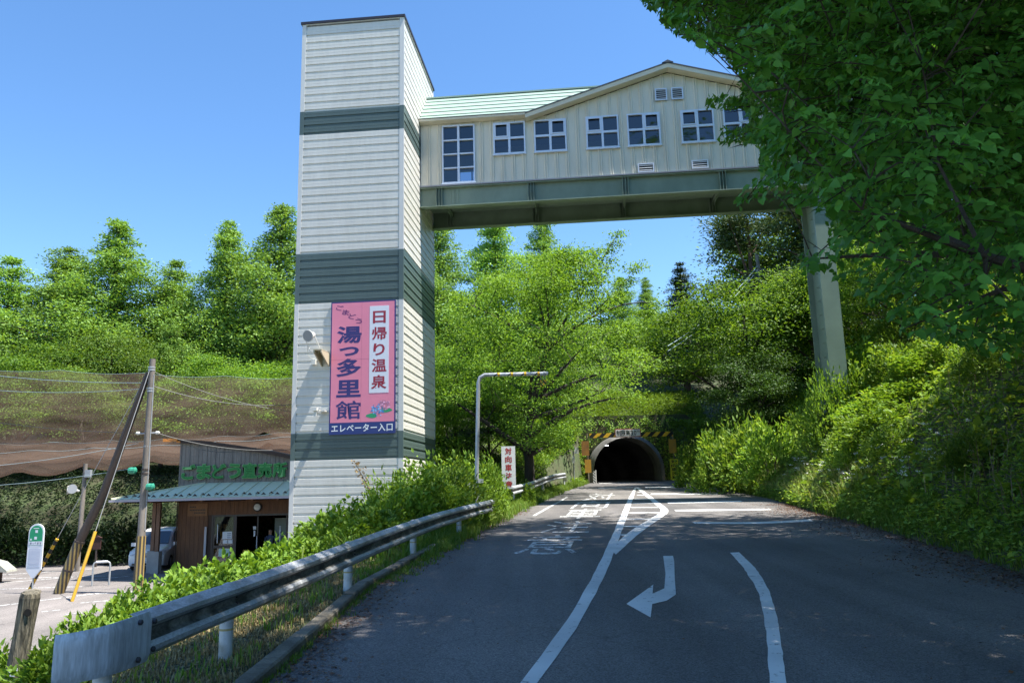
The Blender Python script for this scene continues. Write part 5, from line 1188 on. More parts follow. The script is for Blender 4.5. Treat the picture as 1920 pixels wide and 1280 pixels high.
# ================================================================== vegetation
RN = np.random.default_rng(11)
def unit(a): return a / np.maximum(np.linalg.norm(a, axis=-1, keepdims=True), 1e-9)
def leaf_geo(C, D, Nn, L, W, fold=0.14, droop=0.12):
    """folded rhombic leaves: n base points, directions, normals -> verts, tris"""
    n = len(C); L = np.broadcast_to(L, n)[:, None]; W = np.broadcast_to(W, n)[:, None]
    S = unit(np.cross(D, Nn)); N2 = np.cross(S, D)
    m = C + D * L * 0.42 + N2 * W * fold
    V = np.stack([C, m + S * W * 0.5, C + D * L - N2 * L * droop, m - S * W * 0.5], 1).reshape(-1, 3)
    k = np.arange(n)[:, None] * 4
    F = np.concatenate([k + np.array([[0, 1, 2]]), k + np.array([[0, 2, 3]])], 1).reshape(-1, 3)
    return V, F
OV_U = np.array([0, .22, .58, 1.0, .58, .22, .3, .66]); OV_V = np.array([0, .44, .40, 0, -.40, -.44, 0, 0]); OV_H = np.array([0, .09, .06, -.2, .06, .09, -.015, -.05])
OV_F = np.array([[0, 1, 6], [1, 2, 7], [1, 7, 6], [2, 3, 7], [0, 6, 5], [5, 6, 7], [5, 7, 4], [4, 7, 3]])
def ovate_geo(C, D, Nn, L, W):
    n = len(C); L = np.broadcast_to(L, n)[:, None, None]; W = np.broadcast_to(W, n)[:, None, None]
    S = unit(np.cross(D, Nn)); N2 = np.cross(S, D)
    V = C[:, None] + D[:, None] * OV_U[None, :, None] * L + S[:, None] * OV_V[None, :, None] * W + N2[:, None] * OV_H[None, :, None] * L
    F = (np.arange(n)[:, None, None] * 8 + OV_F[None]).reshape(-1, 3)
    return V.reshape(-1, 3), F
def cluster_leaves(cen, rad, per, flat, rng, out=None, up=0.9, jit=0.55, down=0.1):
    """leaves gathered round cluster centres; returns base points, directions, normals"""
    n = len(cen); k = np.repeat(np.arange(n), per); m = len(k)
    off = rng.normal(size=(m, 3)) * np.array([1, 1, flat]); r = np.broadcast_to(rad, n)[k][:, None]
    off = off * r * 0.55
    C = cen[k] + off
    D = unit(off * np.array([1, 1, 0.4]) / (r + 1e-6) + rng.normal(size=(m, 3)) * 0.6 + np.array([0, 0, -down]))
    Nn = unit(np.array([0, 0, up]) + rng.normal(size=(m, 3)) * jit + unit(off) * 0.35)
    return C, D, Nn
def tube_np(mb, pts, rad, n): mb.tube(pts, rad, n, cap=False)
def skeleton(mb, trunk, trunk_r, cen, rng, nlimb, t0, n_side=6, twig=0.012, limb_r=0.35):
    """trunk polyline; limbs to far clusters; a thin branch to every other cluster"""
    T = np.array(trunk, float); d = np.r_[0, np.cumsum(np.linalg.norm(np.diff(T, axis=0), axis=1))]; d /= d[-1]
    tr = lambda t: np.array([np.interp(t, d, T[:, k]) for k in range(3)])
    rr = lambda t: trunk_r * (1 - 0.8 * t) + 0.02
    mb.tube([tuple(tr(t)) for t in np.linspace(0, 1, 9)], [rr(t) * (1.35 if t == 0 else 1) for t in np.linspace(0, 1, 9)], 9, cap=False)
    pick = [int(rng.integers(len(cen)))]; dist = np.linalg.norm(cen - cen[pick[0]], axis=1)
    for _ in range(min(nlimb, len(cen)) - 1):
        j = int(np.argmax(dist)); pick.append(j); dist = np.minimum(dist, np.linalg.norm(cen - cen[j], axis=1))
    samp = [tr(t) for t in np.linspace(t0, 1, 8)]; sr = [rr(t) for t in np.linspace(t0, 1, 8)]
    for j in pick:
        c = cen[j]; hz = T[0, 2] + (T[-1, 2] - T[0, 2]) * t0
        tt = np.clip((c[2] - T[0, 2]) / (T[-1, 2] - T[0, 2] + 1e-6) - rng.uniform(0.12, 0.4), t0, 0.93); a = tr(tt); r0 = rr(tt) * 0.62
        mid = a * 0.5 + c * 0.5 + np.array([0, 0, rng.uniform(-0.03, 0.16) * np.linalg.norm(c - a)]) + rng.normal(size=3) * 0.05 * np.linalg.norm(c - a)
        P = [(1 - u) ** 2 * a + 2 * u * (1 - u) * mid + u * u * c for u in np.linspace(0, 1, 7)]
        R = [max(twig, r0 * (1 - u) ** 0.8 + twig) for u in np.linspace(0, 1, 7)]
        mb.tube([tuple(p) for p in P], R, n_side, cap=False); samp += P[1:]; sr += R[1:]
    SP = np.array(samp); SR = np.array(sr)
    for j in range(len(cen)):
        if j in pick: continue
        c = cen[j]; q = np.linalg.norm(SP - c, axis=1) + np.maximum(0, SP[:, 2] - c[2]) * 0.8; i = int(np.argmin(q)); a = SP[i]
        mid = (a + c) / 2 + rng.normal(size=3) * 0.06 * np.linalg.norm(c - a) + np.array([0, 0, 0.08 * np.linalg.norm(c - a)])
        r0 = min(SR[i] * 0.7, 0.012 + 0.02 * np.linalg.norm(c - a))
        mb.tube([tuple(a), tuple(mid), tuple(c)], [max(r0, twig), max(r0 * 0.6, twig * 0.8), twig * 0.5], 4, cap=False)
        SP = np.vstack([SP, mid]); SR = np.r_[SR, r0 * 0.6]
m_bark = mat("grey brown bark", (0.075, 0.06, 0.048), 0.9, c2=(0.035, 0.028, 0.022), scale=2, stretch=(6, 6, 1), fine=.3, fscale=20, bump=.5, bscale=15)
m_barkd = mat("dark cherry bark", (0.045, 0.036, 0.032), 0.85, c2=(0.025, 0.02, 0.018), scale=2.5, fine=.25, fscale=25)
m_barkr = mat("reddish pine bark", (0.13, 0.075, 0.05), 0.9, c2=(0.06, 0.04, 0.03), scale=3, stretch=(4, 4, 1))
L_mid = leaf_mat("mid green leaves", (0.081, 0.163, 0.029), (0.146, 0.26, 0.041), (0.227, 0.341, 0.057))
L_cherry = leaf_mat("fresh cherry leaves", (0.111, 0.228, 0.031), (0.183, 0.335, 0.046), (0.261, 0.426, 0.07))
L_meta = leaf_mat("feathery light green needles", (0.136, 0.254, 0.054), (0.217, 0.38, 0.073), (0.307, 0.471, 0.109), trans=.3)
L_dark = leaf_mat("dark glossy leaves", (0.033, 0.075, 0.018), (0.06, 0.128, 0.024), (0.09, 0.18, 0.033), trans=.3)
L_ivy_shade = leaf_mat("ivy leaves in painted shade", (0.012, 0.026, 0.008), (0.02, 0.042, 0.011), (0.035, 0.065, 0.016), trans=.15)  # leaf colour darkened to stand in for the shade of net and trees
L_conif = leaf_mat("dark conifer needles", (0.02, 0.04, 0.016), (0.035, 0.06, 0.022), (0.05, 0.08, 0.03), trans=.12)
L_pine = leaf_mat("pine needles", (0.05, 0.1, 0.04), (0.085, 0.14, 0.055), (0.14, 0.18, 0.075), trans=.2)
L_near = leaf_mat("broad near leaves", (0.075, 0.2, 0.036), (0.11, 0.29, 0.05), (0.18, 0.38, 0.075), trans=.45, rough=.4, tint=(1.2, 1.3, .45), objvar=.1)
L_hyd = leaf_mat("hydrangea leaves", (0.11, 0.21, 0.025), (0.17, 0.29, 0.035), (0.24, 0.36, 0.055), trans=.3, objvar=.12)
L_bank = leaf_mat("bank undergrowth leaves", (0.101, 0.204, 0.031), (0.188, 0.322, 0.047), (0.322, 0.441, 0.077), trans=.38)
L_grass = leaf_mat("roadside grass", (0.075, 0.163, 0.022), (0.138, 0.237, 0.033), (0.25, 0.3, 0.075), trans=.35)
L_dry = leaf_mat("dry straw and leaves", (0.16, 0.115, 0.05), (0.27, 0.21, 0.095), (0.34, 0.28, 0.14), trans=.15, tint=(1, 1, 1))
L_litter = leaf_mat("brown fallen leaves", (0.075, 0.035, 0.018), (0.13, 0.06, 0.03), (0.2, 0.11, 0.055), trans=.05, tint=(1, 1, 1))

def proj(P):
    P = np.asarray(P); z = P @ np.array(_f); r = P @ np.array(CAM_R); u = P @ np.array(CAM_U)
    z = np.where(np.abs(z) < 1e-6, 1e-6, z)
    return 960 + FPX * r / z, 640 - FPX * u / z, z
def add_leaves(name, V, F, m, parent, kind="stuff"):
    me = np_mesh(name, V, F); me.materials.append(m)
    o = bpy.data.objects.new(name, me); COL.objects.link(o); o.parent = parent
    if kind: o["kind"] = kind
    return o

def crown_points(n, c, r, rng, inner=0.35, bot=-0.6):
    P = []
    while len(P) < n:
        v = rng.normal(size=3); v /= np.linalg.norm(v)
        if v[2] < bot: continue
        q = rng.uniform(inner, 1.0) ** 0.5
        lob = 1 + 0.16 * sin(3 * atan2(v[1], v[0]) + v[2] * 4) + 0.1 * sin(5 * atan2(v[1], v[0]) + 1)
        P.append(np.array(c) + v * np.array(r) * q * lob)
    return np.array(P)

PROTO = {}
_OW = ["first", "second", "third", "fourth", "fifth", "sixth", "seventh", "eighth", "ninth", "tenth", "eleventh", "twelfth", "thirteenth", "fourteenth", "fifteenth", "sixteenth", "seventeenth", "eighteenth", "nineteenth"]
_OT = ["twenty", "thirty", "forty", "fifty", "sixty", "seventy", "eighty"]
def nth(i):
    """0 -> first, 1 -> second ..."""
    i += 1
    if i < 20: return _OW[i - 1]
    t, u = divmod(i, 10)
    return (_OT[t - 2][:-1] + "ieth") if u == 0 else _OT[t - 2] + "-" + _OW[u - 1]
def broadleaf(key, seed, H, tr, cz, rx, rz_, ncl, per, clr, lL, flat, m, bark, nl=9, t0=.25, airy=0):
    rng = np.random.default_rng(seed); cen = crown_points(ncl, (0, 0, cz), (rx, rx, rz_), rng)
    mb = MB(); skeleton(mb, [(0, 0, -.3), (rng.normal() * .1, rng.normal() * .1, H * .3), (rng.normal() * .3, rng.normal() * .3, H * .6), (rng.normal() * .4, rng.normal() * .4, H * .86)], tr, cen, rng, nl, t0)
    C, D, Nn = cluster_leaves(cen, clr * rng.uniform(.7, 1.3, len(cen)), per, flat, rng)
    V, F = leaf_geo(C, D, Nn, lL * rng.uniform(.7, 1.25, len(C)), lL * .55 * rng.uniform(.8, 1.2, len(C)))
    PROTO[key] = (mb.mesh("trunk"), np_mesh("crown", V, F), m, bark)
def metaseq(key, seed, H, R, per=1, m=None, bark=None, lL=.24, droop=.0, lev=46, narrow=.75):
    rng = np.random.default_rng(seed); mb = MB()
    mb.tube([(0, 0, -.3), (0, 0, H * .5), (0, 0, H * .97)], [.02 * H, .012 * H, .02], 8, cap=False)
    Cs = []; Ds = []
    for i in range(lev):
        t = (i + rng.random()) / lev; z = H * (.1 + .9 * t)
        rad = R * (min(1, 1.1 * (1 - t) ** narrow + .04)) * (.9 if t > .2 else .6 + 1.5 * t)
        nb = 5 if t < .8 else 4
        a0 = rng.uniform(0, 2 * pi)
        for b_ in range(nb):
            a = a0 + 2 * pi * b_ / nb + rng.normal() * .25; rl = rad * rng.uniform(.5, 1.2) * (1 + .25 * cos(a * 2 + i * .23) + .12 * rng.normal())
            rise = rl * (.32 - droop) ; end = np.array([rl * cos(a), rl * sin(a), z + rise - droop * rl])
            st = np.array([0, 0, z - rl * .1])
            mb.tube([tuple(st), tuple((st + end) / 2 + np.array([0, 0, .08 * rl])), tuple(end)], [.03 + .012 * rl, .02 + .006 * rl, .008], 4, cap=False)
            k = int((40 + 92 * rl) * per); u = rng.uniform(.18, 1.03, k) ** .8
            P = st + (end - st) * u[:, None] + np.array([0, 0, .08 * rl]) * (np.sin(pi * u))[:, None] * 2
            sp = (.14 + .19 * rl * (1 - .45 * u))[:, None]; off = rng.normal(size=(k, 3)) * sp * np.array([1, 1, .55]); P = P + off
            Cs.append(P); Ds.append(unit((end - st)[None] * .5 / max(rl, .1) + rng.normal(size=(k, 3)) * .8 + np.array([0, 0, -.15])))
    C = np.concatenate(Cs); D = np.concatenate(Ds); Nn = unit(np.array([0, 0, .7]) + rng.normal(size=C.shape) * .6)
    V, F = leaf_geo(C, D, Nn, lL * rng.uniform(.7, 1.3, len(C)), lL * .42 * rng.uniform(.8, 1.2, len(C)))
    PROTO[key] = (mb.mesh("trunk"), np_mesh("crown", V, F), m or L_meta, bark or m_bark)
def pine(key, seed, H, R):
    rng = np.random.default_rng(seed); mb = MB(); cen = []
    for i in range(58):
        t = rng.uniform(.22, 1); a = rng.uniform(0, 2 * pi); rl = R * (1.1 - .75 * t) * rng.uniform(.5, 1.15); cen.append((rl * cos(a), rl * sin(a), H * t + .1 * rl))
    cen = np.array(cen); skeleton(mb, [(0, 0, -.3), (.15, 0, H * .4), (.05, .1, H * .75), (0, 0, H * .98)], .018 * H, cen, rng, 14, .3)
    C, D, Nn = cluster_leaves(cen, rng.uniform(.8, 1.5, len(cen)), 420, .4, rng, jit=.9, down=-.25)
    V, F = leaf_geo(C, D, Nn, .3 * rng.uniform(.7, 1.2, len(C)), .1, .05, .02)
    PROTO[key] = (mb.mesh("trunk"), np_mesh("crown", V, F), L_pine, m_barkr)

broadleaf('oakA', 21, 10, .26, 6.4, 4.4, 3.9, 130, 210, 1.15, .2, .5, L_mid, m_bark)
broadleaf('oakB', 22, 11, .28, 6.8, 4.0, 4.4, 120, 220, 1.2, .2, .42, L_mid, m_bark)
broadleaf('lush', 23, 9.5, .24, 5.4, 4.7, 4.3, 140, 230, 1.1, .19, .36, leaf_mat("lush layered leaves", (0.081, 0.171, 0.024), (0.139, 0.269, 0.036), (0.244, 0.39, 0.057)), m_barkd)
broadleaf('dark', 24, 9, .24, 5.2, 4.4, 4.2, 120, 220, 1.2, .2, .36, L_dark, m_barkd)
metaseq('metaA', 31, 20, 5.0, lev=34, narrow=.8); metaseq('metaB', 32, 19, 4.7, lev=32, narrow=.72); metaseq('metaC', 33, 21, 5.4, lev=36, narrow=.86)
metaseq('conif', 34, 16, 2.6, m=L_conif, bark=m_barkr, droop=.3, lev=38, lL=.22, per=.9)
pine('pineA', 35, 17, 5.0)

def plant_tree(key, name, label, cat, x, y, top, rot, widen=1.0, group=None, z=None):
    tm, cm, m, bark = PROTO[key]
    if not tm.materials: tm.materials.append(bark); tm['_n'] = 1
    if not cm.materials: cm.materials.append(m)
    zg = float(TERR(x, y)) if z is None else z
    co = np.zeros(len(cm.vertices) * 3, np.float32); cm.vertices.foreach_get('co', co); h = float(np.percentile(co[2::3], 99.8))
    s = (top - zg) / h
    t = thing(name, label, cat, (x, y, zg), rot, group); t.scale = (s * widen, s * widen, s)
    for nm, me in (("trunk", tm), ("crown", cm)):
        o = bpy.data.objects.new(nm, me); COL.objects.link(o); o.parent = t
        if nm == "crown": o["kind"] = "stuff"
    return t

# row of conical trees along the left skyline
GM = "conical dawn redwoods on the left skyline"
for i, (k, x, y, tp, wd, lb) in enumerate([('metaB', -40.1, 60, 18.9, 1.5, "conical redwood at the far left edge of the skyline"), ('metaA', -35.9, 60.5, 19.7, 1.55, "second conical redwood from the left edge of the skyline"), ('metaC', -31.4, 59.5, 21.5, 1.5, "broad tall redwood rising above the utility pole's left side"),
        ('metaB', -27.4, 61, 18.6, 1.35, "lower slim redwood above the utility pole"), ('metaA', -22.7, 60, 21.4, 1.25, "slim pointed redwood second left of the tower"), ('metaC', -18.2, 59, 22.3, 1.35, "tall redwood touching the left side of the tower")]):
    plant_tree(k, "dawn_redwood", lb, "tree", x, y, tp, i * 1.3, wd, GM)
for i, (k, x, y, tp, wd) in enumerate([('metaC', -45, 63, 18, 1.1), ('metaA', -29.5, 66, 17.0, 1.2), ('metaB', -38, 66, 16.5, 1.2), ('metaB', -24.8, 65, 16.5, 1.2), ('metaB', -20.4, 64, 17.0, 1.1), ('metaC', -14, 64, 19.0, 1.0), ('metaA', -33.8, 64, 16.8, 1.2), ('metaA', -50, 66, 17, 1.2)]):
    plant_tree(k, "dawn_redwood", "redwood in the second row of the left skyline, %s of that row" % nth(i), "tree", x, y, tp, i * 2.1 + .5, wd, "second row redwoods behind the left skyline")
for i, (k, x, y, tp, wd, lb) in enumerate([('metaC', -5.2, 54, 19.6, 1.0, "redwood just right of the tower beneath the footbridge"), ('metaA', -1.2, 56, 20.6, 1.15, "redwood behind the cherry tree under the bridge middle"), ('metaC', 2.6, 57, 20.3, 1.0, "redwood behind the cherry tree with its right side against the sky"), ('metaB', 12.0, 82, 22.0, 1.1, "distant light green redwood above the tunnel"), ('metaA', 15.8, 88, 23.5, 1.1, "far redwood behind the dark conifer")]):
    plant_tree(k, "dawn_redwood", lb, "tree", x, y, tp, i * 1.7 + .3, wd, "redwoods behind the cherry tree")
# broadleaf belt above the netting
for i in range(12):
    x = -46 + i * 3.5; y = 53.5 + (i * 37 % 5)
    plant_tree(('oakA', 'oakB', 'lush', 'metaB', 'dark')[i * 3 % 5], "broadleaf_tree", "rounded broadleaf tree in the belt above the netting, %s from the left" % nth(i), "tree", x, y, 8.0 + (i * 29 % 7) * .75, i * 2.4, (.85 + (i * 17 % 5) * .09), "broadleaf belt above the netting")
for i in range(9):
    plant_tree(('lush', 'oakA', 'dark')[i % 3], "broadleaf_tree", "shady broadleaf tree behind the brown netting, %s from the left" % nth(i), "tree", -46 + i * 4.6, 49.5 + (i % 2) * 1.2, 7.2 + (i * 13 % 5) * .4, i * 1.9, 1.1, "shady trees behind the netting")
# right side of the road, from the tunnel forwards
for k, nm, x, y, tp, r_, wd, lb in [('lush', "broadleaf_tree", 15.2, 50, 12.4, .4, 1.15, "large layered green tree on the right slope above the tunnel road"), ('dark', "broadleaf_tree", 14.2, 44.5, 7.6, 1.9, 1.05, "dark leafy tree low on the right slope near the tunnel"),
        ('oakB', "broadleaf_tree", 18.5, 47, 13.4, 2.2, 1.0, "green tree left of the bridge pier high on the slope"), ('lush', "broadleaf_tree", 20.5, 40, 13.0, 3.6, 1.0, "bright tree right behind the bridge pier"), ('dark', "broadleaf_tree", 22.5, 60, 13.0, 5.1, 1.1, "dark tree right of the tunnel mouth"),
        ('conif', "dark_conifer", 17.0, 75, 21.4, 0, 1.4, "dark pointed conifer against the sky right of the cherry tree"), ('conif', "dark_conifer", 22.8, 67, 19.0, 2, 1.5, "shorter dark conifer behind the right slope trees"), ('pineA', "pine_tree", 19.3, 60, 21.4, .3, 1.25, "open pine beside the hilltop pole with sky behind"),
        ('pineA', "pine_tree", 22.8, 56, 22.0, 2.6, 1.35, "second pine right of the hilltop pole"), ('pineA', "pine_tree", 21.5, 47, 18.5, 4.4, 1.2, "nearer pine with bare reddish trunk left of the pier"), ('oakA', "broadleaf_tree", 12.5, 86, 18.0, 1.1, 1.1, "rounded green tree on the hill above the tunnel")]:
    plant_tree(k, nm, lb, "tree", x, y, tp, r_, wd)
for i, (k, x, y, tp, wd) in enumerate([('oakB', 6.0, 78, 15.5, 1.2), ('oakA', 1.5, 74, 14.5, 1.2), ('lush', 17.5, 80, 17.5, 1.2), ('oakA', -6, 70, 15, 1.2), ('oakB', -11, 66, 15, 1.2), ('oakB', 25, 66, 23, 1.2), ('lush', 30, 60, 21, 1.3), ('conif', 24.5, 60, 23, 1.7)]):
    plant_tree(k, "broadleaf_tree", "tree in the wood behind the tunnel on the hill crest, %s of the row" % nth(i), "tree", x, y, tp, i * 1.4, wd, "wood behind the tunnel")
for i, (k, x, y, tp, wd) in enumerate([('dark', 21, 33, 11.5, 1.05), ('oakA', 23, 27, 13, 1.1), ('dark', 20, 22, 10.5, 1.0), ('oakB', 25, 20, 14, 1.15), ('lush', 26, 34, 15, 1.1), ('dark', 18.5, 15, 9.5, 1.0), ('oakA', 22, 12, 13, 1.1), ('dark', 28, 26, 16, 1.2)]):
    plant_tree(k, "broadleaf_tree", "dense dark tree on top of the right bank, %s counted from the pier" % nth(i), "tree", x, y, tp, i * 2.2, wd, "trees along the top of the right bank")
for i, (k, x, y, tp, wd) in enumerate([('lush', -3.6, 48, 8.5, 1.0), ('dark', -1.5, 46.5, 5.6, 1.0), ('oakA', -8.5, 47, 9, 1.0), ('lush', 0.6, 62, 9.0, 1.0), ('dark', 0.2, 56, 6.5, 1.0), ('lush', -6.2, 43, 5.5, .9)]):
    plant_tree(k, "broadleaf_tree", ("low leafy tree in the thicket right behind the tower", "low dark tree behind the cherry trunk", "low tree left behind the tower edge", "low leafy tree left of the tunnel top", "low dark tree between cherry tree and tunnel", "lowest leafy tree just right of the tower")[i], "tree", x, y, tp, i * 1.1 + .6, wd, "thicket between tower and tunnel")

# ------------------------------------------------------------------ the cherry tree between tower and tunnel
rng = np.random.default_rng(77)
chx, chy = 0.75, 42.0; chz = float(TERR(chx, chy)) ; ch = thing("cherry_tree", "spreading light green cherry tree with dark branches left of the tunnel", "tree", (chx, chy, chz))
cen = []
while len(cen) < 275:
    a = rng.uniform(0, 2 * pi); t = rng.uniform(0, 1); rr_ = sqrt(rng.uniform(.08, 1))
    z = 2.2 + 11.2 * t; R_ = 6.3 * (1 - (abs(t - .36) / .66) ** 2.2 if t > .36 else 1 - ((.36 - t) / .46) ** 2) ; R_ = max(R_, .6)
    p = np.array([1.1 + R_ * rr_ * cos(a), R_ * rr_ * sin(a) * .9, z])
    if p[0] > 0 and t > .75: p[0] += 1.4 * (t - .75) * 4
    if p[1] < -3.4 and p[0] < -3.5: continue
    cen.append(p)
for tip_, n_ in (((5.6, 2, 15.0), 9), ((6.7, 2, 13.2), 9), ((4.2, 1, 14.0), 8), ((-3.5, -1, 10.6), 6), ((7.6, 1, 10.6), 7)):
    for u in np.linspace(.55, 1, n_): cen.append(np.array([1.4, 0, 5.5]) * (1 - u) + np.array(tip_) * u + rng.normal(size=3) * .12)
cen = np.array(cen); px, py, zz = proj(cen + np.array(ch.location)); cen = cen[~((px > 1075) & (py > 745)) & ~((px > 1190) & (py > 700))]
mb = MB(); skeleton(mb, [(0, 0, -.4), (.05, 0, 1.6), (-.1, .1, 3.0), (.25, .1, 4.6), (.7, .1, 6.5), (1.4, 0, 8.5)], .3, cen, rng, 22, .28, 7, .016)
mb.build("trunk", m_barkd, ch, smooth=True)
rad_ = rng.uniform(.75, 1.35, len(cen)); rad_[-39:] *= .55
C, D, Nn = cluster_leaves(cen, rad_, 165, .33, rng, jit=.5)
px, py, zz = proj(C + np.array(ch.location)); ok = ~((px > 1075) & (py > 798 + rng.normal(size=len(C)) * 10)); C, D, Nn = C[ok], D[ok], Nn[ok]
V, F = leaf_geo(C, D, Nn, .155 * rng.uniform(.7, 1.3, len(C)), .085 * rng.uniform(.8, 1.2, len(C)))
add_leaves("crown", V, F, L_cherry, ch)

# ------------------------------------------------------------------ near trees on the right whose crowns overhang the road
BXP = [0, 1196, 1200, 1250, 1317, 1360, 1385, 1402, 1424, 1430, 1495, 1500, 1560, 1600, 1640, 1700, 1800, 1920, 4000]
BYP = [-1e4, -1e4, 0, 56, 96, 114, 152, 228, 305, 396, 418, 512, 540, 556, 600, 636, 655, 700, 900]
def allowed(P, rng, soft=26, box=None):
    """keeps the crowns clear of the view of bridge and slope, as the road clearance does"""
    px, py, z = proj(P); inf = (z > .3) & (px > -60) & (px < 1980) & (py > -40) & (py < 1400)
    lim = np.interp(px, BXP, BYP) - np.abs(rng.normal(size=len(P))) * soft
    hole = inf & (px > 1478) & (px < 1552) & (py > 384) & (py < 476)
    ok = ~inf | ((py < lim) & ~hole) | ((px > 1376) & (py > 338 + .3 * (1430 - px)) & (py < 398) & (z < 9)) | ((px > 1325) & (py > 182) & (py < 205) & (z > 9)) | ((px > 1348) & (py > 240) & (py < 272) & (z > 9))
    return ok
def sprays(cen, rad, ntw, nlf, length, rng, face=0.0):
    """flat hanging sprays: twigs with leaves on both sides; returns leaf bases, directions, normals and the twigs"""
    k = np.repeat(np.arange(len(cen)), ntw); m = len(k)
    off = rng.normal(size=(m, 3)) * np.array([1, 1, .7]) * (np.broadcast_to(rad, len(cen))[k] * .45)[:, None]
    B = cen[k] + off; a = np.arctan2(off[:, 1], off[:, 0]) + rng.normal(size=m) * .8
    T = unit(np.c_[np.cos(a), np.sin(a), rng.uniform(-.55, .12, m)]); ln = length * rng.uniform(.6, 1.25, m)
    q = np.repeat(np.arange(m), nlf); u = np.tile((np.arange(nlf) + .5) / nlf, m); sd = np.tile(np.where(np.arange(nlf) % 2 == 0, 1., -1.), m)
    P = B[q] + T[q] * (ln[q] * u)[:, None] + np.c_[np.zeros(len(q)), np.zeros(len(q)), -.28 * ln[q] * u ** 2]
    S = unit(np.cross(T, np.array([0, 0, 1.])))[q] * sd[:, None]
    D = unit(T[q] * rng.uniform(.3, .8, len(q))[:, None] + S * rng.uniform(.5, 1., len(q))[:, None] + np.c_[np.zeros(len(q)), np.zeros(len(q)), -rng.uniform(.05, .75, len(q))])
    Nn = unit(np.array([-.75 * face, -.6 * face, 1. - .35 * face]) + S * .25 + rng.normal(size=(len(q), 3)) * .3)
    sz = (1.1 - .5 * np.abs(u - .45)) * rng.uniform(.7, 1.15, len(q))
    return P, D, Nn, sz, (B, T, ln)
def near_tree(name, label, base, top, r_tr, cen, per, rad, lL, m, flat, rng, ovate=False, nl=12, soft=20, group=None, asp=.6):
    cen = cen[allowed(cen, rng, soft)]
    base = (base[0], base[1], float(TERR(base[0], base[1])))
    t = thing(name, label, "tree", base, 0, group); O = np.array(base)
    mb = MB(); tk = [tuple(np.array([0, 0, -.3])), tuple((np.array(top) - O) * .45 + np.array([.3, 0, 0])), tuple(np.array(top) - O)]
    skeleton(mb, tk, r_tr, cen - O, rng, nl, .22, 6, .009)
    mb.build("trunk", m_bark, t, smooth=True)
    ntw, nlf, tl_ = per
    C, D, Nn, sz, (B, T, ln) = sprays(cen, rad * rng.uniform(.75, 1.25, len(cen)), ntw, nlf, tl_, rng, .8)
    ok = allowed(C + D * lL * .6, rng, 7); C, D, Nn, sz = C[ok], D[ok], Nn[ok], sz[ok]
    ok = allowed(B + T * ln[:, None] * .8, rng, 5); B, T, ln = B[ok], T[ok], ln[ok]
    V, F = leaf_geo(B - O - T * .1, unit(T + np.array([0, 0, -.12])), np.tile(np.array([[.3, -.8, .5]]), (len(B), 1)), ln, .008 if tl_ < .7 else .014, 0, .05)
    add_leaves("twigs", V, F, m_bark, t)
    return t, C - O, D, Nn, sz
def ell(n, c, r, rng, inner=.15):
    v = unit(rng.normal(size=(n, 3))); return np.array(c) + v * np.array(r) * (rng.uniform(inner, 1, n) ** .45)[:, None]
rng = np.random.default_rng(5)
# broad-leaved tree right beside the camera
cen = np.concatenate([np.c_[rng.uniform(1.5, 7.5, 330), rng.uniform(5.2, 10.0, 330), rng.uniform(.7, 6.5, 330)], ell(120, (7.5, 7, 5.5), (4.5, 4, 3.5), rng)])
cen = cen[(cen[:, 2] > 1.0 + .12 * (cen[:, 0] - 5)) ]
t2, C, D, Nn, sz = near_tree("broad_leaved_tree", "broad-leaved tree overhanging the road in the right foreground", (9.6, 7.6), (7.6, 7.6, 7.0), .2, cen, (10, 10, .5), .6, .13, L_near, .55, rng, True, 16, 14)
O2 = np.array(t2.location)
lL = .102 * sz * rng.uniform(.75, 1.2, len(C)); px, py, zz = proj(C + O2)
vis = (px > 0) & (px < 1920) & (py > 0) & (py < 1280); order = np.argsort(np.where(vis, zz, 1e6))
# depth-order pick: the 300 leaves that show largest become leaves of their own
first = order[:300]; rest = np.setdiff1d(np.arange(len(C)), first)
V, F = ovate_geo(C[rest], D[rest], Nn[rest], lL[rest], lL[rest] * .78); o_ = add_leaves("crown", V, F, L_near, t2)
Vl, Fl = ovate_geo(np.zeros((1, 3)), np.array([[1., 0, 0]]), np.array([[0, 0, 1.]]), np.ones(1), np.ones(1) * .78)
lm = np_mesh("leaf", Vl, Fl); L_near1 = leaf_mat("broad near leaf", (0.12, 0.3, 0.052), (0.12, 0.3, 0.052), None, trans=.45, rough=.4, tint=(1.2, 1.3, .45), objvar=.4); lm.materials.append(L_near1)
for i in first:
    d = D[i]; s = unit(np.cross(d, Nn[i])); n2 = np.cross(s, d); L_ = lL[i]
    o = bpy.data.objects.new("leaf", lm); COL.objects.link(o); o.parent = t2
    o.matrix_local = Matrix(((d[0] * L_, -s[0] * L_, n2[0] * L_, C[i][0]), (d[1] * L_, -s[1] * L_, n2[1] * L_, C[i][1]), (d[2] * L_, -s[2] * L_, n2[2] * L_, C[i][2]), (0, 0, 0, 1)))
L_tall = leaf_mat("tall tree leaves", (0.065, 0.165, 0.03), (0.1, 0.24, 0.04), (0.155, 0.31, 0.06), trans=.45, tint=(1.25, 1.3, .42), objvar=.1)
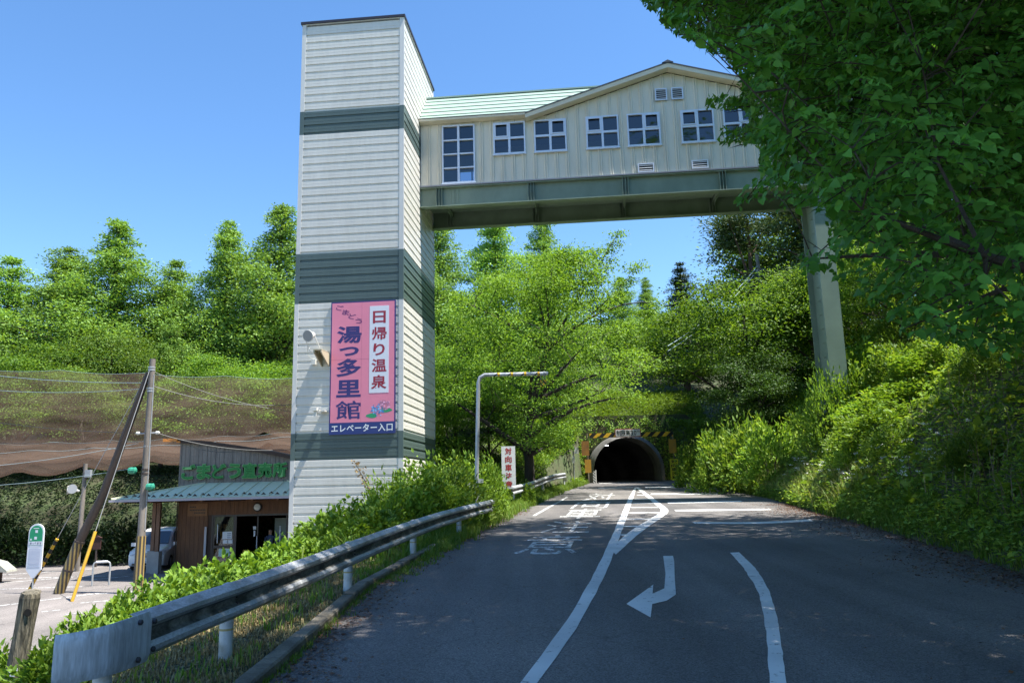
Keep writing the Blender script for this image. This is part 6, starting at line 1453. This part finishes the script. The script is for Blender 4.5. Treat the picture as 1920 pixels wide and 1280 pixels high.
for nm, lb, base, top, cc, rr, n, per, seed in [("roadside_tree", "tall leafy tree at the upper right in front of the bridge", (13.2, 18.5), (10.5, 18, 20), (10.2, 17.5, 13.5), (8.0, 6.5, 9.0), 300, 250, 51),
        ("roadside_tree", "roadside tree between the foreground tree and the tall tree", (11.5, 11.5), (9, 11, 15), (8.5, 11.5, 10.5), (7.2, 5.0, 6.5), 270, 380, 52),
        ("roadside_tree", "roadside tree beside the camera shading the near road", (9.5, 1.5), (7, 1, 13), (5.0, 3.0, 10.2), (6.8, 4.4, 3.8), 300, 420, 53)]:
    rng = np.random.default_rng(seed); cen = ell(n, cc, rr, rng)
    t_, C, D, Nn, sz = near_tree(nm, lb, base, top, .26, cen, (per // 8, 12, .85), 1.3, .19, L_tall, .5, rng, False, 16, 30, "trees overhanging the road")
    V, F = leaf_geo(C, D, Nn, .175 * sz, .105 * sz, .12, .18); add_leaves("crown", V, F, L_tall, t_)

# ------------------------------------------------------------------ shrubs
def bush_proto(key, seed, n, R, Hh, lL, m, asp=.5, upright=.6, stems=8, ov=False):
    rng = np.random.default_rng(seed); v = unit(rng.normal(size=(n, 3))); v[:, 2] = np.abs(v[:, 2]); lob = 1 + .18 * np.sin(3 * np.arctan2(v[:, 1], v[:, 0]) + 5 * v[:, 2]) + .12 * np.sin(7 * np.arctan2(v[:, 1], v[:, 0]))
    q = rng.uniform(.45, 1.0, n) ** .4
    C = v * np.array([R, R, Hh]) * (q * lob)[:, None]
    D = unit(v * np.array([1, 1, .5]) + np.array([0, 0, upright]) + rng.normal(size=(n, 3)) * .45); Nn = unit(np.array([0, 0, 1.]) + v * .5 + rng.normal(size=(n, 3)) * .4)
    L_ = lL * rng.uniform(.65, 1.2, n)
    V, F = (ovate_geo if ov else leaf_geo)(C, D, Nn, L_, L_ * asp)
    mb = MB()
    for i in range(stems):
        a = rng.uniform(0, 2 * pi); e = (R * .6 * cos(a), R * .6 * sin(a), Hh * rng.uniform(.5, .85)); mb.tube([(0.05 * cos(a), .05 * sin(a), -.1), (e[0] * .4, e[1] * .4, e[2] * .6), e], [.016, .012, .006], 4, cap=False)
    PROTO[key] = (mb.mesh("stems"), np_mesh("foliage", V, F), m, m_bark, R, Hh)
bush_proto('hydA', 61, 3000, .62, .85, .105, L_hyd, .6, .75, ov=True); bush_proto('hydB', 62, 2600, .55, .75, .11, L_hyd, .6, .8, ov=True)
bush_proto('shrA', 63, 2600, 1.0, 1.2, .13, L_bank, .5, .5); bush_proto('shrB', 64, 2400, 1.0, 1.1, .15, L_bank, .42, .3); bush_proto('shrC', 65, 2800, 1.1, 1.3, .12, L_mid, .5, .4); bush_proto('vine', 66, 2400, .9, 1.4, .14, L_hyd, .6, .2)
def plant_bush(key, name, label, x, y, R, Hh, rot, group, z=None, cat="shrub"):
    sm_, fm, m, bark, r0, h0 = PROTO[key]
    if not sm_.materials: sm_.materials.append(bark); sm_['_n'] = 1
    if not fm.materials: fm.materials.append(m)
    zg = float(TERR(x, y)) if z is None else z
    t = thing(name, label, cat, (x, y, zg), rot, group); t.scale = (R / r0, R / r0, Hh / h0)
    for nm, me in (("stems", sm_), ("foliage", fm)):
        o = bpy.data.objects.new(nm, me); COL.objects.link(o); o.parent = t
        if nm == "foliage": o["kind"] = "stuff"
    return t
def at_px(px, py, Y):
    d = np.array(_f) + np.array(CAM_R) * (px - 960) / FPX + np.array(CAM_U) * (640 - py) / FPX
    return d * (Y / d[1])
# hydrangea hedge behind the guard rail: (screen column it was measured at, top row, distance)
GH = "hydrangea bushes behind the guard rail"
hyd = [(8, 1210, 12.5, .55), (110, 1196, 8.6, .42), (160, 1165, 9.6, .4), (175, 1150, 10.8, .42), (240, 1110, 11.8, .5), (270, 1130, 11.0, .42), (300, 1088, 13.0, .6), (350, 1072, 13.8, .62), (330, 1105, 12.2, .5), (405, 1056, 14.6, .66), (395, 1085, 13.2, .5), (455, 1042, 15.4, .7), (470, 1062, 14.2, .55), (505, 1030, 16.2, .72), (540, 1040, 15.2, .55),
       (545, 1012, 17.2, .75), (590, 985, 18.0, .8), (600, 1010, 16.5, .6), (635, 952, 19.0, .9), (660, 975, 17.8, .7), (690, 935, 20.0, .95), (705, 950, 18.8, .75), (640, 990, 16.8, .5)]
hl = {0: "hydrangea bush cut off by the left picture edge", 1: "small hydrangea bush just behind the rounded rail end", 6: "hydrangea bush in front of the utility pole foot", 13: "hydrangea bush in front of the shop door", 20: "taller hydrangea bush at the foot of the tower"}
for i, (px, py, Y, R) in enumerate(hyd):
    p = at_px(px, py, Y); zg = float(TERR(p[0], p[1])); hgt = max(.42, (p[2] - zg) * .9 - .04); R *= 1.12
    plant_bush(('hydA', 'hydB')[i % 2], "hydrangea_bush", hl.get(i, "bright hydrangea bush in the guard rail hedge, %s from the rounded rail end" % nth(i)), float(p[0]), float(p[1]), R, hgt, i * 1.37, GH if i not in hl else GH)
# larger shrubs between tower and guard rail
for i, (px, py, Y, R, k) in enumerate([(745, 892, 21.5, 1.1, 'vine'), (790, 868, 22.5, 1.2, 'vine'), (840, 856, 23.5, 1.3, 'shrA'), (870, 850, 26.0, 1.0, 'vine'), (915, 850, 27.0, .65, 'vine'), (928, 880, 29, .5, 'shrA'), (770, 915, 20.5, .9, 'hydA'), (835, 900, 22.2, 1.0, 'shrA'), (895, 905, 25.5, .7, 'vine'), (985, 900, 34, .5, 'vine'), (720, 940, 20.2, .7, 'hydB'), (860, 880, 28, 1.4, 'shrA'), (800, 850, 27.5, 1.5, 'vine'), (735, 880, 24.5, 1.2, 'shrA')]):
    p = at_px(px, py, Y); zg = float(TERR(p[0], p[1])); plant_bush(k, "leafy_shrub", "tall bright shrub between tower and guard rail, %s counted from the shop" % nth(i), float(p[0]), float(p[1]), R * .88, max(.7, (p[2] - zg) * .84), i * 2.1, "shrubs between tower and guard rail")
for i, (x, y, R, h) in enumerate([(-3.0, 34.5, 1.3, 2.2), (-2.0, 37, 1.3, 2.2), (-1.2, 39, 1.2, 2.0), (-.2, 45, 1.2, 1.8), (.4, 48, 1.3, 2.0), (1.2, 52, 1.3, 2.4), (2.2, 56, 1.3, 2.4), (3.2, 60.5, 1.1, 2.2), (-2.8, 41, 1.6, 2.8), (-4, 38.5, 1.5, 3), (3.6, 63.5, 1.0, 3.0), (-.9, 42, 1.2, 1.8), (2.8, 58, 1.1, 2.0), (-1.9, 33.0, .8, 1.6)]):
    plant_bush(('shrC', 'shrA', 'shrB')[i % 3], "leafy_shrub", "shrub in the undergrowth behind the far guard rail, %s one" % nth(i), x, y, R, h, i * 1.7, "undergrowth behind the far guard rail")
# right bank shrubs
rng = np.random.default_rng(9); cnt = 0
for i in range(74):
    y = rng.uniform(9.5, 62); s = rng.uniform(.9, 8.5) if y > 18 else rng.uniform(1.2, 6.5)
    x = float(XR(y)) + s; R = rng.uniform(.6, 1.25) * (1.1 if y > 25 else .8); h = R * rng.uniform(.8, 1.25)
    if abs(x - 14.3) < 1.3 and abs(y - 32) < 2.5: continue
    if y > 50 and s < 2.6: continue
    plant_bush(('shrA', 'shrB', 'shrC', 'vine')[i % 4], "bank_shrub", "%s shrub %s on the steep right bank, %s along the bank" % (("small", "medium", "large")[min(2, int((R - .5) / .3))], ("low", "halfway up", "high")[min(2, int(s / 3))], nth(i)), x, y, R, h, rng.uniform(0, 6), "shrubs on the right bank")
for i, (px, py, Y, R, k) in enumerate([(1350, 800, 42, 1.7, 'shrA'), (1400, 770, 40, 1.8, 'shrB'), (1440, 800, 37, 1.5, 'shrA'), (1300, 840, 50, 1.3, 'shrB'), (1620, 655, 33, 1.6, 'vine'), (1680, 650, 31, 1.5, 'shrA'), (1740, 655, 29, 1.5, 'vine'), (1640, 740, 30, 1.4, 'shrA'), (1560, 770, 32.5, 1.2, 'shrC'), (1700, 740, 27, 1.3, 'vine'), (1545, 705, 31.6, 1.2, 'shrC'), (1592, 694, 31.8, 1.15, 'vine'), (1625, 690, 32.4, 1.2, 'shrA')]):
    p = at_px(px, py, Y); zg = float(TERR(p[0], p[1])); plant_bush(k, "bank_shrub", "sunlit bright shrub near the bridge pier, %s counted from the tunnel side" % nth(i), float(p[0]), float(p[1]), R, float(np.clip(p[2] - zg, .9, 3.2)), i * 1.3, "sunlit shrubs round the bridge pier")
for i in range(16):
    y = 12 + i * 2.6; x = float(XR(y)) + 8.5 + (i * 37 % 5) * 1.1
    plant_bush(('shrC', 'shrA')[i % 2], "bank_shrub", "large leafy shrub along the top of the right bank, %s from the camera" % nth(i), x, y, 1.8, 2.4, i * 1.1, "shrubs along the bank top")
bush_proto('darkb', 67, 2400, 1.0, 1.2, .17, L_ivy_shade, .5, .3)  # these bushes carry the painted shade tone too
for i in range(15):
    plant_bush('darkb', "hedge_bush", "bush with shade-darkened leaves at the back edge of the car park, %s from the left" % nth(i), -38 + i * 2.0, 41.4 + (i % 3) * .3, 1.35, 1.5 + (i * 7 % 4) * .2, i * 1.9, "dark bushes behind the car park")
# hilltop pole behind the pines
hpole = thing("hilltop_pole", "pale utility pole standing among the pines on the hill", "utility pole", (18.6, 55.5, 9.0))
MB().tube([(.35, 0, -3), (-.25, 0, 7.4)], [.16, .12], 10).build("shaft", m_cpole, hpole); MB().tube([(-.6, 0, 6.2), (.3, 0, 6.3)], .03, 6).build("crossarm", m_galv, hpole)
for lb, a, b_, s_ in (("upper cable slanting down left from the hilltop pole", (18.4, 55.5, 15.6), (9.6, 47, 8.2), .5), ("lower cable slanting down left from the hilltop pole", (18.4, 55.5, 15.3), (9.6, 47, 7.9), .5)):
    tag(MB().tube(sag(a, b_, s_), .022, 5).build("overhead_cable", m_cabg, None), lb, "cable", "cables of the hilltop pole")

# ------------------------------------------------------------------ ground cover, grass, litter (uncountable)
def stuff(name, V, F, m):
    me = np_mesh(name, V, F); me.materials.append(m); o = bpy.data.objects.new(name, me); COL.objects.link(o); o["kind"] = "stuff"; return o
def cover(name, X, Y, per, Hm, lL, m, rng, asp=.5):
    n = len(X); Z = TERR(X, Y); k = np.repeat(np.arange(n), per); m_ = len(k); hh = Hm * rng.uniform(.3, 1.0, n)[k] * rng.uniform(.4, 1.0, m_)
    C = np.c_[X, Y, Z][k] + np.c_[rng.normal(size=m_) * .12, rng.normal(size=m_) * .12, hh]
    D = unit(np.c_[rng.normal(size=(m_, 2)), rng.uniform(-.2, .9, m_)]); Nn = unit(np.array([0, 0, 1.]) + rng.normal(size=(m_, 3)) * .45)
    L_ = np.broadcast_to(lL, n)[k] * rng.uniform(.6, 1.3, m_); V, F = leaf_geo(C, D, Nn, L_, L_ * asp); return stuff(name, V, F, m)
rng = np.random.default_rng(14)
n = 26000; Y = 5 + 60 * rng.uniform(0, 1, n) ** 1.3; X = XR(Y) + .35 + rng.uniform(0, 1, n) ** 1.25 * 17; cover("bank_undergrowth", X, Y, 8, .55, .10 + .0016 * Y, L_bank, rng)
n = 7500; Y = 62 + 13 * rng.uniform(0, 1, n); X = rng.uniform(1, 17, n); ok = (Y > 66.9) | (X < 5.2) | (X > 13.4); X, Y = X[ok], Y[ok]; cover("hill_undergrowth", X, Y, 10, .6, .2, leaf_mat("fresh hill grass", (0.09, 0.17, 0.02), (0.15, 0.25, 0.03), (0.2, 0.3, 0.05)), rng, .35)
n = 5200; Y = 41.3 + 8 * rng.uniform(0, 1, n); X = rng.uniform(-42, -5, n); cover("painted_shade_bank_ivy", X, Y, 8, .6, .16, L_ivy_shade, rng)
n = 1700; Y = rng.uniform(8, 40, n); X = XL(Y) - rng.uniform(2.2, 5.5, n); ok = X > -7.5; X, Y = X[ok], Y[ok]; ok = ~((X < -4.0) & (Y > 29)); X, Y = X[ok], Y[ok]; cover("verge_weeds", X, Y, 7, .22, .09, L_bank, rng)
n = 3000; Y = rng.uniform(30, 62, n); X = XL(Y) - rng.uniform(.6, 5, n); cover("thicket_floor_plants", X, Y, 7, .5, .15, L_mid, rng)
n = 2200; Y = rng.uniform(57, 66.6, n); X = rng.uniform(1.6, 5.7, n); ok = X < XL(Y) - .3; cover("portal_side_plants", X[ok], Y[ok], 9, .5, .18, L_bank, rng)
# portal face plants
n = 700; X = rng.uniform(-4.8, 4.8, n); Zq = rng.uniform(.1, 5.2, n); ok = ((X / 3.3) ** 2 + (np.maximum(Zq - .75, 0) / 3.4) ** 2) > 1.02; X, Zq = X[ok], Zq[ok]
k = np.repeat(np.arange(len(X)), 9); C = np.c_[TCX + X[k] + rng.normal(size=len(k)) * .15, 66.7 - rng.uniform(0, .6, len(k)), TZ0 + Zq[k] + rng.normal(size=len(k)) * .15]
D = unit(rng.normal(size=(len(k), 3)) + np.array([0, -.5, -.2])); Nn = unit(np.array([0, -.6, .8]) + rng.normal(size=(len(k), 3)) * .4); V, F = leaf_geo(C, D, Nn, .2 * rng.uniform(.6, 1.2, len(k)), .1); stuff("portal_creeper", V, F, L_bank)
def blades(name, X, Y, per, Hm, m, rng, wd=.012, spread=.06, dz=0.0):
    n = len(X); Z = TERR(X, Y) + dz; k = np.repeat(np.arange(n), per); m_ = len(k); h = np.broadcast_to(Hm, n)[k] * rng.uniform(.45, 1.15, m_)
    B = np.c_[X, Y, Z][k] + np.c_[rng.normal(size=m_) * spread, rng.normal(size=m_) * spread, np.zeros(m_)]
    a = rng.uniform(0, 2 * pi, m_); ln = h * rng.uniform(.15, .7, m_); S = np.c_[-np.sin(a), np.cos(a), np.zeros(m_)] * (wd * rng.uniform(.7, 1.4, m_))[:, None]
    M = B + np.c_[np.cos(a) * ln * .35, np.sin(a) * ln * .35, h * .62]; T = B + np.c_[np.cos(a) * ln, np.sin(a) * ln, h * .95]
    V = np.stack([B - S, B + S, M + S * .8, M - S * .8, T], 1).reshape(-1, 3); q = np.arange(m_)[:, None] * 5
    F = np.concatenate([q + np.array([[0, 1, 2]]), q + np.array([[0, 2, 3]]), q + np.array([[3, 2, 4]])], 1).reshape(-1, 3); return stuff(name, V, F, m)
rng = np.random.default_rng(15)
n = 3600; Y = rng.uniform(13, 62, n); X = XL(Y) - rng.normal(size=n) * .22 - .12 - np.clip((Y - 20) * .01, 0, .2); blades("left_verge_grass", X, Y, 13, .12 + .22 * smooth((Y - 13) / 9), L_grass, rng, .009)
n = 500; Y = rng.uniform(6, 14, n); X = XL(Y) - .05 + rng.normal(size=n) * .05; blades("kerb_tufts", X, Y, 12, .13, L_grass, rng, .006, .035)
n = 2600; Y = rng.uniform(7, 62, n); X = XR(Y) + .3 + rng.uniform(0, .9, n); blades("right_verge_grass", X, Y, 12, .2 + .2 * smooth((Y - 14) / 8), L_grass, rng, .010)
n = 1600; Y = rng.uniform(24, 60, n); X = XR(Y) + .5 + rng.uniform(0, 1.2, n); blades("pale_tall_grass", X, Y, 12, .6, leaf_mat("pale tall grass", (0.14, 0.2, 0.05), (0.22, 0.27, 0.09), (0.3, 0.32, 0.14), trans=.3), rng, .012, .1)
n = 2800; Y = rng.uniform(5, 22, n); X = XL(Y) - rng.uniform(.25, 2.2, n); blades("dry_verge_straw", X, Y, 12, .06, L_dry, rng, .006, .09)
n = 420; Y = rng.uniform(6, 24, n); X = XL(Y) - rng.uniform(.25, 2.6, n); blades("verge_grass", X, Y, 9, .14, L_grass, rng, .007, .07)
def litter(name, X, Y, Z, lL, m, rng):
    n = len(X); C = np.c_[X, Y, Z + .006 + rng.uniform(0, .012, n)]; a = rng.uniform(0, 2 * pi, n); D = unit(np.c_[np.cos(a), np.sin(a), rng.normal(size=n) * .15]); Nn = unit(np.array([0, 0, 1.]) + rng.normal(size=(n, 3)) * .25)
    L_ = lL * rng.uniform(.5, 1.3, n); V, F = leaf_geo(C, D, Nn, L_, L_ * .5, .1, -.05); return stuff(name, V, F, m)
rng = np.random.default_rng(16)
n = 5200; Y = 4.5 + 26 * rng.uniform(0, 1, n) ** 1.2; X = XL(Y) + np.abs(rng.normal(size=n)) * (.16 + .22 * np.abs(np.sin(Y * .7))); litter("fallen_leaves_left", X, Y, ZR(Y), .05, L_litter, rng)
n = 16000; Y = 5 + 26 * rng.uniform(0, 1, n); X = XR(Y) + .45 - np.abs(rng.normal(size=n)) * (.35 + .55 * np.abs(np.sin(Y * .5 + 1))); litter("fallen_leaves_right", X, Y, np.where(X < XR(Y) + .25, ZR(Y), TERR(X, Y)), .055, L_litter, rng)
n = 700; Y = rng.uniform(4, 26, n); X = rng.uniform(-2, 8, n); ok = (X > XL(Y)) & (X < XR(Y)); litter("scattered_road_leaves", X[ok], Y[ok], ZR(Y[ok]), .03, L_litter, rng)
n = 15000; Y = rng.uniform(4.5, 24, n); X = XL(Y) - rng.uniform(.2, 3.2, n); litter("dry_leaves_on_verge", X, Y, TERR(X, Y), .06, L_dry, rng)
rng = np.random.default_rng(21)
n = 900; Y = 8 + 45 * rng.uniform(0, 1, n) ** 1.2; X = XR(Y) + .8 + rng.uniform(0, 1, n) * 8; cover("bank_broad_leaves", X, Y, 6, .7, .22 + .003 * Y, leaf_mat("broad kudzu leaves", (0.09, 0.16, 0.025), (0.15, 0.24, 0.035), (0.24, 0.32, 0.06), trans=.4), rng, .8)
n = 500; Y = 10 + 34 * rng.uniform(0, 1, n); X = XR(Y) + 1.0 + rng.uniform(0, 1, n) * 7; blades("bank_dry_stems", X, Y, 3, 1.0, leaf_mat("dead stems", (0.14, 0.1, 0.06), (0.22, 0.17, 0.11), (0.3, 0.25, 0.17), trans=.05, tint=(1, 1, 1)), rng, .008, .2)
n = 90; Y = 17 + 18 * rng.uniform(0, 1, n); X = XR(Y) + .7 + rng.uniform(0, 1.6, n); k = np.repeat(np.arange(n), 14); C = np.c_[X, Y, TERR(X, Y) + .55 + .4 * rng.uniform(0, 1, n)][k] + rng.normal(size=(len(k), 3)) * np.array([.05, .05, .012])
V, F = leaf_geo(C, unit(rng.normal(size=(len(k), 3))), unit(np.array([0, -.3, 1.]) + rng.normal(size=(len(k), 3)) * .3), .035, .03); stuff("white_umbel_flowers", V, F, mat("white petals", (0.75, 0.76, 0.72), .6))
n = 260; Y = 14 + 40 * rng.uniform(0, 1, n); X = XL(Y) - .5 - rng.uniform(0, 1.2, n); blades("left_tall_weeds", X, Y, 12, .55, L_grass, rng, .014, .12)
# withered vine against the tower front
rng = np.random.default_rng(17); dv = thing("withered_vine", "withered brown vine leaning on the tower front above the hedge", "plant", (-5.3, 28.9, -1.4))
P = [np.array([.9, 0, -.3]), np.array([.3, .1, .6]), np.array([-.25, .3, 1.6]), np.array([-.75, .45, 2.45])]; MB().tube([tuple(p) for p in P], [.03, .025, .02, .01], 5).build("stem", m_bark, dv)
t = rng.uniform(0, 1, 260); Q = np.array([[np.interp(v, [0, .33, .66, 1], [p[k] for p in P]) for k in range(3)] for v in t]) + rng.normal(size=(260, 3)) * .09
V, F = leaf_geo(Q, unit(rng.normal(size=(260, 3))), unit(rng.normal(size=(260, 3))), .12 * rng.uniform(.6, 1.2, 260), .06); add_leaves("dry_leaves", V, F, leaf_mat("withered vine leaves", (0.2, 0.12, 0.04), (0.3, 0.2, 0.08), (0.36, 0.26, 0.12), trans=.2, tint=(1, 1, 1)), dv)
